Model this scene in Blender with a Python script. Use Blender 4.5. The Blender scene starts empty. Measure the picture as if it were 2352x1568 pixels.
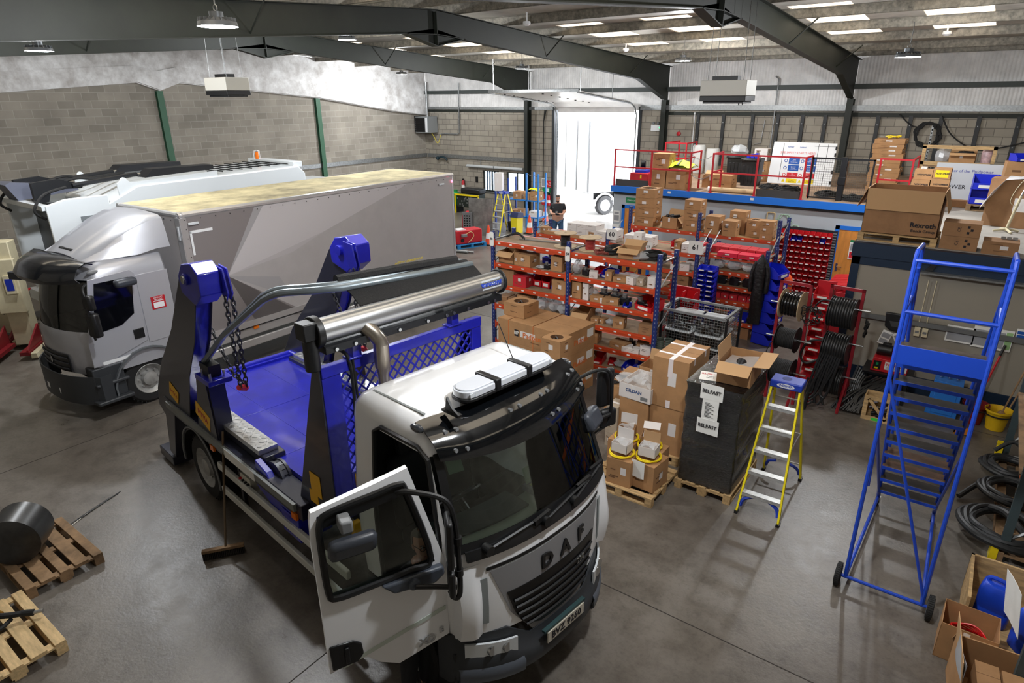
import bpy, math, random
from mathutils import Vector as V, Matrix as MX
random.seed(7)
SC = bpy.context.scene
COL = SC.collection
PI = math.pi
def lin(c):
    return tuple(((v/255)/12.92 if v/255 <= .04045 else ((v/255+.055)/1.055)**2.4) for v in c)+(1,)
# ---------------------------------------------------------------- camera
CAMP = V((24.57, -25.64, 5.2462)); FPX = 1466.68; PITCH = .3646; YAW = -.6378; ROLL = -.0077
cy, sy = math.cos(YAW), math.sin(YAW)
fw = V((sy*math.cos(PITCH), cy*math.cos(PITCH), -math.sin(PITCH)))
rt = V((cy, -sy, 0)); upv = rt.cross(fw)
c_, s_ = math.cos(ROLL), math.sin(ROLL)
rt, upv = c_*rt+s_*upv, -s_*rt+c_*upv
cd = bpy.data.cameras.new('camera'); cam = bpy.data.objects.new('camera', cd); COL.objects.link(cam)
m = MX((rt, upv, -fw)).transposed().to_4x4(); m.translation = CAMP
cam.matrix_world = m
cd.sensor_width = 36; cd.lens = FPX*36/2352; cd.clip_start = .1; cd.clip_end = 200
SC.camera = cam
# ---------------------------------------------------------------- world, exposure
w = bpy.data.worlds.new('world'); SC.world = w; w.use_nodes = True
bg = w.node_tree.nodes['Background']; bg.inputs[0].default_value = lin((236, 242, 250)); bg.inputs[1].default_value = 13
SC.view_settings.view_transform = 'Standard'; SC.view_settings.look = 'None'
SC.view_settings.gamma = 1; SC.view_settings.use_curve_mapping = False
SC.view_settings.exposure = 0.0
LAMP_W = 290.0      # watts of each high bay lamp
SKYLIGHT = 1.7      # brightness of the translucent roof sheets
# ---------------------------------------------------------------- materials
MATS = {}
def mat(name, col, rough=.55, metal=0, var=0, vs=6, bump=0, bs=40, coat=0, emit=0, spec=.5, stretch=None):
    if name in MATS: return MATS[name]
    mt = bpy.data.materials.new(name); mt.use_nodes = True
    nt = mt.node_tree; b = nt.nodes['Principled BSDF']
    b.inputs['Base Color'].default_value = lin(col)
    b.inputs['Roughness'].default_value = rough; b.inputs['Metallic'].default_value = metal
    b.inputs['Coat Weight'].default_value = coat; b.inputs['Coat Roughness'].default_value = .06
    b.inputs['Specular IOR Level'].default_value = spec
    if emit:
        b.inputs['Emission Color'].default_value = lin(col); b.inputs['Emission Strength'].default_value = emit
    if var or bump:
        tc = nt.nodes.new('ShaderNodeTexCoord'); mp = nt.nodes.new('ShaderNodeMapping')
        if stretch: mp.inputs['Scale'].default_value = stretch
        nt.links.new(tc.outputs['Object'], mp.inputs[0])
    if var:
        n = nt.nodes.new('ShaderNodeTexNoise'); n.inputs['Scale'].default_value = vs; n.inputs['Detail'].default_value = 6
        n.inputs['Roughness'].default_value = .65
        nt.links.new(mp.outputs[0], n.inputs['Vector'])
        r = nt.nodes.new('ShaderNodeValToRGB')
        r.color_ramp.elements[0].position = .3; r.color_ramp.elements[1].position = .7
        lo = [max(0, v*(1-var)) for v in col]; hi = [min(255, v*(1+var*.6)) for v in col]
        r.color_ramp.elements[0].color = lin(lo); r.color_ramp.elements[1].color = lin(hi)
        nt.links.new(n.outputs[0], r.inputs[0]); nt.links.new(r.outputs[0], b.inputs['Base Color'])
    if bump:
        n2 = nt.nodes.new('ShaderNodeTexNoise'); n2.inputs['Scale'].default_value = bs; n2.inputs['Detail'].default_value = 4
        nt.links.new(mp.outputs[0], n2.inputs['Vector'])
        bp = nt.nodes.new('ShaderNodeBump'); bp.inputs['Strength'].default_value = bump; bp.inputs['Distance'].default_value = .02
        nt.links.new(n2.outputs[0], bp.inputs['Height']); nt.links.new(bp.outputs[0], b.inputs['Normal'])
    MATS[name] = mt
    return mt
def glassm(name, tint, refl=.12, rough=.02):
    if name in MATS: return MATS[name]
    mt = bpy.data.materials.new(name); mt.use_nodes = True; nt = mt.node_tree
    nt.nodes.remove(nt.nodes['Principled BSDF']); out = nt.nodes['Material Output']
    t = nt.nodes.new('ShaderNodeBsdfTransparent'); t.inputs[0].default_value = lin(tint)
    g = nt.nodes.new('ShaderNodeBsdfGlossy'); g.inputs['Roughness'].default_value = rough
    f = nt.nodes.new('ShaderNodeFresnel'); f.inputs[0].default_value = 1.5
    a = nt.nodes.new('ShaderNodeMath'); a.operation = 'ADD'; a.inputs[1].default_value = refl-.04
    x = nt.nodes.new('ShaderNodeMixShader')
    nt.links.new(f.outputs[0], a.inputs[0]); nt.links.new(a.outputs[0], x.inputs[0])
    nt.links.new(t.outputs[0], x.inputs[1]); nt.links.new(g.outputs[0], x.inputs[2]); nt.links.new(x.outputs[0], out.inputs[0])
    MATS[name] = mt
    return mt
def blocks(name, axis, c1, c2, mortar, bw=.5, bh=.25, ms=.012):
    mt = bpy.data.materials.new(name); mt.use_nodes = True; nt = mt.node_tree; b = nt.nodes['Principled BSDF']
    b.inputs['Roughness'].default_value = .9
    tc = nt.nodes.new('ShaderNodeTexCoord'); sp = nt.nodes.new('ShaderNodeSeparateXYZ'); cb = nt.nodes.new('ShaderNodeCombineXYZ')
    nt.links.new(tc.outputs['Object'], sp.inputs[0])
    nt.links.new(sp.outputs['XY'.index(axis)], cb.inputs[0]); nt.links.new(sp.outputs[2], cb.inputs[1])
    br = nt.nodes.new('ShaderNodeTexBrick')
    br.inputs['Scale'].default_value = 1; br.inputs['Brick Width'].default_value = bw; br.inputs['Row Height'].default_value = bh
    br.inputs['Mortar Size'].default_value = ms; br.inputs['Color1'].default_value = lin(c1); br.inputs['Color2'].default_value = lin(c2)
    br.inputs['Mortar'].default_value = lin(mortar); br.inputs['Bias'].default_value = -.2
    nt.links.new(cb.outputs[0], br.inputs[0])
    n = nt.nodes.new('ShaderNodeTexNoise'); n.inputs['Scale'].default_value = 1.2; n.inputs['Detail'].default_value = 8
    nt.links.new(tc.outputs['Object'], n.inputs['Vector'])
    mx = nt.nodes.new('ShaderNodeMixRGB'); mx.blend_type = 'OVERLAY'; mx.inputs[0].default_value = .35
    nt.links.new(br.outputs[0], mx.inputs[1]); nt.links.new(n.outputs[0], mx.inputs[2]); nt.links.new(mx.outputs[0], b.inputs['Base Color'])
    bp = nt.nodes.new('ShaderNodeBump'); bp.inputs['Strength'].default_value = .5; bp.inputs['Distance'].default_value = .01; bp.invert = True
    nt.links.new(br.outputs[1], bp.inputs['Height']); nt.links.new(bp.outputs[0], b.inputs['Normal'])
    return mt
def floorm():
    mt = bpy.data.materials.new('concrete_floor'); mt.use_nodes = True; nt = mt.node_tree; b = nt.nodes['Principled BSDF']
    tc = nt.nodes.new('ShaderNodeTexCoord')
    def noise(s, d=8, r=.6):
        n = nt.nodes.new('ShaderNodeTexNoise'); n.inputs['Scale'].default_value = s; n.inputs['Detail'].default_value = d; n.inputs['Roughness'].default_value = r
        nt.links.new(tc.outputs['Object'], n.inputs['Vector']); return n
    a = noise(.5); r1 = nt.nodes.new('ShaderNodeValToRGB')
    r1.color_ramp.elements[0].position = .33; r1.color_ramp.elements[1].position = .68
    r1.color_ramp.elements[0].color = lin((94, 87, 80)); r1.color_ramp.elements[1].color = lin((124, 118, 110))
    nt.links.new(a.outputs[0], r1.inputs[0])
    s = noise(3.2, 10, .72); r2 = nt.nodes.new('ShaderNodeValToRGB')
    r2.color_ramp.elements[0].position = .36; r2.color_ramp.elements[1].position = .55
    r2.color_ramp.elements[0].color = (.45, .43, .41, 1); r2.color_ramp.elements[1].color = (1, 1, 1, 1)
    nt.links.new(s.outputs[0], r2.inputs[0])
    mx = nt.nodes.new('ShaderNodeMixRGB'); mx.blend_type = 'MULTIPLY'; mx.inputs[0].default_value = .6
    nt.links.new(r1.outputs[0], mx.inputs[1]); nt.links.new(r2.outputs[0], mx.inputs[2])
    f = noise(22, 6, .7); r3 = nt.nodes.new('ShaderNodeValToRGB')
    r3.color_ramp.elements[0].position = .3; r3.color_ramp.elements[1].position = .5
    r3.color_ramp.elements[0].color = (.5, .5, .5, 1); r3.color_ramp.elements[1].color = (1, 1, 1, 1)
    nt.links.new(f.outputs[0], r3.inputs[0])
    m2 = nt.nodes.new('ShaderNodeMixRGB'); m2.blend_type = 'MULTIPLY'; m2.inputs[0].default_value = .45
    nt.links.new(mx.outputs[0], m2.inputs[1]); nt.links.new(r3.outputs[0], m2.inputs[2]); nt.links.new(m2.outputs[0], b.inputs['Base Color'])
    rr = nt.nodes.new('ShaderNodeMapRange'); rr.inputs[3].default_value = .16; rr.inputs[4].default_value = .5
    nt.links.new(s.outputs[0], rr.inputs[0]); nt.links.new(rr.outputs[0], b.inputs['Roughness'])
    bp = nt.nodes.new('ShaderNodeBump'); bp.inputs['Strength'].default_value = .25; bp.inputs['Distance'].default_value = .01
    nt.links.new(f.outputs[0], bp.inputs['Height']); nt.links.new(bp.outputs[0], b.inputs['Normal'])
    return mt
# ---------------------------------------------------------------- mesh gathering
def rot(ax, a): return MX.Rotation(a, 3, ax)
class G:
    def __init__(s): s.v = []; s.f = []; s.m = []; s.mi = 0; s.T = None
    def add(s, vs, fs, m=None):
        n = len(s.v); T = s.T
        s.v += [tuple(T @ V(p)) if T else tuple(p) for p in vs]
        s.f += [tuple(i+n for i in f) for f in fs]; s.m += [s.mi if m is None else m]*len(fs); return s
    def box(s, c, d, r=None, m=None, top=None):
        x, y, z = d[0]/2, d[1]/2, d[2]/2; t = top or (1, 1)
        p = [V((a*x*(t[0] if e > 0 else 1), b*y*(t[1] if e > 0 else 1), e*z)) for e in (-1, 1) for a, b in ((-1, -1), (1, -1), (1, 1), (-1, 1))]
        if r is not None: p = [r @ q for q in p]
        return s.add([V(c)+q for q in p], [(3, 2, 1, 0), (4, 5, 6, 7), (0, 1, 5, 4), (1, 2, 6, 5), (2, 3, 7, 6), (3, 0, 4, 7)], m)
    def bb(s, a, b, m=None):
        return s.box([(a[i]+b[i])/2 for i in range(3)], [abs(b[i]-a[i]) for i in range(3)], None, m)
    def ring(s, c, d, r, n, u=None):
        d = V(d).normalized()
        u = V(u) if u is not None else (V((0, 0, 1)) if abs(d.z) < .9 else V((1, 0, 0)))
        a = d.cross(u).normalized(); b = d.cross(a)
        return [V(c)+r*(math.cos(2*PI*i/n)*a+math.sin(2*PI*i/n)*b) for i in range(n)]
    def cyl(s, p, q, r, r2=None, n=16, m=None, cap=True):
        d = V(q)-V(p); A = s.ring(p, d, r, n); B = s.ring(q, d, r if r2 is None else r2, n)
        f = [(i, (i+1) % n, n+(i+1) % n, n+i) for i in range(n)]
        if cap: f += [tuple(range(n-1, -1, -1)), tuple(range(n, 2*n))]
        return s.add(A+B, f, m)
    def tube(s, pts, r, n=8, closed=False, m=None, cap=True):
        P = [V(p) for p in pts]; k = len(P); vs = []; ref = None
        for i in range(k):
            a = P[i-1] if (i or closed) else P[i]; b = P[(i+1) % k] if (i < k-1 or closed) else P[i]
            d = (b-a).normalized()
            if ref is None: ref = V((0, 0, 1)) if abs(d.z) < .9 else V((1, 0, 0))
            e = (ref-d*ref.dot(d)); e = e.normalized() if e.length > 1e-5 else d.orthogonal().normalized()
            ref = e; g = d.cross(e)
            rr = r[i] if isinstance(r, (list, tuple)) else r
            vs += [P[i]+rr*(math.cos(2*PI*j/n)*e+math.sin(2*PI*j/n)*g) for j in range(n)]
        f = []
        for i in range(k if closed else k-1):
            o = i*n; q = ((i+1) % k)*n
            f += [(o+j, o+(j+1) % n, q+(j+1) % n, q+j) for j in range(n)]
        if cap and not closed: f += [tuple(range(n-1, -1, -1)), tuple(range((k-1)*n, k*n))]
        return s.add(vs, f, m)
    def coil(s, c, R, r, turns, pitch=0, ax=2, n=7, seg=28, jit=0, m=None):
        pts = []
        for i in range(int(turns*seg)+1):
            a = 2*PI*i/seg; j = R+jit*math.sin(i*1.7+R*40)*.5+jit*math.sin(i*.37)
            p = [j*math.cos(a), j*math.sin(a), pitch*i/seg+jit*.3*math.sin(i*.9)]
            if ax == 0: p = [p[2], p[0], p[1]]
            if ax == 1: p = [p[0], p[2], p[1]]
            pts.append(V(c)+V(p))
        return s.tube(pts, r, n, m=m)
    def prism(s, poly, ax, a, b, m=None):
        k = len(poly)
        def P(u, v, w): return {0: (w, u, v), 1: (u, w, v), 2: (u, v, w)}[ax]
        vs = [P(u, v, a) for u, v in poly]+[P(u, v, b) for u, v in poly]
        f = [tuple(range(k-1, -1, -1)), tuple(range(k, 2*k))]+[(i, (i+1) % k, k+(i+1) % k, k+i) for i in range(k)]
        return s.add(vs, f, m)
    def lathe(s, prof, c=(0, 0, 0), n=24, m=None, cap=True):
        vs = []; k = len(prof)
        for r, z in prof: vs += [V(c)+V((r*math.cos(2*PI*j/n), r*math.sin(2*PI*j/n), z)) for j in range(n)]
        f = [(i*n+j, i*n+(j+1) % n, (i+1)*n+(j+1) % n, (i+1)*n+j) for i in range(k-1) for j in range(n)]
        if cap: f += [tuple(range(n-1, -1, -1)), tuple(range((k-1)*n, k*n))]
        return s.add(vs, f, m)
    def quad(s, a, b, c, d, m=None): return s.add([a, b, c, d], [(0, 1, 2, 3)], m)
    def grid(s, rows, m=None, closed=False, skip=None, cap=False):
        R, C = len(rows), len(rows[0]); vs = [p for r in rows for p in r]; f = []
        for i in range(R-1):
            for j in range(C if closed else C-1):
                if skip and skip(i, j): continue
                f.append((i*C+j, i*C+(j+1) % C, (i+1)*C+(j+1) % C, (i+1)*C+j))
        if cap: f += [tuple(range(C-1, -1, -1)), tuple(range((R-1)*C, R*C))]
        return s.add(vs, f, m)
    def ball(s, c, r, n=12, k=8, m=None, sc=(1, 1, 1)):
        rows = [[V(c)+V((sc[0]*r*math.sin(PI*i/k)*math.cos(2*PI*j/n), sc[1]*r*math.sin(PI*i/k)*math.sin(2*PI*j/n), sc[2]*r*math.cos(PI*i/k))) for j in range(n)] for i in range(k+1)]
        return s.grid(rows, m, closed=True)
    def plate(s, rows, th, m=None):
        """thin closed sheet from a grid of points, thickened along -normal"""
        R, C = len(rows), len(rows[0]); low = []
        for i in range(R):
            L = []
            for j in range(C):
                du = V(rows[i][min(j+1, C-1)])-V(rows[i][max(j-1, 0)]); dv = V(rows[min(i+1, R-1)][j])-V(rows[max(i-1, 0)][j])
                nn = du.cross(dv); nn = nn.normalized() if nn.length > 1e-9 else V((0, 0, 1))
                L.append(V(rows[i][j])-nn*th)
            low.append(L)
        s.grid(rows, m); s.grid([r[::-1] for r in low], m)
        e = [(rows[0][j], low[0][j]) for j in range(C)]+[(rows[i][C-1], low[i][C-1]) for i in range(1, R)]+[(rows[R-1][j], low[R-1][j]) for j in range(C-2, -1, -1)]+[(rows[i][0], low[i][0]) for i in range(R-2, -1, -1)]
        s.grid([[p for p, q in e], [q for p, q in e]], m); return s
    def text(s, body, size, M4, m=None, depth=.002, al='CENTER', bold=0):
        cu = bpy.data.curves.new('t', 'FONT'); cu.body = body; cu.size = size; cu.extrude = depth; cu.align_x = al; cu.align_y = 'CENTER'
        cu.resolution_u = 2; cu.offset = bold
        ob = bpy.data.objects.new('t', cu); me = bpy.data.meshes.new_from_object(ob)
        vs = [M4 @ v.co for v in me.vertices]; fs = [tuple(p.vertices) for p in me.polygons]
        bpy.data.objects.remove(ob); bpy.data.curves.remove(cu); bpy.data.meshes.remove(me)
        return s.add(vs, fs, m)
    def build(s, name, mats, parent=None, bev=0, smooth=35, loc=None, rz=None):
        me = bpy.data.meshes.new(name); me.from_pydata(s.v, [], s.f)
        if not isinstance(mats, (list, tuple)): mats = [mats]
        for q in mats: me.materials.append(q)
        me.polygons.foreach_set('material_index', s.m); me.update()
        if smooth:
            me.shade_smooth()
            try: me.set_sharp_from_angle(angle=math.radians(smooth))
            except Exception: pass
        o = bpy.data.objects.new(name, me); COL.objects.link(o)
        if parent: o.parent = parent
        if loc: o.location = loc
        if rz is not None: o.rotation_euler[2] = rz
        if bev:
            b = o.modifiers.new('bevel', 'BEVEL'); b.width = bev; b.segments = 2; b.limit_method = 'ANGLE'; b.angle_limit = math.radians(40)
        return o
def frame4(o, x, y):
    """4x4 placing text: origin o, reading direction x, up direction y"""
    x = V(x).normalized(); y = V(y); y = (y-x*y.dot(x)).normalized(); z = x.cross(y)
    M = MX((x, y, z)).transposed().to_4x4(); M.translation = V(o); return M
def tag(o, label, cat, group=None, kind=None):
    o['label'] = label; o['category'] = cat
    if group: o['group'] = group
    if kind: o['kind'] = kind
    return o
def thing(name, label, cat, loc=(0, 0, 0), rz=0, group=None):
    o = bpy.data.objects.new(name, None); o.empty_display_size = .1; COL.objects.link(o)
    o.location = loc; o.rotation_euler[2] = rz
    return tag(o, label, cat, group)
def struct(o): o['kind'] = 'structure'; return o
KIDS = {}
def dup(o, loc=None, rz=None, label=None, group=None, parent=None):
    c = o.copy(); COL.objects.link(c)
    if parent: c.parent = parent
    if loc is not None: c.location = loc
    if rz is not None: c.rotation_euler[2] = rz
    if label: c['label'] = label
    if group: c['group'] = group
    for k in [k for k in bpy.data.objects if k.parent == o]: dup(k, parent=c)
    return c
def smooth_pts(pts, n=6, closed=False):
    P = [V(p) for p in pts]; k = len(P); out = []
    for i in range(k if closed else k-1):
        a = P[(i-1) % k] if (closed or i) else P[i]; b = P[i]; c = P[(i+1) % k]; d = P[(i+2) % k] if (closed or i+2 < k) else c
        for j in range(n):
            t = j/n
            out.append(.5*((2*b)+(c-a)*t+(2*a-5*b+4*c-d)*t*t+(3*b-a-3*c+d)*t**3))
    if not closed: out.append(P[-1])
    return out
def rrect(w, d, r, n=4):
    """rounded rectangle outline, ccw"""
    p = []
    for cx, cy_, a in ((w/2-r, d/2-r, 0), (-w/2+r, d/2-r, 90), (-w/2+r, -d/2+r, 180), (w/2-r, -d/2+r, 270)):
        for i in range(n+1):
            t = math.radians(a+90*i/n); p.append((cx+r*math.cos(t), cy_+r*math.sin(t)))
    return p
# ---------------------------------------------------------------- shared materials
M_floor = floorm()
M_green = mat('green_steel', (24, 29, 21), .6, var=.2, vs=3)
M_purlin = mat('galvanised_purlin', (128, 122, 110), .55, .3, var=.3, vs=9)
M_galv = mat('galvanised', (150, 152, 152), .4, .7, var=.15, vs=14)
M_white = mat('white_paint', (232, 234, 236), .4)
M_black = mat('black_plastic', (20, 21, 23), .45)
M_rubber = mat('rubber', (22, 22, 23), .75)
M_blackm = mat('black_metal', (26, 28, 32), .4, .2)
M_card = mat('cardboard', (172, 130, 88), .85, var=.08, vs=3)
M_card2 = mat('dull_cardboard', (150, 112, 78), .88, var=.1, vs=3)
M_cardin = mat('inner_cardboard', (188, 150, 108), .88)
M_tape = mat('white_tape', (226, 222, 220), .4)
M_paper = mat('paper', (232, 232, 228), .8)
M_ink = mat('dark_ink', (30, 28, 34), .8)
M_ply = mat('plywood', (178, 146, 104), .75, var=.15, vs=4, stretch=(1, 6, 6))
M_wood = mat('pallet_wood', (188, 156, 110), .8, var=.2, vs=5, stretch=(1, 5, 5))
M_wood2 = mat('dull_wood', (140, 112, 82), .85, var=.25, vs=5)
M_orange = mat('orange_beam', (196, 70, 32), .5)
M_upr = mat('blue_upright', (28, 46, 110), .5)
M_blue = mat('blue_bin', (22, 40, 190), .4)
M_red = mat('red_bin', (196, 20, 30), .42)
M_redp = mat('red_paint', (186, 24, 38), .45)
M_yell = mat('yellow_paint', (236, 208, 20), .45)
M_alu = mat('aluminium', (190, 192, 194), .35, .8)
M_steel = mat('bright_steel', (205, 208, 210), .22, 1)
M_clearbag = mat('clear_polythene', (222, 226, 230), .22); M_clearbag.node_tree.nodes['Principled BSDF'].inputs['Alpha'].default_value = .42
M_grey = mat('grey_plastic', (120, 122, 124), .5)
M_dark = mat('dark_void', (12, 12, 13), .9)
# ---------------------------------------------------------------- building shell
LX, LY = 31.0, -27.4
def zs(y): return 6.55-.0593*y if y > -13.5 else 6.55-.0593*(-27-y)
g = G(); g.bb((-.2, LY, -.3), (LX, 0, 0)); struct(g.build('floor', M_floor))
# expansion joints cut in the floor
g = G()
for x in (6.7, 13.4, 20.1, 26.8): g.bb((x-.006, LY, .0005), (x+.006, -.05, .002))
for y in (-6.7, -13.5, -20.3): g.bb((0, y-.006, .0005), (LX, y+.006, .002))
struct(g.build('floor_joint_line', mat('joint', (58, 54, 50), .9), smooth=0))
MB_g = blocks('block_gable', 'Y', (160, 153, 142), (138, 132, 122), (170, 164, 154))
MB_f = blocks('block_far', 'X', (160, 153, 140), (144, 137, 126), (118, 112, 104))
g = G(); g.prism([(0, 0), (0, 6.5), (-13.5, 7.3), (LY, 6.5), (LY, 0)], 0, -.25, 0); struct(g.build('wall_gable', MB_g, smooth=0))
low = [(0, 4.42), (-2.4, 4.66), (-6.7, 5.28), (-12.75, 5.82), (-13.5, 5.56), (-14.25, 5.82), (-18.2, 5.5), (-20.3, 5.28), (-24.6, 4.66), (LY, 4.4)]
g = G(); g.prism(low+[(y, zs(y)-.05) for y in (LY, -20, -13.5, -7, 0)], 0, 0, .16)
g.prism([(y, z+.03) for y, z in low]+[(y, zs(y)*.35+z0*.65+.02) for (y, z0) in low[::-1]], 0, .16, .24)
M_conc = mat('painted_concrete', (244, 238, 234), .85, var=.22, vs=2.2, bump=.35, bs=9)
struct(g.build('beam_gable', M_conc, smooth=20))
for i, (y, z) in enumerate(((-13.5, 5.56), (-6.73, 5.28), (-20.3, 5.28))):
    g = G(); g.bb((0, y-.11, 0), (.03, y+.11, z)); g.bb((.03, y-.01, 0), (.12, y+.01, z)); g.bb((.12, y-.11, 0), (.14, y+.11, z))
    struct(g.build('gable_column', mat('green_post', (62, 104, 80), .55), smooth=0))
# far wall: block below, white cladding above, doorway between the first two columns
g = G()
for a, b, c, d in ((0, 3.8, 0, 4.72), (6.5, 8.07, 0, 4.76), (12.21, LX, 0, 4.72), (3.8, 6.5, 0, .85), (3.8, 6.5, 1.86, 4.72), (4.85, 5.3, .85, 1.86)):
    g.bb((a, 0, c), (b, .25, d))
struct(g.build('wall_far', MB_f, smooth=0))
def cladm():
    mt = mat('white_cladding', (226, 224, 222), .5, var=.1, vs=2); nt = mt.node_tree
    tc = nt.nodes.new('ShaderNodeTexCoord'); wv = nt.nodes.new('ShaderNodeTexWave'); wv.inputs['Scale'].default_value = 3
    nt.links.new(tc.outputs['Object'], wv.inputs[0])
    bp = nt.nodes.new('ShaderNodeBump'); bp.inputs['Strength'].default_value = .35; bp.inputs['Distance'].default_value = .02
    nt.links.new(wv.outputs[1], bp.inputs['Height']); nt.links.new(bp.outputs[0], nt.nodes['Principled BSDF'].inputs['Normal'])
    return mt
M_clad = cladm()
g = G(); g.bb((0, .05, 4.72), (LX, .2, 6.6)); struct(g.build('wall_cladding', M_clad, smooth=0))
M_rail = mat('dark_rail', (58, 64, 62), .6)
g = G(); g.bb((0, -.1, 5.44), (LX, .05, 5.6)); struct(g.build('trim_1', M_rail, smooth=0))
g = G(); g.bb((0, -.08, 4.72), (8, .05, 4.84)); g.bb((12.3, -.14, 4.74), (LX, .05, 4.92)); struct(g.build('trim_2', M_galv, smooth=0))
g = G(); g.bb((0, -.05, 4.6), (6.5, 0, 4.7)); g.bb((13.5, -.05, 4.55), (LX, 0, 4.68)); struct(g.build('trim_3', M_green, smooth=0))
g = G(); g.bb((.15, -.06, 2.36), (6.5, 0, 2.54)); g.bb((0, -20, 2.36), (.06, 0, 2.54)); struct(g.build('trim_4', M_galv, smooth=0))
for px in (14.75, 15.75, 16.85, 17.75, 18.6, 19.35, 21.0, 21.95, 22.8, 23.8, 24.8):
    g = G(); g.bb((px-.06, -.08, 2.7), (px+.06, 0, 4.6), 0)
    for z in (3.0, 3.7, 4.3): g.box((px, -.085, z), (.03, .01, .03), m=1)
    struct(g.build('wall_stud_trim', [mat('stud_steel', (40, 42, 44), .55), M_galv], smooth=0))
# unseen walls that close the hall
g = G(); g.bb((LX, LY, 0), (LX+.2, .2, 7.4)); struct(g.build('wall_right', MB_g, smooth=0))
g = G(); g.bb((-.2, LY-.2, 0), (LX, LY, 7.4)); struct(g.build('wall_near', MB_f, smooth=0))
# roof sheets with translucent strips
M_roof = mat('roof_liner', (176, 172, 164), .6, var=.12, vs=1.5)
strips = [(4.35, 5.7), (8.0, 9.4), (13.95, 15.3), (16.45, 17.75), (20.05, 21.35), (22.52, 23.82), (26.6, 27.9)]
def slab(g, x0, x1, y0, y1, th=.06, dz=0, m=None):
    g.add([(x0, y0, zs(y0)+dz), (x1, y0, zs(y0)+dz), (x1, y1, zs(y1)+dz), (x0, y1, zs(y1)+dz),
           (x0, y0, zs(y0)+th+dz), (x1, y0, zs(y0)+th+dz), (x1, y1, zs(y1)+th+dz), (x0, y1, zs(y1)+th+dz)],
          [(0, 1, 2, 3)[::-1], (4, 5, 6, 7), (0, 1, 5, 4), (1, 2, 6, 5), (2, 3, 7, 6), (3, 0, 4, 7)], m)
g = G()
SY = ((-9.2, -2.9), (-22.5, -15.6))
for y0, y1, sl in ((-13.5, .3, SY[0]), (-27.5, -13.5, SY[1])):
    slab(g, -.3, LX, y0, sl[0]); slab(g, -.3, LX, sl[1], y1)
    xs = [-.3]+[v for s in strips for v in s]+[LX]
    for a, b in zip(xs[::2], xs[1::2]): slab(g, a, b, sl[0], sl[1])
struct(g.build('ceiling', M_roof, smooth=0))
M_sky = mat('translucent_sheet', (255, 240, 216), .5, emit=SKYLIGHT)
k = 3
for sl in SY:  # near slope strips past the left bays are unseen, added to brighten walls
    for a, b in strips:
        g = G(); slab(g, a, b, sl[0], sl[1], .02, .02); struct(g.build('window_%d' % k, M_sky, smooth=0)); k += 1
# purlins
for y in (-1.1, -2.3, -4.5, -6.65, -8.8, -10.9, -12.8, -14.2, -16.2, -18.3, -20.4, -22.6, -24.8):
    z = zs(y); g = G(); g.bb((0, y-.03, z-.2), (LX, y-.02, z)); g.bb((0, y-.03, z-.205), (LX, y+.05, z-.195)); g.bb((0, y-.09, z-.01), (LX, y-.03, z))
    struct(g.build('roof_purlin_beam', M_purlin, smooth=0))
# portal frames
def frame(x):
    def zt(y): return zs(y)-.2
    g = G()
    for sgn in (1, -1):
        f = lambda y: y if sgn > 0 else -27-y
        top = [(-13.5, zt(-13.5)), (0, zt(0))]
        bot = [(0, 5.1), (-.35, 5.13), (-2.75, 5.84), (-12.6, 6.58), (-13.5, 6.62)]
        poly = [(f(y), z) for y, z in top+bot]
        g.prism(poly if sgn > 0 else poly[::-1], 0, x-.006, x+.006)
        for (ya, za), (yb, zb) in zip(bot[1:-1], bot[2:]):
            P = lambda y, z, dx, dz: (x+dx, f(y), z+dz)
            g.add([P(ya, za, -.1, 0), P(ya, za, .1, 0), P(yb, zb, .1, 0), P(yb, zb, -.1, 0), P(ya, za, -.1, .015), P(ya, za, .1, .015), P(yb, zb, .1, .015), P(yb, zb, -.1, .015)],
                  [(3, 2, 1, 0), (4, 5, 6, 7), (0, 1, 5, 4), (1, 2, 6, 5), (2, 3, 7, 6), (3, 0, 4, 7)])
        (ya, za), (yb, zb) = top
        g.add([(x-.1, f(ya), za-.015), (x+.1, f(ya), za-.015), (x+.1, f(yb), zb-.015), (x-.1, f(yb), zb-.015), (x-.1, f(ya), za), (x+.1, f(ya), za), (x+.1, f(yb), zb), (x-.1, f(yb), zb)],
              [(3, 2, 1, 0), (4, 5, 6, 7), (0, 1, 5, 4), (1, 2, 6, 5), (2, 3, 7, 6), (3, 0, 4, 7)])
        # column below the haunch
        yc = -.2 if sgn > 0 else -26.8
        g.bb((x-.1, yc-.16, 0), (x+.1, yc-.145, 5.12)); g.bb((x-.1, yc+.145, 0), (x+.1, yc+.16, 5.12)); g.bb((x-.006, yc-.145, 0), (x+.006, yc+.145, 5.2))
    # apex haunch
    g.prism([(-14.5, 6.6), (-13.5, 6.38), (-12.5, 6.6), (-13.5, 6.75)], 0, x-.006, x+.006)
    for e in (1, -1):
        g.add([(x-.1, -13.5+e, 6.58), (x+.1, -13.5+e, 6.58), (x+.1, -13.5, 6.37), (x-.1, -13.5, 6.37), (x-.1, -13.5+e, 6.6), (x+.1, -13.5+e, 6.6), (x+.1, -13.5, 6.39), (x-.1, -13.5, 6.39)],
              [(3, 2, 1, 0), (4, 5, 6, 7), (0, 1, 5, 4), (1, 2, 6, 5), (2, 3, 7, 6), (3, 0, 4, 7)])
    g.bb((x-.1, -13.512, 6.4), (x+.1, -13.488, 7.1))
    for y in (-3.4, -8.8, -18.3, -22.6):   # knee braces to the purlins
        g.tube([(x, y, zs(y)-.72), (x+.62, y, zs(y)-.16)], .018, 4)
    struct(g.build('portal_frame_beam', M_green, smooth=0))
for i in (1, 2, 3, 4): frame(6.7*i)
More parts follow.
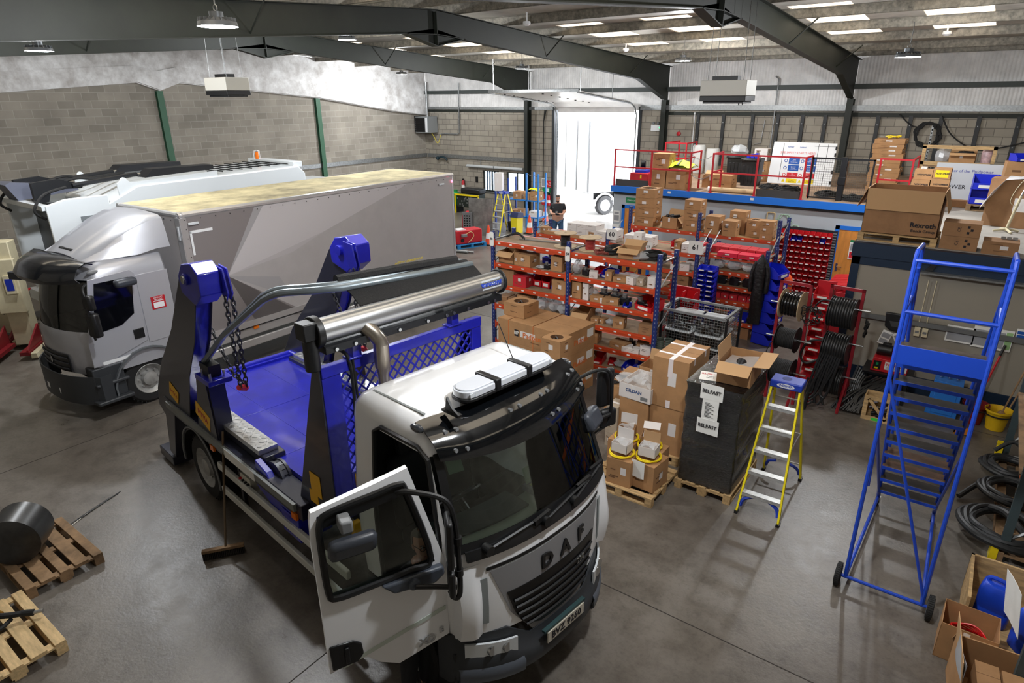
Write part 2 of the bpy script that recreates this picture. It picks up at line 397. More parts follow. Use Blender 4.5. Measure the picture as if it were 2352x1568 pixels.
# ---------------------------------------------------------------- doorway with raised sectional door, outside
g = G()
g.bb((7.95, -.06, 0), (8.08, .26, 4.85)); g.bb((12.2, -.06, 0), (12.33, .26, 4.85))
struct(g.build('door_frame_1', mat('door_frame_steel', (44, 48, 52), .5), smooth=0))
dd = bpy.data.objects.new('door_1', None); COL.objects.link(dd); dd['kind'] = 'structure'
rows = []
prof = [(.0, 4.62), (-.12, 4.84), (-.5, 5.04), (-1.0, 5.1), (-1.6, 5.14), (-2.2, 5.2), (-2.8, 5.26), (-3.4, 5.32), (-4.0, 5.38), (-4.6, 5.44)]
M_door = mat('door_panel', (236, 232, 228), .35, var=.04, vs=3)
for i in range(len(prof)-1):
    (a, za), (b, zb) = prof[i], prof[i+1]
    g = G(); x0, x1 = 8.25, 12.0
    e = .012
    g.add([(x0, a-e, za), (x1, a-e, za), (x1, b+e, zb), (x0, b+e, zb), (x0, a-e, za+.04), (x1, a-e, za+.04), (x1, b+e, zb+.04), (x0, b+e, zb+.04)],
          [(3, 2, 1, 0), (4, 5, 6, 7), (0, 1, 5, 4), (1, 2, 6, 5), (2, 3, 7, 6), (3, 0, 4, 7)], 0)
    if i > 1:
        for xx in (8.3, 10.1, 11.95): g.box((xx, a-.03, za-.012), (.07, .05, .03), m=1)
    g.build('door_panel', [M_door, M_black], dd, smooth=0)
g = G()
for xx in (8.17, 12.08):
    g.tube([(xx, -.03, 0), (xx, -.03, 4.55), (xx, -.2, 4.85), (xx, -.55, 5.0), (xx, -4.8, 5.42)], .035, 4)
    for y in (-2.2, -4.6): g.tube([(xx, y, 5.0-y*.09), (xx, y, zs(y)-.2)], .015, 4)
g.bb((8.1, -4.85, 5.42), (12.15, -4.8, 5.52))
g.build('door_track', M_galv, dd, smooth=0)
M_out = mat('outside_concrete', (196, 192, 184), .8, var=.1, vs=1)
g = G(); g.bb((-30, .26, -.2), (50, 50, -.005)); struct(g.build('outside_ground', M_out))
# white lorry standing outside the door
lt = thing('lorry', 'large white lorry parked outside the open roller door', 'truck', (9.5, .75, 0), -PI/6)
M_lw = mat('lorry_white', (245, 246, 248), .4)
g = G(); g.bb((-2.4, 0, 1.05), (0, 9, 4.3)); g.build('cargo_body', M_lw, lt, .03)
g = G(); g.bb((-2.3, .05, .4), (-.05, .3, 1.04)); g.bb((-.1, 2.9, .45), (-.03, 6, .95)); g.build('side_guard', M_white, lt, .02)
g = G(); g.bb((-2.38, -.03, 1.1), (-2.28, 0, 4.25)); g.bb((-.12, -.03, 1.1), (-.02, 0, 4.25)); g.bb((-1.25, -.03, 1.1), (-1.15, 0, 4.25)); g.build('rear_door_frame', M_grey, lt)
g = G(); g.bb((-1.9, .3, .7), (-.3, 8.8, 1.04)); g.build('chassis', M_blackm, lt)
def wheel(parent, name, loc, R=.48, w=.28, side=-1, tyre=None, rim=None):
    """wheel with its axle along y; side -1 shows its face towards -y"""
    g = G(); ro = rot('X', PI/2)
    prof = [(R*.62, -w/2), (R*.9, -w/2), (R*.98, -w/2+.03), (R, -w/4), (R, w/4), (R*.98, w/2-.03), (R*.9, w/2), (R*.62, w/2)]
    g.T = None; h = G(); h.lathe(prof, n=40, cap=False); h.lathe([(R*.62, -w/2), (R*.62, w/2)], n=40, cap=False)
    g.add([ro @ V(p) for p in h.v], h.f, 0)
    for k in range(36):
        a = 2*PI*k/36
        g.box((R*math.cos(a), 0, R*math.sin(a)), (.025, w*.8, .02), rot('Y', -a), 0)
    h = G(); sg = side*w/2*1.0
    h.lathe([(R*.64, -sg*.9), (R*.6, -sg), (R*.55, -sg*.8), (R*.45, -sg*.35), (R*.3, -sg*.3), (R*.27, -sg*.95), (R*.12, -sg*1.05), (.001, -sg*1.05)], n=40, cap=False)
    for k in range(8):
        a = 2*PI*k/8; h.cyl((R*.38*math.cos(a), R*.38*math.sin(a), -sg*.3), (R*.38*math.cos(a), R*.38*math.sin(a), -sg*.55), .02, n=6)
    o = g.build(name, [tyre or M_rubber], parent, loc=loc)
    g2 = G(); g2.add([ro @ V(p) for p in h.v], h.f, 0)
    g2.build('rim', [rim or mat('rim_steel', (170, 170, 168), .45, .4, var=.15, vs=8)], o, smooth=40)
    return o
M_ltyre = mat('dusty_tyre', (70, 70, 72), .8)
for y in (.95, 1.95, 7.6):
    wo = wheel(lt, 'wheel', (-.16, y, .44), .44, .28, tyre=M_ltyre, rim=M_white); wo.rotation_euler[2] = PI/2
    g = G(); g.tube([(-.12, y+.54*math.cos(a), .44+.54*math.sin(a)) for a in [PI*k/10 for k in range(11)]], .05, 6); g.build('mudguard', mat('pale_guard', (225, 226, 230), .5), lt)
# ---------------------------------------------------------------- skip lorry (x forward, y to its left, z up, origin under the front)
M_cab = mat('cab_white', (240, 241, 243), .3, coat=.6)
M_hblue = mat('skip_blue', (30, 34, 168), .28, coat=.5, var=.12, vs=3)
M_navy = mat('navy_side', (34, 36, 52), .3, coat=.4)
M_tread = mat('tread_plate', (206, 208, 210), .3, .85, bump=.5, bs=16)
M_trim = mat('cab_trim_black', (16, 17, 19), .4)
M_bump = mat('bumper_grey', (48, 51, 55), .5)
M_glass = glassm('windscreen', (236, 244, 240), .05)
M_glass2 = glassm('side_glass', (228, 234, 230), .05)
M_silver = mat('grille_silver', (140, 140, 142), .35, .2)
M_dash = mat('dash_mint', (226, 240, 226), .6)
M_visor = mat('smoked_visor', (10, 12, 15), .08, coat=.8)
M_lens = mat('lens', (215, 220, 224), .1, coat=1)
M_amber = mat('amber_lens', (240, 120, 20), .25)
M_sticker = mat('sticker_yellow', (232, 176, 24), .5)
dt = thing('skip_lorry', 'white cab lorry with blue skip loading arms, driver door open', 'truck', (22.12, -21.64, 0), -.1268)
def lerp(a, t):
    for (z0, v0), (z1, v1) in zip(a, a[1:]):
        if t <= z1: return v0+(v1-v0)*max(0, (t-z0))/(z1-z0)
    return a[-1][1]
XM = [(.75, 0), (1.2, -.01), (1.78, -.06), (1.86, -.1), (2.6, -.42), (2.72, -.52), (2.8, -.64), (2.86, -.8), (2.89, -1.0)]
XC = [(.75, -.3), (1.2, -.28), (1.78, -.28), (1.86, -.3), (2.6, -.56), (2.72, -.62), (2.8, -.72), (2.86, -.88), (2.89, -1.05)]
YW = [(.75, .98), (1.3, 1.02), (1.86, 1.02), (2.6, .96), (2.72, .94), (2.8, .88), (2.86, .76), (2.89, .55)]
XR = [(.75, -1.66), (2.72, -1.66), (2.8, -1.62), (2.86, -1.52), (2.89, -1.35)]
def fx(y, z):
    """x of the front skin"""
    W_ = lerp(YW, z); t = min(1, abs(y)/W_); return lerp(XM, z)+(lerp(XC, z)-lerp(XM, z))*t**2.4
def plan(z):
    W_ = lerp(YW, z); xr = lerp(XR, z); xc = lerp(XC, z)
    p3, p4, p5, p6 = [max(min(a, xc-b), xr+c) for a, b, c in ((-1.3, .35, .09), (-1.24, .3, .11), (-.9, .25, .13), (-.62, .15, .15))]
    P = [(xr, -W_+.07), (xr+.02, -W_+.02), (xr+.07, -W_), (p3, -W_), (p4, -W_), (p5, -W_), (p6, -W_), (xc-.12 if z < 1.9 else xc-.06, -W_), (xc-.02, -W_*.985)]
    for k in range(-8, 9): P.append((fx(k/9*W_, z), k/9*W_))
    P += [(xc-.02, W_*.985), (xc-.12 if z < 1.9 else xc-.06, W_), (p6, W_), (p5, W_), (p4, W_), (p3, W_), (xr+.07, W_), (xr+.02, W_-.02), (xr, W_-.07)]
    return [(x, y, z) for x, y in P]
ZL = [.94, 1.05, 1.2, 1.5, 1.78, 1.86, 2.1, 2.35, 2.6, 2.66, 2.72, 2.77, 2.8, 2.83, 2.86, 2.875, 2.89]
rows = [plan(z) for z in ZL]; NP = len(rows[0])
def skip(i, j):
    z = ZL[i]
    if 8 <= j <= 25 and 1.86 <= z < 2.6: return True                # windscreen
    if 3 <= j <= 6 and z < 2.6: return True                          # open driver doorway
    if 27 <= j <= 29 and 1.86 <= z < 2.6: return True                # passenger window
    return False
g = G(); g.grid(rows, 0, closed=True, skip=skip)
g.add(rows[-1], [tuple(range(NP))], 0)
g.build('cab_shell', [M_cab], dt, smooth=50)
# dark seals round the doorway, roof joints
g = G()
g.tube([(-1.3, -1.0, .78), (-1.3, -1.025, 1.5), (-1.3, -1.025, 1.86), (-1.29, -.975, 2.58), (-1.2, -.965, 2.64), (-.7, -.96, 2.64), (-.58, -.965, 2.58), (-.42, -1.02, 1.9), (-.4, -1.02, .95)], .022, 6)
g.build('door_seal', M_trim, dt)
g = G()
for y in (-.8, .8): g.tube([(-1.5, y, 2.835), (-.8, y, 2.845)], .012, 5)
g.build('roof_seam', mat('seam_grey', (160, 165, 165), .5), dt)
# windscreen and black edging
def fgrid(y0, y1, z0, z1, off, ny=14, nz=6):
    f0 = (lambda z: y0) if not callable(y0) else y0; f1 = (lambda z: y1) if not callable(y1) else y1
    R = []
    for i in range(nz+1):
        z = z0+(z1-z0)*i/nz; a, b = f0(z), f1(z)
        R.append([(fx(a+(b-a)*j/ny, z)+off, a+(b-a)*j/ny, z) for j in range(ny+1)])
    return R
g = G(); g.plate(fgrid(lambda z: -lerp(YW, z)*.96, lambda z: lerp(YW, z)*.96, 1.85, 2.62, .0), .006)
g.build('windscreen', M_glass, dt, smooth=60)
g = G()
g.plate(fgrid(lambda z: -lerp(YW, z)*.97, lambda z: lerp(YW, z)*.97, 1.83, 1.9, .006, 18, 1), .012)
for s in (-1, 1):
    a = lambda z, s=s: s*lerp(YW, z)*(.97 if s < 0 else .9); b = lambda z, s=s: s*lerp(YW, z)*(.9 if s < 0 else .97)
    g.plate(fgrid(a, b, 1.85, 2.62, .006, 2, 6), .012)
g.build('windscreen_seal', M_trim, dt)
# scuttle, wipers
g = G(); g.plate(fgrid(-.92, .92, 1.76, 1.85, .03, 18, 2), .03)
for y0, y1, z0, z1 in ((-.75, -.1, 1.83, 1.88), (-.15, .55, 1.84, 1.9), (.25, .85, 1.84, 1.9)):
    g.tube([(fx(y, z)+.05, y, z) for y, z in ((y0, z0), ((y0+y1)/2, (z0+z1)/2+.02), (y1, z1))], .014, 5)
    g.cyl((fx(y0, z0), y0, z0), (fx(y0, z0)+.08, y0, z0), .045, n=12)
    g.box((fx(y1, z1)+.05, y1-.08, z1), (.03, .2, .05), rot('X', .1))
g.build('wiper', M_black, dt)
# sun visor
def vis(y, q, e=0): z = 2.83-.33*q+.1*q*abs(y)**2; return (fx(y*.97, z)+.03+.09*q-.05*q*q+e, y*.97, z)
R = [[vis(k/12*.95, i/6) for k in range(-12, 13)] for i in range(7)]
g = G(); g.plate(R[::-1], .01); g.build('sun_visor', M_visor, dt, smooth=60)
g = G()
for y in (-.8, -.7, -.12, .0, .3, .4, .8, .9):
    for q in (.3, .75):
        if abs(y) < .2 and q > .5: continue
        x, yy, z = vis(y, q); g.cyl((x-.02, yy, z), (x+.012, yy, z+.004), .018, n=10)
g.build('visor_fixing', M_grey, dt)
# light bar
lb = bpy.data.objects.new('light_bar', None); COL.objects.link(lb); lb.parent = dt; lb.location = (-.72, .05, 2.89); lb.rotation_euler[2] = 0
g = G(); o = [(x, y) for x, y in rrect(.26, 1.16, .125, 6)]
g.prism(o, 2, .0, .03, 0); g.prism([(x*.93, y*.98) for x, y in o], 2, .03, .09, 1); g.prism([(x*.8, y*.95) for x, y in o], 2, .09, .105, 1)
g.build('beacon_lens', [M_black, mat('beacon_clear', (216, 220, 228), .12, coat=1)], lb, .01)
g = G()
for y in (-.2, .2): g.bb((-.135, y-.035, 0), (.135, y+.035, .12))
g.bb((-.09, -.5, -.06), (.02, -.4, 0)); g.bb((-.09, .4, -.06), (.02, .5, 0)); g.build('clamp', M_black, lb, .015)
g = G()
for k in range(20):
    y = -.5+k*.053
    if abs(abs(y)-.2) > .05: g.box((.115, y, .06), (.012, .035, .035))
g.build('led', M_lens, lb)
g = G(); g.tube([(-1.02, .48, 2.88), (-1.25, .52, 3.18)], .005, 5); g.build('aerial', M_black, dt)
g = G(); g.prism([(-.52, 2.88), (-.68, 2.88), (-.66, 3.0), (-.6, 2.92)], 1, -.68, -.66); g.box((-.62, -.66, 2.87), (.2, .05, .02)); g.build('fin_bracket', M_black, dt)
g = G()
for y in (-.93, .93): g.ball((-.74, y, 2.79), .06, 12, 8, sc=(1.3, .6, .6))
g.build('marker_lamp', mat('smoked_lens', (50, 54, 60), .15, coat=1), dt)
# front panel lines, grille, badge, plate
def fpoly(pts, off, m, g, th=.006):
    """polygon given as left and right chains by z on the front skin"""
    g.plate(fgrid(pts[0], pts[1], pts[2], pts[3], off, pts[4] if len(pts) > 4 else 12, pts[5] if len(pts) > 5 else 5), th, m)
g = G()
fpoly((lambda z: lerp([(.8, -.34), (1.1, -.56), (1.6, -.73)], z), lambda z: lerp([(.8, .34), (1.1, .56), (1.6, .73)], z), .8, 1.6, 20, 8), .008, 0, g, .012)
g.build('grille_surround', M_silver, dt)
g = G()
fpoly((lambda z: lerp([(.84, -.26), (.92, -.44), (1.1, -.53), (1.34, -.6)], z), lambda z: lerp([(.84, .26), (.92, .44), (1.1, .53), (1.34, .6)], z), .84, 1.33, 20, 8), .016, 0, g, .008)
g.build('grille', mat('grille_black', (9, 9, 10), .3), dt)
g = G()
for k, z in enumerate((.9, .98, 1.06, 1.14, 1.22)):
    hw = lerp([(.84, .3), (.9, .42), (1.05, .5), (1.3, .56)], z)
    g.tube([(fx(y, z)+.022, y, z) for y in [hw*q/6 for q in range(-6, 7)]], .014, 5)
g.build('grille_bar', M_trim, dt)
g = G()
g.plate(fgrid(-.76, .76, 1.61, 1.64, .006, 20, 1), .008); g.build('bonnet_gap', M_trim, dt)
g = G()
zc = 1.44
for ch, y in (('D', -.15), ('A', .1), ('F', .34)):
    sl = (fx(y+.05, zc)-fx(y-.05, zc))/.1
    M4 = frame4((fx(y, zc)+.018, y, zc), (sl, 1, 0), (-.02, 0, 1)); g.text(ch, .2, M4, 0, .008, bold=.006)
g.build('badge', M_trim, dt, smooth=0)
g = G(); y = .3; g.text('230', .085, frame4((fx(y, 1.2)+.034, y, 1.2), ((fx(.35, 1.2)-fx(.25, 1.2))/.1, 1, 0), (0, 0, 1)), 0, .004); g.build('power_badge', M_steel, dt, smooth=0)
for s in (-1, 1):
    g = G(); yo, yi = s*.99, s*.8   # corner air deflector over an intake painted in shade grey
    P = lambda y, z, o=0: (fx(y, z)+o, y, z)
    z0, z1 = .99, 1.7
    sec = []
    for i in range(9):
        z = z0+(z1-z0)*i/8; e = math.sin(PI*min(1, (i+3)/11))
        sec.append([(fx(yo*.99, z)-.06, yo*1.0, z), (fx(yo, z)+.07*e, yo*1.01, z), (fx(s*.93, z)+.1*e, s*.93, z), (fx(s*.88, z)+.085*e, s*.88, z), (fx(yi, z)-.01, yi, z)])
    g.plate(sec if s > 0 else [r[::-1] for r in sec], .008); g.build('air_deflector', M_cab, dt, smooth=50)
    g = G(); g.plate([[(fx(s*y, z)+.012, s*y, z) for y in ((.76, .87) if s > 0 else (.87, .76))] for z in (1.08, 1.25, 1.4, 1.55)], .006); g.build('intake_shade', mat('shade_grey', (140, 146, 146), .5), dt)  # flat plate, shade of the intake put into its grey
# bumper
def bfr(y): return .06-.36*abs(y)**3
def bumper(f, out):
    R = []
    for k in range(-12, 13):
        y = 1.02*math.sin(k/12*PI/2*.98); zt = .8+.17*min(1, max(0, (abs(y)-.42)/.16)); R.append((bfr(y)+out, y, .42+(zt-.42)*f))
    return [(-.5, -1.04, R[0][2])]+R+[(-.5, 1.04, R[-1][2])]
g = G(); g.plate([bumper(0, -.06), bumper(.12, .0), bumper(.4, .02), bumper(.6, .0), bumper(.66, -.03), bumper(1, -.05)], .02); g.build('bumper', M_bump, dt, smooth=50)
for s in (-1, 1):
    g = G(); ys = [s*(.5+.05*k) for k in range(11)]; ys = ys if s > 0 else ys[::-1]
    g.plate([[(bfr(y)+e, y, z) for y in ys] for z, e in ((.45, .0), (.49, .035), (.6, .04), (.64, .01))], .01); g.build('bumper_corner', mat('bumper_pale', (86, 92, 102), .45), dt, smooth=50)
    ys = [s*(.55+.04*k) for k in range(11)]; ys = ys if s > 0 else ys[::-1]
    g = G(); g.plate([[(bfr(y)-.0, y, z+.05*(abs(y)-.75)) for y in ys] for z in (.72, .78, .84, .88)], .02); o = g.build('headlamp', M_lens, dt, smooth=50)
    for y in (.64, .76): g = G(); g.cyl((bfr(y)-.02, s*y, .8), (bfr(y)+.006, s*y, .8), .05, n=14); g.build('lamp_bowl', M_steel, o)
g = G(); g.bb((.085, -.26, .64), (.1, .26, .755), 0); g.text('BVZ 9260', .105, frame4((.103, 0, .697), (0, 1, 0), (0, 0, 1)), 1, .001, bold=.002)
g.build('number_plate', [mat('plate_white', (196, 190, 176), .5), M_ink], dt, smooth=0)
g = G(); g.bb((.05, -.29, .76), (.09, .29, .785)); g.build('plate_lamp_bar', mat('plate_teal', (30, 60, 62), .5), dt)
# wheel arch and steps under the cab
for s in (-1, 1):
    g = G(); g.bb((-1.62, s*.72, .35), (-1.2, s*1.0, .9)); g.bb((-.55, s*.75, .3), (-.3, s*1.02, .78)); g.bb((-.6, s*.7, .28), (-.32, s*1.0, .36)); g.build('step_well', M_black, dt, .02)
    wheel(dt, 'wheel', (-.98, s*.88, .42), .42, .28, side=s)
g = G(); g.bb((-6.6, -.42, .62), (-.4, -.3, .95)); g.bb((-6.6, .3, .62), (-.4, .42, .95)); g.bb((-1.9, -.7, .5), (-1.65, .7, 1.1)); g.bb((-4.3, -.75, .5), (-3.0, -.4, 1.0)); g.bb((-4.3, .4, .5), (-3.0, .75, 1.0)); g.build('chassis_frame', M_blackm, dt)
# cab interior
g = G()
R = [[(fx(y, 1.84)-d, y, z) for y in [k/8*.92 for k in range(-8, 9)]] for d, z in ((.06, 1.8), (.12, 1.83), (.36, 1.82), (.46, 1.74), (.47, 1.3))]
g.plate(R[::-1], .01, 0); g.build('dashboard', M_dash, dt, smooth=40)
g = G(); g.plate([[(fx(y, 1.84)-d, y, z) for y in [-.9+.09*k for k in range(10)]] for d, z in ((.5, 1.86), (.3, 1.87), (.2+.0, 1.86))][::-1], .02); g.build('instrument_binnacle', mat('dark_teal', (36, 52, 52), .6), dt, smooth=50)
g = G(); 
ring = [V((-.8+.2*math.cos(a)*.8, -.48+.22*math.sin(a), 1.9+.2*math.cos(a)*.6)) for a in [2*PI*k/24 for k in range(24)]]
g.tube(ring, .016, 6, closed=True); g.tube([(-.8, -.48, 1.9), (-.55, -.48, 1.7)], .03, 8); g.tube([ring[6], (-.8, -.48, 1.9), ring[18]], .014, 5); g.build('steering_wheel', M_black, dt)
for y in (-.5, .5):
    g = G(); g.bb((-1.35, y-.26, 1.25), (-.9, y+.26, 1.42)); g.box((-1.42, y, 1.75), (.14, .5, .75), rot('Y', -.12)); g.box((-1.47, y, 2.2), (.1, .28, .22), rot('Y', -.12)); g.build('seat', mat('seat_dark', (30, 32, 36), .7), dt, .05)
g = G(); g.bb((-1.62, -.95, .95), (-.3, .95, 1.0)); g.bb((-1.64, -.94, 1.0), (-1.6, .94, 2.55)); g.bb((-1.1, -.2, 1.0), (-.5, .2, 1.45)); g.build('cab_lining', mat('lining_dark', (34, 36, 38), .8), dt)
g = G(); g.plate([[(-.42-.2*i, .25+.1*j, 1.87+.03*math.sin(i*2+j)) for j in range(6)] for i in range(4)], .03, 0); g.build('wrapped_paper_stack', [mat('mint_paper', (170, 188, 170), .35)], dt, smooth=60)
g = G(); g.plate([[(-.36-.22*i, .12+.1*j, 1.93+.05*math.sin(i*3+j*2)) for j in range(9)] for i in range(5)], .004); g.build('polythene_wrap', M_clearbag, dt, smooth=60)
g = G(); g.bb((-.5, .05, 1.84), (-.28, .28, 1.9), 0); g.bb((-.45, .09, 1.9), (-.36, .19, 1.905), 1); g.build('dash_box', [mat('deep_blue', (20, 34, 80), .5), mat('post_it', (220, 220, 70), .7)], dt)
g = G()
for k in range(12): g.bb((-.32, .3+.05*k, 1.835), (-.2, .32+.05*k, 1.845))
g.build('defrost_vent', M_trim, dt)
for y, z, sz in ((-.78, 2.5, .13), (-.12, 2.2, .13)):
    g = G(); g.plate([[(fx(yy, zz)-.012, yy, zz) for yy in (y-sz/2, y+sz/2)] for zz in (z-sz/2, z+sz/2)], .002); g.build('windscreen_paper', mat('faded_paper', (150, 178, 160), .7), dt)
# mirrors on the passenger side
def mirror_arm(par, pts, r=.018): g = G(); g.tube(smooth_pts(pts, 5), r, 8); return g.build('mirror_arm', M_black, par)
o = mirror_arm(dt, [(-.6, .97, 2.64), (-.5, 1.15, 2.7), (-.42, 1.26, 2.66), (-.4, 1.28, 2.4), (-.42, 1.27, 2.1), (-.5, 1.15, 2.0), (-.45, 1.03, 1.98)])
g = G(); g.box((-.5, 1.3, 2.46), (.07, .2, .42), rot('Z', -.3)); g.box((-.45, 1.29, 2.14), (.08, .2, .2), rot('Z', -.3)); g.build('mirror', M_black, o, .03)
g = G(); g.box((-.42, .98, 2.25), (.12, .3, .2), rot('Z', .3) @ rot('Y', -.5)); g.build('kerb_mirror', mat('mirror_shell', (58, 62, 70), .4), o, .04)
g = G(); g.tube([(-.42, 1.12, 2.2), (-.4, 1.27, 2.2)], .02, 6); g.build('mirror_bracket', M_black, o)
# ---- open driver door, hinged at the front of the doorway
do = bpy.data.objects.new('driver_door', None); COL.objects.link(do); do.parent = dt
do.location = (-.4, -1.0, 0); do.rotation_euler[2] = math.radians(72.5)
# in the door frame x runs from the hinge (0) to the free edge (-1), outside is towards -y
XS = [0, .08, .12, .3, .45, .6, .7, .8, .9, .94, 1.0]
NZ = 11
def dz(i, t):
    b = lerp([(0, .99), (.45, .89), (.55, .93), (.7, 1.09), (.8, 1.11), (1, 1.07)], t); tp = 2.65-.14*t
    return [b, b+.03, 1.2, 1.4, 1.6, 1.72, 1.78, 2.0, 2.25, 2.56-.1*t, tp][i]
def dp(t, z, o=0):
    f = -max(0, z-1.74)*.26; return (f+(-1.0+max(0, z-2.4)*.25-f)*t, -.03+max(0, z-1.8)*.09+o, z)
rows = [[dp(t, dz(i, t)) for t in XS] for i in range(NZ)]
def dskip(i, j): return 6 <= i <= 8 and 1 <= j <= 8
inn = [[(x, y+.05, z) for x, y, z in r] for r in rows]; n = len(XS)
g = G(); g.grid([r[::-1] for r in rows], 0, skip=lambda i, j: dskip(i, n-2-j)); g.grid(inn, 1, skip=dskip)
edge = [(rows[0][j], inn[0][j]) for j in range(n)]+[(rows[i][n-1], inn[i][n-1]) for i in range(1, NZ)]+[(rows[-1][j], inn[-1][j]) for j in range(n-2, -1, -1)]+[(rows[i][0], inn[i][0]) for i in range(NZ-2, -1, -1)]
g.grid([[a for a, b in edge], [b for a, b in edge]], 0)
g.build('door_skin', [M_cab, mat('door_card', (120, 126, 122), .7)], do, smooth=40)
g = G(); g.plate([[dp(t, z, .02) for t in (.94, .6, .3, .08)] for z in (1.76, 2.0, 2.25, 2.5)], .006); g.build('door_window', M_glass2, do, smooth=0)
g = G()
loop = [dp(.1, 1.84), dp(.3, 1.79), dp(.6, 1.77), dp(.88, 1.77), dp(.93, 1.85), dp(.93, 2.2), dp(.91, 2.42), dp(.82, 2.48), dp(.4, 2.52), dp(.16, 2.54), dp(.1, 2.46)]
g.tube(smooth_pts([V(p)-V((0, .012, 0)) for p in loop], 4, True), .026, 8, True)
g.plate([[dp(t, z-.1*t, -.014) for t in (.92, .5, .12)] for z in (2.46, 2.56)], .02)
g.build('window_frame', M_trim, do)
g = G()
g.prism([(-.98, 1.1), (-.78, 1.1), (-.73, 1.16), (-.74, 1.27), (-.8, 1.32), (-.985, 1.34)], 1, -.05, -.03, 0); g.bb((-.88, -.07, 1.14), (-.84, -.05, 1.29), 0)
g.build('door_handle', M_trim, do, .01)
g = G(); g.plate([[dp(t, z-.22*t, -.006) for t in (.9, .5, .02)] for z in (1.27, 1.31)], .004); g.build('tape_strip', mat('pale_green_tape', (196, 206, 196), .4), do)
g = G(); g.text('XD', .1, frame4(dp(.2, 1.02, -.012), (1, 0, 0), (0, 0, 1)), 0, .004, bold=.004); g.text('E', .07, frame4(dp(.07, 1.07, -.012), (1, 0, 0), (0, 0, 1)), 0, .004, bold=.003); g.build('model_badge', M_steel, do, smooth=0)
g = G(); g.prism([(-.04, 1.76), (-.55, 1.76), (-.46, 1.66), (-.12, 1.62), (-.03, 1.68)], 1, -.1, -.03); g.cyl((-.3, -.14, 1.7), (-.3, -.08, 1.71), .05, n=14); g.build('mirror_base', mat('mirror_base_grey', (66, 72, 82), .45), do, .02)
o = mirror_arm(do, [dp(.2, 2.5, -.05), dp(.1, 2.53, -.12), (-.06, -.2, 2.46), (0, -.25, 2.3), (.02, -.26, 1.95), (.02, -.26, 1.6), (-.02, -.24, 1.55), (-.04, -.2, 1.6)], .022)
mirror_arm(do, [(-.3, -.14, 1.7), (-.14, -.19, 1.67), (.0, -.25, 1.65)], .02)
for z, h in ((2.12, .42), (1.76, .24)): g = G(); g.box((-.05, -.26, z), (.05, .2, h), rot('Z', -.3)); g.build('mirror', M_black, o, .02)
for z in (2.1, 1.8):
    g = G(); g.cyl((.02, -.26, z-.03), (.02, -.26, z+.03), .034, n=10); g.build('mirror_clamp', M_black, o)
g = G(); g.box(dp(.7, 2.27, -.16), (.36, .1, .2), rot('X', .35)); g.build('kerb_mirror', mat('mirror_shell', (58, 62, 70), .4), do, .07)
g = G(); g.box(dp(.72, 2.42, -.1), (.09, .14, .1)); g.build('mirror_bracket', M_grey, do, .015)
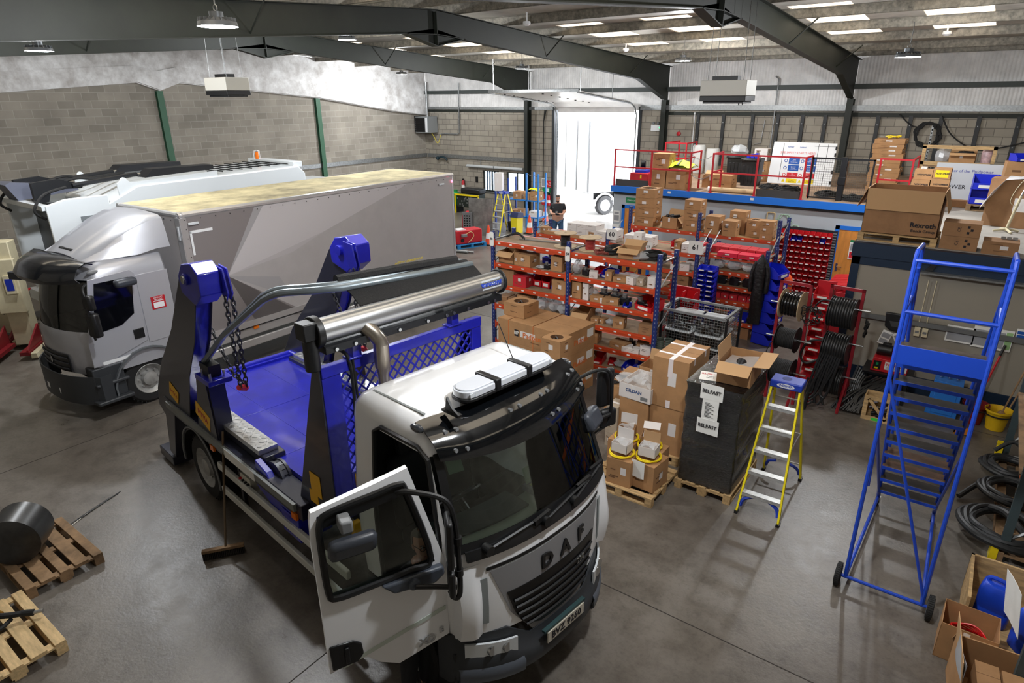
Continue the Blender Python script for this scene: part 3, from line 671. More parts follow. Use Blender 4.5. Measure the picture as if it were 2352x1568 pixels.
# ---- skip loading body behind the cab
g = G(); g.bb((-6.5, -.86, 1.2), (-2.1, .86, 1.3)); g.bb((-6.5, -.92, 1.15), (-6.4, .92, 1.34))
for x in (-4.9, -3.6): g.bb((x-.006, -.8, 1.3), (x+.006, .8, 1.304))
for y in (-.35, .3): g.bb((-6.3, y-.004, 1.3), (-2.3, y+.004, 1.304))
g.cyl((-6.5, -.9, 1.34), (-6.5, .9, 1.34), .045, n=12); g.cyl((-6.5, .88, 1.34), (-4.6, .88, 1.34), .045, n=12)
g.build('deck', M_hblue, dt, .006)
for s in (-1, 1):
    g = G(); g.bb((-6.3, s*.86, 1.05), (-2.6, s*1.12, 1.24)); g.bb((-6.3, s*.74, 1.24), (-3.6, s*1.0, 1.36)); g.build('side_beam', M_navy, dt, .01)
    g = G(); g.bb((-6.2, s*.78, 1.36), (-3.7, s*1.02, 1.425))
    for k in range(28):
        for q in range(3): g.box((-6.15+k*.088, s*(.83+q*.07), 1.427), (.06, .012, .006), rot('Z', (.7 if (k+q) % 2 else -.7)))
    g.build('tread_plate', M_tread, dt, .008)
    g = G(); g.bb((-6.35, s*1.12, 1.14), (-2.7, s*1.155, 1.23), 0); g.build('side_rail', M_galv if s > 0 else mat('rail_pale', (120, 124, 122), .5), dt)
    for z in (.8, .44):
        g = G(); g.bb((-4.75, s*1.1, z), (-1.75, s*1.15, z+.1)); g.build('side_guard', mat('guard_alu', (206, 206, 200), .45), dt, .01)
    g = G()
    for x in (-4.2, -2.5): g.bb((x-.03, s*1.06, .44), (x+.03, s*1.1, 1.1))
    g.build('guard_post', M_blackm, dt)
    # chain pulley at the front end of the tread
    g = G(); ro = rot('X', PI/2); h = G(); h.lathe([(.06, -.06), (.21, -.06), (.21, -.03), (.16, -.02), (.16, .02), (.21, .03), (.21, .06), (.06, .06)], n=24); g.add([ro @ V(p)+V((-3.42, s*.93, 1.16)) for p in h.v], h.f)
    for k in range(9):
        a = PI*k/9; g.box((-3.42+.18*math.cos(a), s*.93, 1.16+.18*math.sin(a)), (.06, .05, .03), rot('Y', -a+PI/2))
    g.build('chain_roller', mat('worn_steel', (82, 84, 88), .45, .6), dt)
    g = G(); g.prism([(-3.7, 1.0), (-3.1, .78), (-2.75, .8), (-2.75, 1.0), (-3.15, 1.02), (-3.4, 1.3), (-3.66, 1.36)], 1, s*1.02, s*1.1); g.bb((-3.1, s*.72, .7), (-2.72, s*1.12, 1.0)); g.build('roller_bracket', M_hblue, dt, .01)
    # lifting arm: side plates, front plate, boom head
    am = bpy.data.objects.new('lifting_arm', None); COL.objects.link(am); am.parent = dt; am.location = (0, s*1.0, 0)
    prof = [(-6.85, 1.0), (-6.6, .86), (-6.5, 1.05), (-6.0, 1.02), (-5.75, 1.02), (-5.6, 1.2), (-5.3, 1.9), (-4.85, 2.5), (-4.5, 3.2), (-4.72, 3.42), (-4.95, 3.3), (-5.6, 2.5), (-6.35, 1.8), (-6.75, 1.3)]
    g = G()
    for y in (-.1, .09): g.prism(prof, 1, y, y+.012, 0)
    g.build('side_plate', M_navy, am, .006)
    ch = [(-5.62, 1.3), (-5.34, 1.9), (-4.9, 2.5), (-4.56, 3.18)]
    g = G(); g.plate([[(x, -.095, z), (x, .095, z)] for x, z in ch], .012); g.plate([[(x, .095, z), (x, -.095, z)] for x, z in ((-6.7, 1.3), (-6.3, 1.8), (-5.55, 2.5), (-4.9, 3.3))], .012); g.build('boom_web', M_hblue, am)
    g = G(); g.prism([(-4.86, 3.14), (-4.5, 3.05), (-4.28, 3.2), (-4.28, 3.45), (-4.45, 3.55), (-4.72, 3.5), (-4.88, 3.34)], 1, -.13, .13); g.build('boom_head', M_hblue, am, .012)
    g = G(); g.prism([(-4.42, 3.5), (-4.22, 3.48), (-4.16, 3.2), (-4.24, 3.1), (-4.36, 3.2)], 1, -.02*s+(-.12*s), -.12*s); g.prism([(-4.42, 3.5), (-4.22, 3.48), (-4.16, 3.2), (-4.24, 3.1), (-4.36, 3.2)], 1, -.19*s, -.17*s)
    g.cyl((-4.62, -.16, 3.34), (-4.62, .16, 3.34), .07, n=14); g.cyl((-4.62, s*.13, 3.34), (-4.62, s*.18, 3.34), .05, n=14, m=1); g.build('head_pin', [M_hblue, M_steel], am, .004)
    g = G()
    def link(p, q, k):
        d = V(q)-V(p); L = d.length*.5+.012; c = (V(p)+V(q))/2; d.normalize(); e = d.cross(V((0, 1, 0))).normalized(); f = d.cross(e) if k % 2 else e
        g.tube([c+d*(L*math.cos(a))+f*(.024*math.sin(a)) for a in [2*PI*i/10 for i in range(10)]], .009, 5, closed=True)
    def chain(pts):
        P = [V(p) for p in pts]; seg = 0
        for a, b in zip(P, P[1:]):
            n_ = max(1, round((b-a).length/.062))
            for i in range(n_): link(a+(b-a)*i/n_, a+(b-a)*(i+1)/n_, seg); seg += 1
    chain([(-4.22, -.11*s, 3.16), (-4.24, -.12*s, 2.0)]); chain([(-4.22, -.19*s, 3.16), (-4.27, -.2*s, 2.0)]); chain([(-4.27, -.2*s, 2.0), (-4.5, -.16*s, 2.1), (-4.95, -.12*s, 2.72)])
    g.build('lifting_chain', mat('chain_steel', (74, 74, 76), .4, .7), am)
    g = G(); g.cyl((-4.3, -.2*s, 1.97), (-4.24, -.1*s, 2.03), .04, n=10); g.build('hook', M_redp, am)
    g = G(); g.prism([(-6.22, 1.38), (-5.94, 1.3), (-5.84, 1.5), (-6.12, 1.6)], 1, s*.105, s*.108, 0); mm = frame4((-6.03, s*.109, 1.44), (s*-1 if s > 0 else 1, 0, -.25), (0, 0, 1)); g.text('HYVA', .085, mm, 1, .001); g.build('arm_decal', [M_sticker, M_redp], am)
    # outrigger leg
    g = G(); g.prism([(-6.75, .25), (-6.55, .2), (-6.1, 1.2), (-6.5, 1.25)], 1, s*.84, s*1.12); g.bb((-7.15, s*.8, .05), (-6.6, s*1.15, .2)); g.bb((-7.0, s*.86, .95), (-6.7, s*1.0, 1.1)); g.build('stabiliser', M_navy, dt, .01)
    # gantry stand for the sheeting arms
    st = bpy.data.objects.new('sheet_stand', None); COL.objects.link(st); st.parent = dt
    g = G(); g.prism([(-5.3, 1.1), (-4.65, 1.1), (-4.72, 2.0), (-5.0, 2.0)], 1, s*1.1, s*1.115); g.prism([(-5.02, 1.2), (-4.62, 1.2), (-4.68, 1.95), (-4.76, 1.95)], 1, s*.9, s*1.1); g.build('stand_plate', M_navy, st)
    g = G(); g.bb((-5.02, s*.82, 1.98), (-4.6, s*1.12, 2.05)); g.build('stand_top', M_hblue, st, .01)
    g = G()
    for x in (-4.95, -4.7):
        for y in (.88, 1.05): g.cyl((x, s*y, 2.05), (x, s*y, 2.12), .016, n=8)
    g.bb((-4.98, s*.9, 2.05), (-4.72, s*1.05, 2.2), 1); g.build('stand_bolt', [M_steel, M_blackm], st)
    g = G(); g.prism([(-5.26, 1.42), (-4.86, 1.28), (-4.78, 1.5), (-5.18, 1.62)], 1, s*1.116, s*1.119, 0); g.text('HYVA', .11, frame4((-5.02, s*1.12, 1.45), (s*-1 if s > 0 else 1, 0, -.3), (0, 0, 1)), 1, .001, bold=.003); g.build('stand_decal', [M_sticker, M_redp], st)
    # rear wheels with mudguard
    for yy in (.95, .68): wheel(dt, 'wheel', (-5.45, s*yy, .48), .48, .26, side=s)
    g = G(); g.plate([[(-5.45+R_*math.cos(a), s*y, .5+R_*math.sin(a)) for y in (.6, .85, 1.12)] for R_, a in [(.58, PI*1.05-PI*1.1*k/14) for k in range(15)]], .02); g.build('mudguard', M_black, dt)
    g = G(); g.tube([(-5.45+.6*math.cos(a), s*1.13, .5+.6*math.sin(a)) for a in [PI*1.05-PI*1.1*k/14 for k in range(15)]], .014, 6); g.build('mudguard_edge', M_grey, dt)
    # sheeting arms: tube from stand to cross bar
# sheeting frame
g = G()
for dx_, y in ((0, .0), (-.12, .05)):
    pts = [(-5.05+dx_*.3, -1.0+y*.8, 2.12), (-4.2+dx_*.5, -1.0+y, 2.72), (-2.95+dx_, -1.02+y, 3.42), (-2.68+dx_, -.98+y, 3.53), (-2.45+dx_, -.8+y, 3.56)]
    g.tube(smooth_pts(pts[:2], 2)+smooth_pts(pts[2:], 5)+[V((-2.28+dx_*1.2, -.55, 3.57)), V((-2.25+dx_*1.2, 1.1, 3.5))], .036, 10)
g.tube([(-4.8, 1.0, 2.12), (-2.6, 1.05, 3.5), (-2.4, 1.1, 3.5)], .036, 10)
g.build('sheeting_arm', mat('arm_tube', (126, 136, 142), .4, .6), dt)
g = G(); g.tube([(-2.46, -.5, 3.6), (-2.42, .4, 3.57), (-2.4, 1.0, 3.54)], .055, 8); g.plate([[(-2.35, y, 3.56-.03*(y+.5)*.5), (-2.2, y, 3.5-.03*(y+.5)*.5), (-2.08, y, 3.42-.03*(y+.5)*.5)] for y in (1.1, .6, .1, -.5)], .01)
g.text('COVERED WITH', .05, frame4((-2.4, .35, 3.65), (0, -1, 0), (.6, 0, .8)), 1, .001); g.build('rolled_sheet', [mat('black_netting', (26, 26, 27), .8, bump=.5, bs=60), M_yell], dt)
g = G(); g.cyl((-2.0, -1.0, 3.32), (-2.0, 1.25, 3.32), .115, n=28); g.build('cover_tube', mat('brushed_tube', (196, 198, 200), .28, .9), dt)
g = G(); g.plate([[(-2.0+.117*math.sin(a), y, 3.32+.117*math.cos(a)) for y in (.92, 1.05, 1.2)] for a in (1.75, 1.3, .85)], .001, 0)
def ontube(y, a): return frame4((-2.0+.119*math.sin(a), y, 3.32+.119*math.cos(a)), (0, 1, 0), (-math.cos(a), 0, math.sin(a)))
g.text('transcover', .072, ontube(1.06, 1.25), 1, .001, bold=.002); g.text('the load sheeting system', .016, ontube(1.12, 1.5), 1, .0005)
g.build('tube_label', [mat('label_silver', (196, 202, 210), .35), mat('logo_blue', (22, 60, 180), .5)], dt)
g = G(); g.cyl((-2.0, -1.07, 3.32), (-2.0, -1.0, 3.32), .15, n=24); g.cyl((-1.98, -1.1, 3.42), (-1.98, -1.1, 2.98), .07, n=14); g.bb((-2.06, -1.19, 3.28), (-1.9, -1.02, 3.44)); g.cyl((-2.0, 1.25, 3.32), (-2.0, 1.28, 3.32), .14, n=24); g.build('winding_motor', M_black, dt, .01)
g = G(); g.bb((-2.1, -1.0, 3.12), (-1.9, 1.22, 3.19)); g.bb((-2.12, -1.0, 3.1), (-2.1, 1.22, 3.2)); g.build('tube_carrier', M_blackm, dt)
g = G()
for y in (-.9, -.7, -.2, .15, .4, .5, .7, 1.0, 1.1): g.cyl((-1.89, y, 3.15), (-1.88, y, 3.15), .018, n=8)
g.build('carrier_bolt', M_steel, dt)
# headboard with diamond mesh
XH = -2.05
hb = bpy.data.objects.new('headboard', None); COL.objects.link(hb); hb.parent = dt
g = G(); g.bb((XH-.05, -1.0, 2.84), (XH+.02, 1.02, 2.95)); g.bb((XH-.03, -1.0, 1.25), (XH+.01, -.8, 2.84)); g.bb((XH-.03, .88, 1.25), (XH+.01, 1.02, 2.84)); g.bb((XH-.03, -.8, 1.25), (XH+.01, .88, 1.75)); g.build('headboard_frame', M_hblue, hb, .006)
g = G()
def clipseg(y0, z0, sl):
    # diagonal bar clipped to the mesh window
    a, b, lo, hi = -.8, .88, 1.75, 2.84; pts = []
    ys = [a, b]+[y0+(zz-z0)/sl for zz in (lo, hi)]
    for y in ys:
        z = z0+sl*(y-y0)
        if a-1e-6 <= y <= b+1e-6 and lo-1e-6 <= z <= hi+1e-6: pts.append((y, z))
    pts = sorted(set(pts))
    if len(pts) > 1 and pts[-1][0]-pts[0][0] > .02:
        (y1, z1), (y2, z2) = pts[0], pts[-1]; L = math.hypot(y2-y1, z2-z1)
        g.box((XH-.01, (y1+y2)/2, (z1+z2)/2), (.014, L, .017), rot('X', math.atan2(z2-z1, y2-y1)))
for k in range(-10, 36):
    clipseg(-.8+k*.11, 1.75, 1.15); clipseg(-.8+k*.11, 1.75, -1.15)
g.build('diamond_mesh', M_hblue, hb, smooth=0)
for s in (-1, 1):
    g = G(); g.prism([(XH, 2.94), (XH-.12, 2.92), (XH-.75, 1.2), (XH-.45, 1.2), (XH, 1.3)], 1, s*1.0, s*1.015); g.prism([(XH-.1, 2.92), (XH-.13, 2.92), (XH-.77, 1.2), (XH-.73, 1.2)], 1, s*.9, s*1.0); g.build('headboard_cheek', M_navy, hb)
g = G()
for y in (-.62, .62):
    g.bb((XH-.05, y-.05, 2.95), (XH+.04, y+.05, 3.12)); g.bb((XH-.07, y-.1, 2.95), (XH+.05, y+.1, 2.97))
g.build('tube_post', M_hblue, hb, .006)
for y, z in ((-1.02, 1.55), (-.72, 1.6)):
    g = G(); g.box((XH-.35 if y < -1 else XH+.015, y, z), (.2 if y < -1 else .004, .004 if y < -1 else .1, .26)); g.build('warning_label', M_sticker, hb)
g = G(); g.bb((XH-.5, -1.02, 1.3), (XH-.34, -1.016, 1.45)); g.build('warning_label', M_sticker, hb)
g = G(); g.tube(smooth_pts([(XH, -.95, 3.1), (XH+.02, -.8, 3.08), (XH+.03, -.7, 2.9), (XH+.03, -.7, 2.3), (XH+.03, -.72, 1.5)], 5), .018, 7); g.tube(smooth_pts([(XH+.03, -.67, 2.95), (XH+.04, -.66, 2.3), (XH+.04, -.69, 1.4)], 4), .012, 6); g.build('hydraulic_hose', M_rubber, dt)
g = G(); g.box((XH+.06, -.85, 1.12), (.06, .1, .22)); g.build('pendant_control', M_sticker, dt, .02)
# exhaust stack
g = G(); g.cyl((-1.86, -.45, 1.2), (-1.86, -.45, 2.8), .055, n=18); g.cyl((-1.86, -.45, 2.8), (-1.86, -.45, 2.85), .062, n=18); g.cyl((-1.86, -.45, 2.85), (-1.86, -.45, 3.08), .075, n=20)
g.tube([(-1.86, -.45, 3.06), (-1.865, -.455, 3.12), (-1.9, -.5, 3.2), (-1.95, -.56, 3.27)], [.075, .075, .075, .074], 20); g.build('exhaust_stack', mat('exhaust_steel', (176, 168, 156), .28, .95), dt)
g = G(); g.cyl((-1.95, -.56, 3.268), (-1.952, -.5625, 3.273), .068, n=20); g.build('exhaust_mouth', M_dark, dt)
g = G(); g.bb((-4.2, -1.1, .78), (-3.9, -1.0, .98), 0)
for k in range(4): g.cyl((-4.15+k*.07, -1.1, .9), (-4.15+k*.07, -1.13, .9), .02, n=8, m=1 if k == 0 else 2)
g.build('control_box', [mat('box_cream', (206, 204, 190), .5), M_redp, M_black], dt)
g = G(); g.bb((-4.4, -1.158, 1.12), (-3.6, -1.156, 1.24)); g.build('load_chart', M_paper, dt)
for x in (-4.85, -2.75):
    g = G(); g.box((x, -1.13, 1.06), (.1, .03, .08)); g.build('side_marker', M_amber, dt)
# ---------------------------------------------------------------- grey box lorry (x forward, y to its left = near side, box front at x 0)
M_rsil = mat('lorry_silver', (186, 188, 196), .3, .35, coat=.4)
M_boxs = mat('box_side_grey', (172, 168, 168), .4, var=.03, vs=2)
bt = thing('box_lorry', 'silver box lorry with plain grey box body and rounded roof edges', 'truck', (12.89, -19.92, 0), -1.5432)
BL, BW, BZ0, BZ1 = 7.72, 2.31, .9, 3.3
g = G(); g.bb((-BL, -BW+.02, BZ0), (0, -.02, BZ1)); g.build('box_body', M_boxs, bt)
# printed facets on the near side
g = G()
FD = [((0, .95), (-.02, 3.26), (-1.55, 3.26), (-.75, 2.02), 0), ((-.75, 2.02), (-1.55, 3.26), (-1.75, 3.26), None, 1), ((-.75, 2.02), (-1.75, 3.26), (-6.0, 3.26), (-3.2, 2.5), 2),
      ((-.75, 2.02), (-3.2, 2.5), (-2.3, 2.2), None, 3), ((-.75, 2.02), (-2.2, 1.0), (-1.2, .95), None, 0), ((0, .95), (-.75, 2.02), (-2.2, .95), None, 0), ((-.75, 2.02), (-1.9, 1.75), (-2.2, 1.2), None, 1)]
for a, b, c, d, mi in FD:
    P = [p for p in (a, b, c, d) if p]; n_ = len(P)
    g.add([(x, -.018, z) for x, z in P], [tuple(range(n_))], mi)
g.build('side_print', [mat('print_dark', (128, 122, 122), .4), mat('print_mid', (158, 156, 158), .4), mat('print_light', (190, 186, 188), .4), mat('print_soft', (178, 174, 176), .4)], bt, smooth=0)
g = G(); g.bb((-BL+.05, -BW+.06, BZ1), (-.05, -.06, BZ1+.045)); g.build('box_roof', mat('dirty_roof', (190, 178, 140), .8, var=.3, vs=1.6), bt, .02)
M_trimal = mat('box_trim', (206, 206, 208), .3, .6)
g = G(); r_ = .06
def edge(a, b, rr=.05): g.tube([a, b], rr, 10)
edge((-BL, -.06, BZ1-.01), (0, -.06, BZ1-.01), .058); edge((-BL, -BW+.06, BZ1-.01), (0, -BW+.06, BZ1-.01), .058); edge((-.05, -.05, BZ1-.01), (-.05, -BW+.05, BZ1-.01), .058); edge((-BL+.05, -.05, BZ1-.01), (-BL+.05, -BW+.05, BZ1-.01), .058)
for x in (-.06, -BL+.06):
    for y in (-.06, -BW+.06): g.cyl((x, y, BZ0), (x, y, BZ1), .055, n=10); g.ball((x, y, BZ1-.01), .062)
g.bb((-BL, -.03, BZ0-.02), (0, .0, BZ0+.1)); g.bb((-.02, -.16, BZ0), (.012, -.0, BZ1-.05)); g.bb((-.12, -.03, BZ0), (0, .006, BZ1-.05))
g.build('box_trim', M_trimal, bt)
g = G()
for k in range(26): g.cyl((-.1-k*.3, -.004, BZ1-.09), (-.1-k*.3, .006, BZ1-.09), .009, n=6)
for k in range(14): g.cyl((-.09, .004, 1.0+k*.17), (-.09, .01, 1.0+k*.17), .008, n=6)
for k in range(9): g.cyl((.0, -.3-k*.24, BZ1-.1), (.01, -.3-k*.24, BZ1-.1), .009, n=6)
g.build('rivet', M_blackm, bt)
g = G()
for x, z, w_, h_ in ((-.24, BZ1-.17, .2, .05), (-7.2, BZ1-.2, .2, .05)): g.bb((x-w_/2, 0, z-h_/2), (x+w_/2, .02, z+h_/2))
g.bb((.012, -.1, 2.85), (.03, -.05, 3.1)); g.build('marker_lamp_holder', M_lens, bt, .008)
g = G(); g.bb((-BL+.06, -.0, BZ1-.2), (-BL+.12, .012, BZ1-.14)); g.build('glowing_reflector', mat('red_glow', (255, 120, 150), .3, emit=3), bt)  # no lamp here, glow put into the material as emission
g = G(); g.bb((-.15, -.02, 2.95), (-.6, -.012, 3.0)); g.bb((-.15, -.02, 2.55), (-.19, -.012, 3.0)); g.build('tape_mark', M_white, bt)
g = G(); g.bb((-BL, -1.75, .55), (0, -.55, .88)); g.bb((.0, -1.6, .5), (1.2, -.6, .8)); g.build('chassis', M_blackm, bt)
g = G()
for z in (.42, .66): g.bb((-5.4, -.12, z), (-.15, -.06, z+.17))
g.build('side_guard', M_trimal, bt, .02)
for x in (-1.2, -3.6): g = G(); g.box((x, -.05, .92-.1), (.12, .03, .06)); g.build('side_marker', M_amber, bt)
# cab
def rsec(z, xf, xr, wd, nose): 
    P = [(xr, -1.12-wd+.08), (xr, -1.12+wd-.08), (xr+.06, -1.12+wd), (.95, -1.12+wd), (1.0, -1.12+wd), (xf-nose-.06, -1.12+wd), (xf-nose+.0, -1.12+wd*.98)]
    for k in range(9):
        t = 1-2*k/8; P.append((xf-nose*abs(t)**2.2*.9, -1.12+wd*.96*t))
    P += [(xf-nose, -1.12-wd*.98), (xf-nose-.06, -1.12-wd), (1.0, -1.12-wd), (.95, -1.12-wd), (xr+.06, -1.12-wd)]
    return [(x, y, z) for x, y in P]
RZ = [(.8, 2.06, .28), (1.2, 2.1, .3), (1.5, 2.08, .3), (1.58, 2.05, .3), (2.0, 1.98, .3), (2.45, 1.86, .28), (2.55, 1.8, .26), (2.66, 1.7, .24), (2.72, 1.55, .2)]
rw = [rsec(z, xf, .34, 1.03 if z < 2.5 else (1.0 if z < 2.6 else .95 if z < 2.7 else .85), ns) for z, xf, ns in RZ]
N_ = len(rw[0])
g = G(); g.grid([r[::-1] for r in rw], 0, closed=True, skip=lambda i, j: (3 <= i <= 4 and (4 <= j <= 13 )) or False)
g.add(rw[-1], [tuple(range(N_-1, -1, -1))], 0); g.build('cab_shell', M_rsil, bt, smooth=45)
g = G(); g.grid([[V(p)*.995+V((.004, -.005, .01)) for p in r[6:17]][::-1] for r in rw[3:6]], 0); g.build('windscreen', glassm('lorry_glass', (200, 214, 208), .07), bt, smooth=60)
g = G(); g.bb((.4, -2.0, 1.3), (1.7, -.25, 1.5)); g.bb((.38, -2.1, 1.5), (.44, -.15, 2.5)); g.build('cab_lining', mat('lining_dark', (34, 36, 38), .8), bt)
for y in (-1.65, -.65): g = G(); g.box((.75, y, 1.85), (.14, .5, .8), rot('Y', -.15)); g.build('seat', mat('seat_dark', (30, 32, 36), .7), bt, .05)
# near side door with window
g = G(); g.prism([(.95, 1.2), (1.75, .98), (1.9, .98), (1.9, 1.4), (1.68, 2.48), (1.0, 2.52), (.93, 2.45)], 1, -.09, -.075); o = g.build('door', M_rsil, bt, .012)
g = G(); g.prism([(1.08, 1.75), (1.32, 1.6), (1.78, 1.55), (1.6, 2.4), (1.04, 2.4), (1.0, 2.3)], 1, -.075, -.065, 0); g.build('door_window', mat('dark_window', (10, 11, 16), .06, coat=.5), o)
g = G(); g.bb((.98, -.075, 1.28), (1.16, -.06, 1.46)); g.build('door_handle', M_black, o, .01)
g = G(); g.bb((.36, -.09, 1.15), (.92, -.08, 2.4)); g.build('rear_side_panel', M_rsil, bt, .02)
g = G(); g.bb((.5, -.08, 1.72), (.75, -.07, 1.95), 0); g.bb((.53, -.07, 1.74), (.72, -.068, 1.84), 1); g.bb((.53, -.07, 1.86), (.72, -.068, 1.87), 1)
g.text('RENAULT\nTRUCKS', .04, frame4((.625, -.066, 1.905), (-1, 0, 0), (0, 0, 1)), 1, .001); g.build('side_decal', [M_redp, M_white], bt)
g = G(); g.bb((1.25, -.074, .98), (1.75, -.07, 1.04)); g.build('door_tape', M_white, o)
# mirrors, steps, arch, bumper, grille
g = G(); g.tube(smooth_pts([(1.72, -.08, 2.42), (1.85, .12, 2.4), (1.88, .2, 2.2), (1.88, .2, 1.6), (1.8, .05, 1.55)], 4), .02, 7); o = g.build('mirror_arm', M_black, bt)
g = G(); g.box((1.84, .2, 2.18), (.12, .2, .26), rot('Z', .2)); g.box((1.84, .2, 1.8), (.13, .22, .42), rot('Z', .2)); g.build('mirror', M_black, o, .04)
g = G(); g.box((1.18, .1, 2.36), (.36, .16, .14)); g.build('kerb_mirror', mat('mirror_shell', (58, 62, 70), .4), bt, .05)
g = G(); g.box((1.95, -2.3, 2.3), (.1, .26, .14), rot('Z', .4)); g.tube([(1.85, -2.1, 2.45), (1.95, -2.25, 2.36)], .02, 6); g.build('far_mirror', mat('mirror_shell', (58, 62, 70), .4), bt, .03)
g = G(); g.plate([[(1.02+R_*math.cos(a), y, .45+R_*math.sin(a)) for y in (-.45, -.1, -.03)] for R_, a in [(.62, PI*1.0-PI*1.05*k/12) for k in range(13)]], .03); g.build('wheel_arch', mat('arch_grey', (92, 96, 100), .5), bt, smooth=60)
g = G(); g.bb((1.45, -.35, .36), (1.95, -.08, .95)); g.bb((1.4, -.25, .62), (1.95, -.02, .68)); g.bb((1.4, -.25, .3), (2.0, .02, .37)); g.build('cab_step', M_bump, bt, .02)
BR = [[(2.2-.33*abs(t)**2.6, -1.12+1.1*t, z) for t in [1-k/8 for k in range(17)]] for z in (.3, .42, .7, .82)]
g = G(); g.plate([[(1.7, -.02, r[0][2])]+r+[(1.7, -2.22, r[0][2])] for r in BR], .02); g.build('bumper', M_bump, bt, smooth=50)
g = G(); g.plate([[(2.11-.3*abs(t)**2.4, -1.12+1.0*t, z) for t in [.5-k/8 for k in range(9)]] for z in (.84, 1.0, 1.16)], .01); o = g.build('grille', M_trim, bt, smooth=60)
g = G()
for z in (.9, 1.0, 1.1): g.tube([(2.13-.3*abs(t)**2.4, -1.12+t, z) for t in [.48-k*.12 for k in range(9)]], .014, 5)
g.build('grille_bar', mat('bar_grey', (60, 62, 66), .4), o)
g = G(); g.prism([(-1.12, .93), (-1.07, 1.0), (-1.12, 1.08), (-1.17, 1.0)], 0, 2.125, 2.14); g.build('badge', M_steel, o)
for y in (-.2, -2.04):
    g = G(); g.plate([[(2.19-.33*abs(t)**2.6+.012, -1.12+1.1*t, z) for t in ([.92-k*.06 for k in range(6)] if y > -1 else [-.62-k*.06 for k in range(6)])] for z in (.5, .66)], .01); g.build('headlamp', M_lens, bt, smooth=50)
g = G(); g.bb((2.2, -1.4, .42), (2.215, -.88, .53)); g.build('number_plate', M_white, bt)
# visor and roof deflector
VR = []
for t in [1-k/10 for k in range(21)]:
    y = -1.12+1.0*t; q = abs(t)
    VR.append([(1.62-.1*q**3, y, 2.78-.06*q*q), (1.85-.22*q**3, y, 2.8-.04*q*q), (2.12-.34*q**3, y, 2.68), (2.24-.4*q**3, y, 2.52), (2.2-.42*q**3, y, 2.44)])
g = G(); g.plate(VR[::-1], .02); g.build('sun_visor', mat('black_gloss', (24, 26, 30), .2, coat=.5), bt, smooth=60)
DR = []
prof = [(.2, 3.34, .92), (.42, 3.32, .9), (.75, 3.2, .86), (1.1, 3.03, .8), (1.4, 2.87, .74), (1.58, 2.76, .7)]
for x, z, hw in prof:
    zb = 2.72 if x > .5 else 2.78
    DR.append([(x, -1.12+hw*1.05+.04, zb), (x, -1.12+hw*1.02, zb+(z-zb)*.6), (x, -1.12+hw*.97, z-.06), (x, -1.12+hw*.86, z-.01), (x, -1.12+hw*.4, z+.02), (x, -1.12, z+.03), (x, -1.12-hw*.4, z+.02), (x, -1.12-hw*.86, z-.01), (x, -1.12-hw*.97, z-.06), (x, -1.12-hw*1.02, zb+(z-zb)*.6), (x, -1.12-hw*1.05-.04, zb)])
g = G(); g.plate(DR, .02); g.build('roof_deflector', M_rsil, bt, smooth=28)
g = G(); g.bb((1.42, -1.4, 2.8), (1.5, -.9, 2.86)); g.build('deflector_vent', M_dark, bt, .02)
g = G(); g.ball((1.55, -.14, 2.58), .06, sc=(1.6, .5, .6)); g.build('roof_marker', M_grey, bt)
for y in (-.26, -1.98): wheel(bt, 'wheel', (1.02, y, .46), .46, .27, side=1 if y > -1 else -1)
for x in (-4.9,):
    for y in (-.25, -.55, -1.75, -2.06): wheel(bt, 'wheel', (x, y, .46), .46, .26, side=1 if y > -1 else -1)
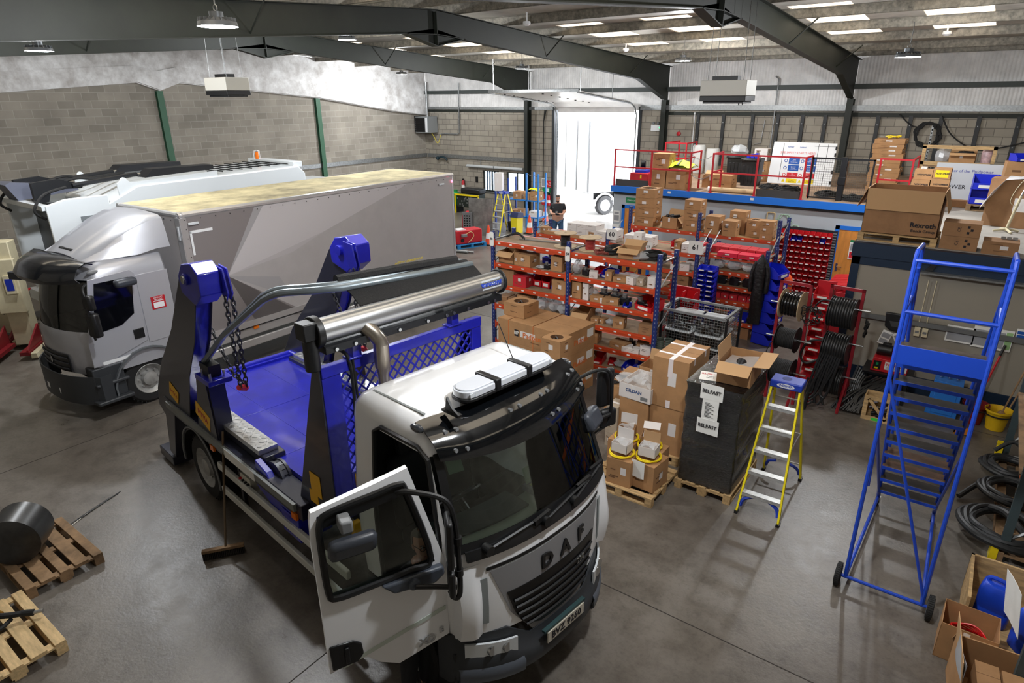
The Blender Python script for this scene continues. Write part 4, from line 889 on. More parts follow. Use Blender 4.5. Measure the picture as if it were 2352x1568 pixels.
# ---------------------------------------------------------------- white refuse lorry behind it
rv = thing('refuse_lorry', 'white refuse collection lorry parked along the block wall behind the silver lorry', 'truck', (7.55, -20.3, 0), 0)
M_rw = mat('refuse_white', (226, 232, 236), .35, coat=.3)
g = G(); g.prism([(.9, 1.0), (.9, 3.1), (1.6, 3.42), (6.0, 3.5), (6.2, 3.3), (6.2, 1.0)], 0, -1.2, 1.2); g.build('refuse_body', M_rw, rv, .03)
for s in (-1, 1):
    g = G(); g.prism([(-.1, .9), (-.28, 1.4), (-.3, 3.2), (.1, 3.3), (.95, 3.3), (.95, .9)], 0, s*1.12, s*1.2); g.build('hopper_side', M_rw, rv, .02)
    g = G(); g.prism([(.3, 1.2), (.3, 2.9), (.7, 2.9), (.9, 2.6), (.9, 1.2)], 0, s*1.2, s*1.215); g.build('side_panel', mat('panel_shadow_grey', (120, 126, 130), .5), rv)  # shadow on the white hopper side, put into the grey of a plate
    g = G(); g.prism([(1.2, 3.2), (1.2, 3.5), (1.35, 3.62), (1.5, 3.5), (3.6, 3.58), (3.6, 3.4)], 0, s*1.12, s*1.16); g.tube([(s*1.14, 1.35+.06*math.cos(a), 3.55+.06*math.sin(a)) for a in [PI*k/6 for k in range(12)]], .02, 6, True); g.build('roof_lug', M_rw, rv)
    g = G(); g.prism([(-.25, 3.2), (-.25, 3.62), (.25, 3.66), (.75, 3.5), (.7, 3.42), (.1, 3.45), (0, 3.2)], 0, s*.5-.06, s*.5+.06); g.build('lift_bracket', M_blackm, rv)
    g = G(); g.tube([(s*.62, .5, 3.5), (s*.62, 1.9, 3.62)], .05, 8); g.tube([(s*.62, 1.2, 3.56), (s*.62, 2.2, 3.62)], .032, 8, m=1); g.build('hydraulic_ram', [M_blackm, M_steel], rv)
    g = G(); g.prism([(1.9, 3.56), (3.6, 3.62), (3.6, 3.72), (2.1, 3.74)], 0, s*.8-.22, s*.8+.22); g.build('roof_cover', mat('cover_black', (18, 20, 26), .4), rv)
    g = G(); g.tube(smooth_pts([(s*.3, .2, 3.5), (s*.35, .7, 3.62), (s*.2, 1.2, 3.55), (s*.25, 2.0, 3.6)], 6), .03, 7); g.tube(smooth_pts([(s*1.0, -.28, 2.9), (s*1.0, -.45, 3.1), (s*.95, -.2, 3.4), (s*.8, .3, 3.5)], 6), .03, 7); g.build('hydraulic_hose', M_rubber, rv)
g = G(); g.bb((-1.12, .2, 1.0), (1.12, .3, 3.1)); g.build('packer_blade', mat('blade_grey', (88, 92, 96), .5), rv)
g = G(); g.prism([(-.32, 3.2), (-.5, 3.55), (-.4, 3.6), (.9, 3.42), (.9, 3.3)], 0, -.8, -.2); g.build('tailgate_roof', mat('slate', (96, 100, 116), .4), rv)
g = G(); g.bb((-1.2, -.32, .8), (1.2, -.1, 1.05)); g.bb((-1.15, -.36, 3.1), (1.15, -.2, 3.2)); g.build('rear_sill', M_rw, rv)
g = G(); g.bb((-1.0, -.5, .4), (1.0, -.2, .5)); g.build('footboard', M_blackm, rv)
g = G()
for k in range(8): g.tube([(-.9, 3.9+k*.28, 3.515+k*.005), (.9, 3.9+k*.28, 3.515+k*.005)], .012, 5)
for x in (-.5, 0, .5): g.tube([(x, 3.7, 3.51), (x, 6, 3.54)], .014, 5)
g.build('roof_cable', M_rubber, rv)
g = G(); g.bb((-1.1, 5.9, 3.45), (1.1, 6.2, 3.62)); g.build('front_coaming', M_rw, rv, .02)
g = G(); g.cyl((-.6, 5.9, 3.62), (-.6, 5.9, 3.82), .05, n=10, m=1)
for a in (0, 1.57, 3.14, 4.71): g.tube([(-.6+.1*math.cos(a), 5.9+.1*math.sin(a), 3.62), (-.6+.1*math.cos(a), 5.9+.1*math.sin(a), 3.84), (-.6, 5.9, 3.86)], .008, 5, m=0)
g.build('beacon', [M_white, M_amber], rv)
g = G(); g.bb((-1.15, 6.5, .9), (1.15, 8.2, 2.9)); g.build('cab', M_rw, rv, .1)
g = G(); g.bb((-.5, .5, .6), (.5, 8, .98)); g.build('chassis', M_blackm, rv)
for y in (1.6, 2.9, 7.4):
    for s in (-1, 1): o = wheel(rv, 'wheel', (s*1.0, y, .5), .5, .3); o.rotation_euler[2] = s*PI/2
# ---------------------------------------------------------------- cream mobile column lifts
M_cream = mat('lift_cream', (214, 204, 172), .5, var=.06, vs=4)
def column_lift(loc, rz, label, src=None):
    if src: return dup(src, loc, rz, label)
    t = thing('column_lift', label, 'vehicle lift', loc, rz, 'mobile column lifts')
    g = G(); g.bb((-.2, -.16, .12), (.2, .2, 2.45)); g.build('column', M_cream, t, .02)
    g = G(); g.bb((-.26, -.28, .9), (.26, -.14, 2.1)); g.build('carriage', M_cream, t, .02)
    g = G(); g.bb((-.5, -.95, .05), (-.38, .35, .17)); g.bb((.38, -.95, .05), (.5, .35, .17)); g.bb((-.5, .2, .05), (.5, .35, .17)); g.build('base_frame', M_cream, t, .01)
    g = G(); g.prism([(-.15, .17), (-.9, .17), (-.9, .22), (-.15, .6)], 0, -.34, -.3); g.prism([(-.15, .17), (-.9, .17), (-.9, .22), (-.15, .6)], 0, .3, .34); g.bb((-.36, -.95, .12), (-.18, -.2, .2)); g.bb((.18, -.95, .12), (.36, -.2, .2)); g.build('lifting_fork', mat('fork_red', (130, 22, 32), .5), t)
    g = G(); g.bb((.0, -.33, 1.35), (.2, -.28, 1.75), 0); g.bb((.03, -.335, 1.42), (.17, -.33, 1.68), 1); g.build('control_panel', [M_cream, mat('panel_blue', (24, 50, 170), .4)], t)
    g = G(); g.tube(smooth_pts([(.1, .25, 1.2), (.1, .5, 1.25), (-.1, .55, 1.1), (-.1, .25, 1.05)], 5), .022, 7); g.build('tow_handle', M_redp, t)
    g = G(); g.coil((-.26, -.1, 1.0), .12, .01, 4, .01, 0, jit=.02); g.build('cable', M_rubber, t)
    g = G(); g.text('SEFAC', .12, frame4((-.205, .02, 1.75), (0, 0, -1), (0, 1, 0)), 0, .001); g.build('side_lettering', mat('maroon', (120, 30, 50), .6), t)
    return t
cl = column_lift((7.62, -21.25, 0), .9, 'cream column lift with red forks nearest the silver lorry front')
column_lift((6.4, -21.2, 0), .9, 'cream column lift with red forks cut by the photo edge', cl)
# ---------------------------------------------------------------- small goods
ORD = ['first', 'second', 'third', 'fourth', 'fifth', 'sixth', 'seventh', 'eighth', 'ninth', 'tenth', 'eleventh', 'twelfth', 'thirteenth', 'fourteenth', 'fifteenth', 'sixteenth']
M_print = mat('print_brown', (110, 78, 52), .9)
M_cdull = mat('grey_carton', (176, 160, 140), .85, var=.06)
M_whitebox = mat('white_carton', (222, 216, 212), .7)
M_redtext = mat('carton_red', (190, 50, 50), .8)
M_redbox = mat('red_carton', (190, 30, 44), .6)
def carton(name, label, loc, size, rz=0, group=None, m=None, tape=None, prt=True, lab=True, cat='box', hole=0, seed=None):
    """closed carton; origin at its base"""
    w_, d, h = size; g = G(); m = m or M_card
    rnd = random.Random(seed if seed is not None else label)
    if hole:
        ri = 12; R = [[(hole*math.cos(2*PI*k/24), hole*math.sin(2*PI*k/24), h)] for k in range(24)]
        def sq(k):
            a = 2*PI*k/24; c, s = math.cos(a), math.sin(a); q = max(abs(c)/(w_/2), abs(s)/(d/2)); return (c/q, s/q)
        top = [(hole*math.cos(2*PI*k/24), hole*.95*math.sin(2*PI*k/24), h) for k in range(24)]; out = [sq(k)+(h,) for k in range(24)]
        g.grid([out, top], 0, closed=True); g.grid([top, [(x, y, h-.12) for x, y, z in top]], 2, closed=True); g.add([(x, y, h-.12) for x, y, z in top], [tuple(range(24))], 3)
        x, y = w_/2, d/2
        g.add([(-x, -y, 0), (x, -y, 0), (x, y, 0), (-x, y, 0), (-x, -y, h), (x, -y, h), (x, y, h), (-x, y, h)], [(3, 2, 1, 0), (0, 1, 5, 4), (1, 2, 6, 5), (2, 3, 7, 6), (3, 0, 4, 7)], 0)
        for a in range(5): g.tube([(.6*hole*math.cos(a*1.3+i*.9), .6*hole*math.sin(a*1.1+i*.7), h-.1+.02*a) for i in range(5)], .012, 5, m=3)
    else:
        g.bb((-w_/2, -d/2, 0), (w_/2, d/2, h), 0)
        g.bb((-w_/2-.001, -.025, h-.001), (w_/2+.001, .025, h+.0015), 1) if tape else g.bb((-w_/2+.002, -.002, h), (w_/2-.002, .002, h+.001), 2)
        if tape: g.bb((-w_/2-.0015, -.025, h*.72), (-w_/2, .025, h), 1); g.bb((w_/2, -.025, h*.72), (w_/2+.0015, .025, h), 1)
    f = -d/2-.0012
    if prt:
        for k in range(rnd.randint(2, 4)):
            a = -w_*.4+rnd.random()*w_*.3; b = a+w_*(.15+rnd.random()*.25); z = h*(.2+.6*rnd.random()); g.bb((a, f, z), (b, f+.001, z+h*.05), 2)
            y0 = -d*.35+rnd.random()*d*.3; g.bb((w_/2, y0, z), (w_/2+.0012, y0+d*.25, z+h*.05), 2)
    if lab:
        a = rnd.uniform(-.3, .15)*w_; z = h*rnd.uniform(.3, .55); g.bb((a, f, z), (a+w_*.22, f+.001, z+h*.28), 1)
        g.bb((w_/2, -.1*d, z), (w_/2+.0012, .12*d, z+h*.25), 1)
    o = g.build(name, [m, M_tape, M_print, M_black], bev=min(.004, h*.04), loc=loc, rz=rz, smooth=0)
    return tag(o, label, cat, group)
def open_carton(name, label, loc, size, rz=0, group=None, m=None, flaps=(.9, .9, .9, .9), fill=None, cat='box'):
    w_, d, h = size; m = m or M_card; t = .006
    r = thing(name, label, cat, loc, rz, group)
    g = G()
    g.bb((-w_/2, -d/2, 0), (w_/2, d/2, t))
    for a, b in (((-w_/2, -d/2, 0), (w_/2, -d/2+t, h)), ((-w_/2, d/2-t, 0), (w_/2, d/2, h)), ((-w_/2, -d/2, 0), (-w_/2+t, d/2, h)), ((w_/2-t, -d/2, 0), (w_/2, d/2, h))): g.bb(a, b)
    g.bb((-w_*.1, -d/2-.001, h*.6), (w_*.02, -d/2, h*.95), 1)
    g.build('carton_body', [m, M_tape], r, smooth=0)
    L = min(w_, d)*.45
    for k, a in enumerate(flaps):
        if a is None: continue
        cx, cy_, ln, ang = ((0, -d/2, w_, 0), (w_/2, 0, d, PI/2), (0, d/2, w_, PI), (-w_/2, 0, d, -PI/2))[k]
        g = G(); R = rot('Z', ang); e = (math.cos(a), math.sin(a))
        P = [R @ V((-ln/2, 0, 0)), R @ V((ln/2, 0, 0)), R @ V((ln/2*.97, -L*e[0], L*e[1])), R @ V((-ln/2*.97, -L*e[0], L*e[1]))]
        off = V((cx, cy_, h)); n_ = (P[1]-P[0]).cross(P[2]-P[0]).normalized()*t
        P = [p+off for p in P]; g.add(P+[p-n_ for p in P], [(0, 1, 2, 3), (7, 6, 5, 4), (0, 4, 5, 1), (1, 5, 6, 2), (2, 6, 7, 3), (3, 7, 4, 0)]); g.build('flap', M_cardin, r, smooth=0)
    if fill:
        g = G(); rnd = random.Random(label)
        if fill == 'bag':
            g.grid([[(w_*.42*(x/3), d*.42*(y/3), h*.8+rnd.uniform(-.02, .1)) for x in range(-3, 4)] for y in range(-3, 4)]); g.build('polythene_bag', M_clearbag, r, smooth=20)
        elif fill == 'black':
            for k in range(7): g.tube(smooth_pts([(rnd.uniform(-.4, .4)*w_, rnd.uniform(-.4, .4)*d, h*.7+rnd.uniform(0, .12)) for i in range(5)], 4), .025, 6)
            g.build('cable_tangle', M_rubber, r)
    return r
def bin_mesh(w_, d, h, name, m):
    """open fronted picking bin, front towards -y"""
    g = G(); t = .006; pr = [(-d/2, 0), (d/2, 0), (d/2, h), (-d/2+d*.35, h), (-d/2, h*.45)]
    for x in (-w_/2, w_/2-t): g.prism(pr, 0, x, x+t, 0)
    g.bb((-w_/2, -d/2, 0), (w_/2, d/2, t)); g.bb((-w_/2, d/2-t, 0), (w_/2, d/2, h)); g.bb((-w_/2, -d/2, 0), (w_/2, -d/2+t, h*.45)); g.bb((-w_/2-.004, -d/2-.008, h*.4), (w_/2+.004, -d/2+t, h*.47))
    g.bb((-w_/2-.004, -d/2+d*.35, h-.012), (-w_/2+t, d/2, h)); g.bb((w_/2-t, -d/2+d*.35, h-.012), (w_/2+.004, d/2, h)); g.bb((-w_*.28, -d/2-.01, h*.12), (w_*.28, -d/2, h*.34), 1)
    return g.build(name, [m, M_paper], smooth=0)
BINS = {}
def pbin(name, label, loc, size, rz=0, m=None, group=None):
    m = m or M_blue; key = (size, m.name)
    if key in BINS: o = BINS[key].copy(); COL.objects.link(o); o.name = name
    else: o = bin_mesh(*size, name, m); BINS[key] = o
    o.location = loc; o.rotation_euler[2] = rz
    for q in ('group', 'kind'):
        if q in o: del o[q]
    return tag(o, label, 'bin', group)
def bag(label, loc, s=(.3, .25, .15), m=None, group=None, name='clear_bag', fill=None):
    rnd = random.Random(label+str(loc)); g = G()
    rows = []
    for i in range(7):
        a = PI*i/6; rows.append([(s[0]/2*max(.05, math.sin(a))*math.cos(2*PI*j/10)*rnd.uniform(.75, 1.15), s[1]/2*max(.05, math.sin(a))*math.sin(2*PI*j/10)*rnd.uniform(.75, 1.15), s[2]/2*(1-math.cos(a))*rnd.uniform(.85, 1.1)) for j in range(10)])
    g.grid(rows, 0, closed=True, cap=True)
    for k in range(6): g.box((rnd.uniform(-.25, .25)*s[0], rnd.uniform(-.25, .25)*s[1], s[2]*rnd.uniform(.15, .4)), (s[0]*.2, s[1]*.15, s[2]*.25), rot('Z', rnd.random()*3), 1)
    o = g.build(name, [m or M_clearbag, fill or M_galv], loc=loc, smooth=15); return tag(o, label, 'bag', group)
def pump(label, loc, rz=0, group='black pumps and motors on the shelves', s=1):
    t = thing('pump', label, 'pump', loc, rz, group)
    g = G(); g.bb((-.08*s, -.06*s, 0), (.08*s, .06*s, .13*s)); g.build('body', M_blackm, t, .012)
    g = G(); g.cyl((-.02*s, 0, .13*s), (-.02*s, 0, .19*s), .045*s, n=12); g.build('flange', M_galv, t); g = G(); g.cyl((.08*s, 0, .07*s), (.13*s, 0, .07*s), .02*s, n=10); g.build('shaft', M_steel, t)
    return t
def reel(name, label, loc, R, r, w_, m, rz=0, ax='Z', group=None, fl=None, wraps=10, cr=None):
    """cable reel; axis z (standing on its flange) or x"""
    t = thing(name, label, 'reel', loc, rz, group); T = MX.Identity(4) if ax == 'Z' else MX.Rotation(PI/2, 4, 'Y')
    fl = fl or mat('reel_ply', (196, 172, 138), .75, var=.1, vs=8)
    o_ = 0 if ax == 'Z' else -w_/2
    for z in (0, w_-.012):
        g = G(); g.T = T; g.lathe([(R*.12, o_+z), (R, o_+z), (R, o_+z+.012), (R*.12, o_+z+.012), (R*.12, o_+z)], n=32, cap=False); g.build('flange', fl, t)
    g = G(); g.T = T; n_ = wraps; pr = []
    for k in range(n_*4+1):
        z = .014+(w_-.028)*k/(n_*4); pr.append((r+(w_/n_/2)*abs(math.sin(PI*k/4))*.6, o_+z))
    g.lathe(pr, n=32); g.build('wound_cable', m, t, smooth=60)
    return t
def rack(name, label, xs, y, depth, bays, top, m_deck=None, skip_front=()):
    """bolted shelving: xs uprights, bays list of level lists"""
    t = thing(name, label, 'shelving', (0, 0, 0))
    yb = y+depth; m_deck = m_deck or mat('dusty_chipboard', (150, 126, 100), .85, var=.2, vs=2.5)
    for i, x in enumerate(xs):
        for yy, tp in ((y, top), (yb, top-.05)):
            g = G(); g.bb((x-.04, yy-.03, 0), (x+.04, yy+.03, tp), 0)
            for k in range(int(tp/.08)):
                g.box((x, yy-.031, .1+k*.08), (.018, .003, .03), m=1)
                g.box((x+.041, yy, .1+k*.08), (.003, .018, .03), m=1)
            g.build('upright', [M_upr, M_dark if tp > 9 else mat('slot_pale', (120, 128, 150), .7)], t, smooth=0)
        g = G()
        for k in range(3): g.tube([(x, y, .3+k*.8), (x, yb, .7+k*.8)], .012, 4)
        g.bb((x-.012, y, top-.2), (x+.012, yb, top-.17)); g.build('upright_brace', M_galv, t, smooth=0)
    for b, lv in enumerate(bays):
        x0, x1 = xs[b]+.04, xs[b+1]-.04
        for z in lv:
            for yy in (y, yb):
                g = G(); g.bb((x0, yy-.025, z-.09), (x1, yy+.025, z), 0); g.bb((x0, yy-.032, z-.05), (x1, yy-.025, z-.02), 0)
                for xe in (x0, x1-.03): g.bb((xe, yy-.035, z-.13), (xe+.03, yy-.02, z+.05), 0)
                if yy == y:
                    for k in range(6): xx = x0+.15+(x1-x0-.3)*k/5; g.bb((xx-.03, yy-.035, z-.048), (xx+.03, yy-.031, z-.022), 1)
                g.build('beam', [M_orange, M_paper], t, smooth=0)
            g = G(); g.bb((x0, y+.02, z-.02), (x1, yb-.02, z-.002)); g.build('shelf_board', m_deck, t, smooth=0)
    return t
def fillshelf(items, z, y, where, group):
    """items: (kind, x, size, dy, rz, desc)"""
    n = {}
    for it in items: n[it[5]] = n.get(it[5], 0)+1
    c = {}
    for k, x, s, dy, rz, desc in items:
        c[desc] = c.get(desc, 0)+1
        lab = desc+', '+where+('' if n[desc] == 1 else ', '+ORD[c[desc]-1]+' from the left')
        L = (x, y+dy+.04+(s[1]/2 if len(s) > 1 else .2), z+.003)
        if k == 'C': carton('carton', lab, L, s, rz, group)
        elif k == 'D': carton('carton', lab, L, s, rz, group, m=M_card2, lab=False)
        elif k == 'T': carton('carton', lab, L, s, rz, group, m=M_cdull)
        elif k == 'W': carton('white_carton', lab, L, s, rz, group, m=M_whitebox)
        elif k == 'R': carton('red_carton', lab, L, s, rz, group, m=M_redbox)
        elif k == 'O': open_carton('open_carton', lab, L, s, rz, group, flaps=(-.6, 1.2, .9, -.4))
        elif k == 'B': bag(lab, L, s)
        elif k == 'b': pbin('picking_bin', lab, L, s, rz, M_blue)
        elif k == 'r': pbin('picking_bin', lab, L, s, rz, M_red)
        elif k == 'p': pump(lab, L, rz, s=s[0]/.16)
        elif k == 'k':
            g = G(); g.coil((0, 0, .03), s[0]/2, .024, 5, .02, jit=.02); o = g.build('cable_coil', M_rubber, loc=L); tag(o, lab, 'cable')
# ---- front rack, two bays
rack('shelving_rack', 'front orange and blue shelving rack with signs 58 and 59', [16.2, 18.1, 20.02], -15.0, .75, [[.15, .58, 1.0, 1.46, 1.93, 2.4]]*2, 2.6)
FR = 'front rack goods'
def sign(label, loc, w_, h_, txt, sz, rx=0):
    g = G(); o_ = [(x, z) for x, z in rrect(w_, h_, .03)]; g.prism(o_, 1, -.002, .002, 0); g.text(txt, sz, frame4((0, -.003, 0), (1, 0, 0), (0, 0, 1)), 1, .001, bold=.003)
    o = g.build('bay_sign', [M_paper, M_ink], loc=loc, smooth=0); return tag(o, label, 'sign')
sign('white bay sign 58 on the front rack end upright', (16.2, -15.05, 2.44), .11, .3, '58', .06)
sign('white bay sign 59 on the middle front rack upright', (18.1, -15.05, 2.36), .11, .3, '59', .07)
Lb, Rb = 'left bay', 'right bay'
Y0 = -15.0
def shelf(z, where, items): fillshelf(items, z, Y0, where, FR)
shelf(2.4, 'front rack, top shelf', [
 ('k', 18.95, (.4,), .12, 0, 'fat black hose coil'), ('O', 19.35, (.42, .3, .2), .02, .1, 'brown open carton of black parts'), ('B', 19.55, (.5, .3, .16), -.02, 0, 'clear bag of orange fittings'),
 ('k', 19.75, (.4,), .1, 0, 'grey and black cable coil'), ('W', 19.3, (.16, .16, .42), .5, 0, 'tall narrow white carton')])
reel('cable_reel', 'wooden reel of black cable on the front rack top shelf', (17.78, -14.62, 2.4), .23, .09, .28, M_rubber, wraps=9)
reel('cable_reel', 'wooden reel of red cable on the front rack top shelf', (18.36, -14.62, 2.4), .23, .09, .26, mat('red_cable', (150, 40, 36), .6), wraps=9)
g = G(); g.coil((0, 0, .02), .16, .01, 5, .008, jit=.04); tag(g.build('cable_coil', mat('dull_red_cable', (130, 58, 48), .7), loc=(18.75, -14.75, 2.4)), 'tangled dull red cable beside the red cable reel', 'cable')
g = G(); g.bb((-.6, -.03, 0), (.6, .03, .012)); g.bb((-.6, -.03, 0), (.6, -.025, .03)); tag(g.build('aluminium_strip', M_alu, loc=(17.2, -14.5, 2.4), rz=.15), 'thin aluminium strip lying along the front rack top shelf', 'metal strip')
g = G(); g.tube(smooth_pts([(0, 0, .02), (.15, .1, .08), (.35, .1, .06), (.5, 0, .02)], 6), .02, 6); g.tube(smooth_pts([(0, .05, .02), (.2, .15, .1), (.4, .08, .02)], 6), .02, 6); tag(g.build('hose_offcut', M_rubber, loc=(16.25, -14.6, 2.4)), 'black hose offcut at the end of the front rack top shelf', 'hose')
shelf(1.93, 'front rack left bay, second shelf', [
 ('O', 16.5, (.4, .35, .24), .02, 0, 'brown carton with a torn open top'), ('C', 16.75, (.16, .3, .26), .03, 0, 'narrow brown carton'), ('C', 17.0, (.34, .32, .25), .0, -.1, 'brown carton with printed logo'),
 ('b', 17.2, (.18, .26, .12), .5, PI, 'blue picking bin facing away'), ('b', 17.4, (.18, .26, .12), .5, PI, 'blue picking bin facing away'), ('B', 17.35, (.28, .22, .05), .0, 0, 'flat white paper bundle'), ('p', 17.5, (.12, .1), .05, 0, 'brass valve fitting'),
 ('C', 17.75, (.26, .26, .3), .05, 0, 'tall brown carton')])
shelf(1.93, 'front rack right bay, second shelf', [
 ('B', 18.2, (.2, .3, .28), .0, 0, 'clear bag of white papers'), ('p', 18.4, (.14, .12), .08, 0, 'grey metal valve body'), ('r', 18.62, (.2, .3, .14), .2, 0, 'red picking bin with a clear bag in it'), ('b', 18.84, (.22, .32, .14), .15, -.2, 'blue picking bin'),
 ('W', 18.62, (.16, .16, .13), -.02, .4, 'small black and white carton'), ('C', 18.95, (.13, .2, .18), .0, .2, 'small upright brown carton'), ('C', 19.18, (.3, .26, .1), .02, .3, 'low brown carton'), ('B', 19.2, (.5, .2, .1), .35, 0, 'long clear bag of tubing'),
 ('W', 19.45, (.18, .2, .14), .0, -.3, 'small white carton of fittings'), ('T', 19.6, (.13, .22, .14), .04, .1, 'small pale carton'), ('W', 19.85, (.14, .2, .2), .0, .1, 'upright white carton with a label')])
shelf(1.46, 'front rack left bay, third shelf', [
 ('D', 16.48, (.44, .5, .36), .02, 0, 'large dull brown carton'), ('R', 16.86, (.34, .3, .24), .0, 0, 'red and white carton'), ('r', 17.15, (.2, .3, .3), .25, 0, 'tall red bin'), ('r', 17.37, (.2, .3, .3), .25, 0, 'tall red bin'), ('b', 17.58, (.16, .26, .14), .25, 0, 'small blue bin'), ('C', 17.85, (.34, .34, .3), .0, 0, 'brown carton with a white label')])
shelf(1.46, 'front rack right bay, third shelf', [
 ('C', 18.27, (.2, .3, .34), .0, 0, 'stack of flat brown cartons'), ('W', 18.48, (.13, .2, .38), .0, 0, 'stack of white cartons'), ('B', 18.6, (.16, .2, .2), .1, 0, 'clear bag of parts'), ('p', 18.8, (.2, .16), .15, 0, 'black square motor'), ('p', 19.05, (.2, .16), .15, 0, 'black square motor'),
 ('C', 18.72, (.28, .26, .12), -.01, .2, 'low brown carton'), ('C', 19.0, (.32, .3, .12), -.02, .3, 'flat brown carton with a label'), ('W', 18.86, (.1, .12, .1), -.02, .2, 'little white carton'), ('p', 19.28, (.18, .14), .12, 0, 'pump with a grey flange'), ('b', 19.37, (.12, .16, .08), .0, 0, 'little blue bin'), ('p', 19.6, (.18, .14), .12, 0, 'black gear pump'), ('r', 19.78, (.42, .36, .22), .0, -.3, 'big red bin of fittings')])
shelf(1.0, 'front rack left bay, fourth shelf', [
 ('D', 16.4, (.24, .3, .17), .0, 0, 'small brown carton'), ('D', 16.63, (.2, .3, .16), .02, .1, 'small brown carton'), ('D', 16.4, (.2, .28, .15), .35, .1, 'rear brown carton'), ('C', 16.95, (.3, .34, .28), .0, -.1, 'brown carton with pale straps'), ('B', 17.3, (.36, .4, .26), .0, 0, 'clear bag of metal parts'), ('B', 17.62, (.36, .4, .28), .05, 0, 'clear bag of metal parts'), ('W', 17.3, (.2, .16, .12), -.02, 0, 'white carton under the bags'), ('B', 17.9, (.3, .36, .22), .0, 0, 'clear bag of metal parts')])
shelf(1.0, 'front rack right bay, fourth shelf', [
 ('O', 18.36, (.36, .34, .16), .0, .1, 'open brown carton'), ('B', 18.5, (.3, .2, .2), .35, 0, 'grey bag of fittings'), ('C', 18.66, (.16, .2, .1), .05, .2, 'small flat brown carton'), ('C', 18.82, (.13, .16, .1), .1, -.2, 'tiny brown carton'), ('B', 18.98, (.2, .18, .12), .05, 0, 'clear bag of screws'), ('C', 19.2, (.22, .24, .2), .02, .2, 'brown carton with taped top'), ('r', 19.95, (.1, .2, .1), .3, 0, 'small red bin'), ('D', 19.82, (.32, .3, .2), .0, .1, 'dull carton at the shelf end')])
shelf(.58, 'front rack, fifth shelf', [
 ('C', 18.6, (.3, .3, .2), .0, .2, 'brown carton'), ('C', 19.25, (.36, .26, .13), .0, -.2, 'flat brown carton'), ('W', 19.43, (.2, .2, .1), -.03, .3, 'small white carton'), ('W', 19.6, (.2, .2, .08), -.03, .1, 'small white carton'), ('C', 19.66, (.26, .26, .16), .2, .3, 'rear brown carton'), ('W', 19.86, (.26, .22, .16), .0, .0, 'white carton of leaflets'), ('p', 19.4, (.14, .12), .25, 0, 'grey valve')])
shelf(.15, 'front rack, bottom shelf', [
 ('r', 18.75, (.24, .34, .15), .0, .2, 'red bin of bolts'), ('r', 19.05, (.14, .2, .11), .1, .3, 'small red bin'), ('B', 19.25, (.3, .3, .12), .05, 0, 'clear bag of brackets'), ('b', 19.5, (.24, .32, .16), .0, -.3, 'blue bin of white fittings'), ('W', 19.6, (.2, .2, .22), .3, 0, 'white carton behind the blue bin'), ('B', 19.78, (.4, .4, .18), .05, 0, 'clear bag of metal clips'), ('r', 19.93, (.14, .24, .14), .0, 0, 'red bin by the end upright'), ('C', 18.5, (.28, .3, .15), .0, .1, 'dull brown carton'), ('B', 18.55, (.3, .3, .14), .3, 0, 'grey bag of parts')])
g = G()
for k in range(4): g.coil((k*.05, 0, .02+k*.01), .26-.03*k, .008, 1.2, 0, jit=.05)
tag(g.build('white_tubing', mat('white_tube', (220, 220, 216), .5), loc=(19.3, -15.28, .06)), 'loose loops of white tubing below the front rack', 'tubing')
# red stacking bins on the rack end
t = thing('bin_stand', 'red louvred bin stand behind the mesh cage, hung with red bins', 'bin rack', (19.98, -13.55, 0))
g = G(); g.bb((-.26, .12, .05), (.26, .16, 1.62)); g.bb((-.26, -.2, .0), (.26, .2, .05)); g.build('stand', M_redp, t)
for r_ in range(6):
    for c in range(2):
        o = pbin('picking_bin', 'x', (-.13+c*.26, -.06, .25+r_*.23), (.25, .34, .17), 0, M_red); o.parent = t
        for q in ('label', 'category'): del o[q]
BINS.clear()
# ---- second rack (60), boxes and oddments on it
rack('shelving_rack', 'second orange shelving rack with sign 60 behind the front rack', [14.9, 17.1, 19.42], -11.5, .75, [[.4, .95, 1.4, 1.84]]*2, 2.15)
sign('white paper sign 60 above the second rack', (17.25, -11.6, 2.08), .28, .26, '60', .16)
sign('white paper sign 61 on the end upright of the second rack', (19.4, -11.6, 2.02), .34, .3, '61', .17)
sign('white tag marked 51 beside the white cartons', (18.25, -11.6, 1.9), .14, .22, '51', .07)
g2 = 'white cartons on the second rack'
k = 0
for c in range(4):
    for r_ in range(3):
        if c == 3 and r_ == 2: continue
        carton('white_carton', 'white carton in the four wide stack left of sign 60, %s column, %s row up' % (ORD[c], ORD[r_]), (16.02+c*.285, -11.25, 1.84+r_*.125), (.28, .45, .122), 0, g2, m=M_whitebox, lab=False)
carton('white_carton', 'white carton standing right of the four wide white stack', (17.18, -11.25, 1.84), (.22, .4, .3), 0, g2, m=M_whitebox)
for c in range(3):
    for r_ in range(2):
        carton('white_carton', 'white carton in the three wide stack right of sign 60, %s column, %s row' % (ORD[c], ('bottom', 'top')[r_]), (17.62+c*.24, -11.22, 1.84+r_*.12), (.235, .4, .118), 0, g2, m=M_whitebox, lab=False)
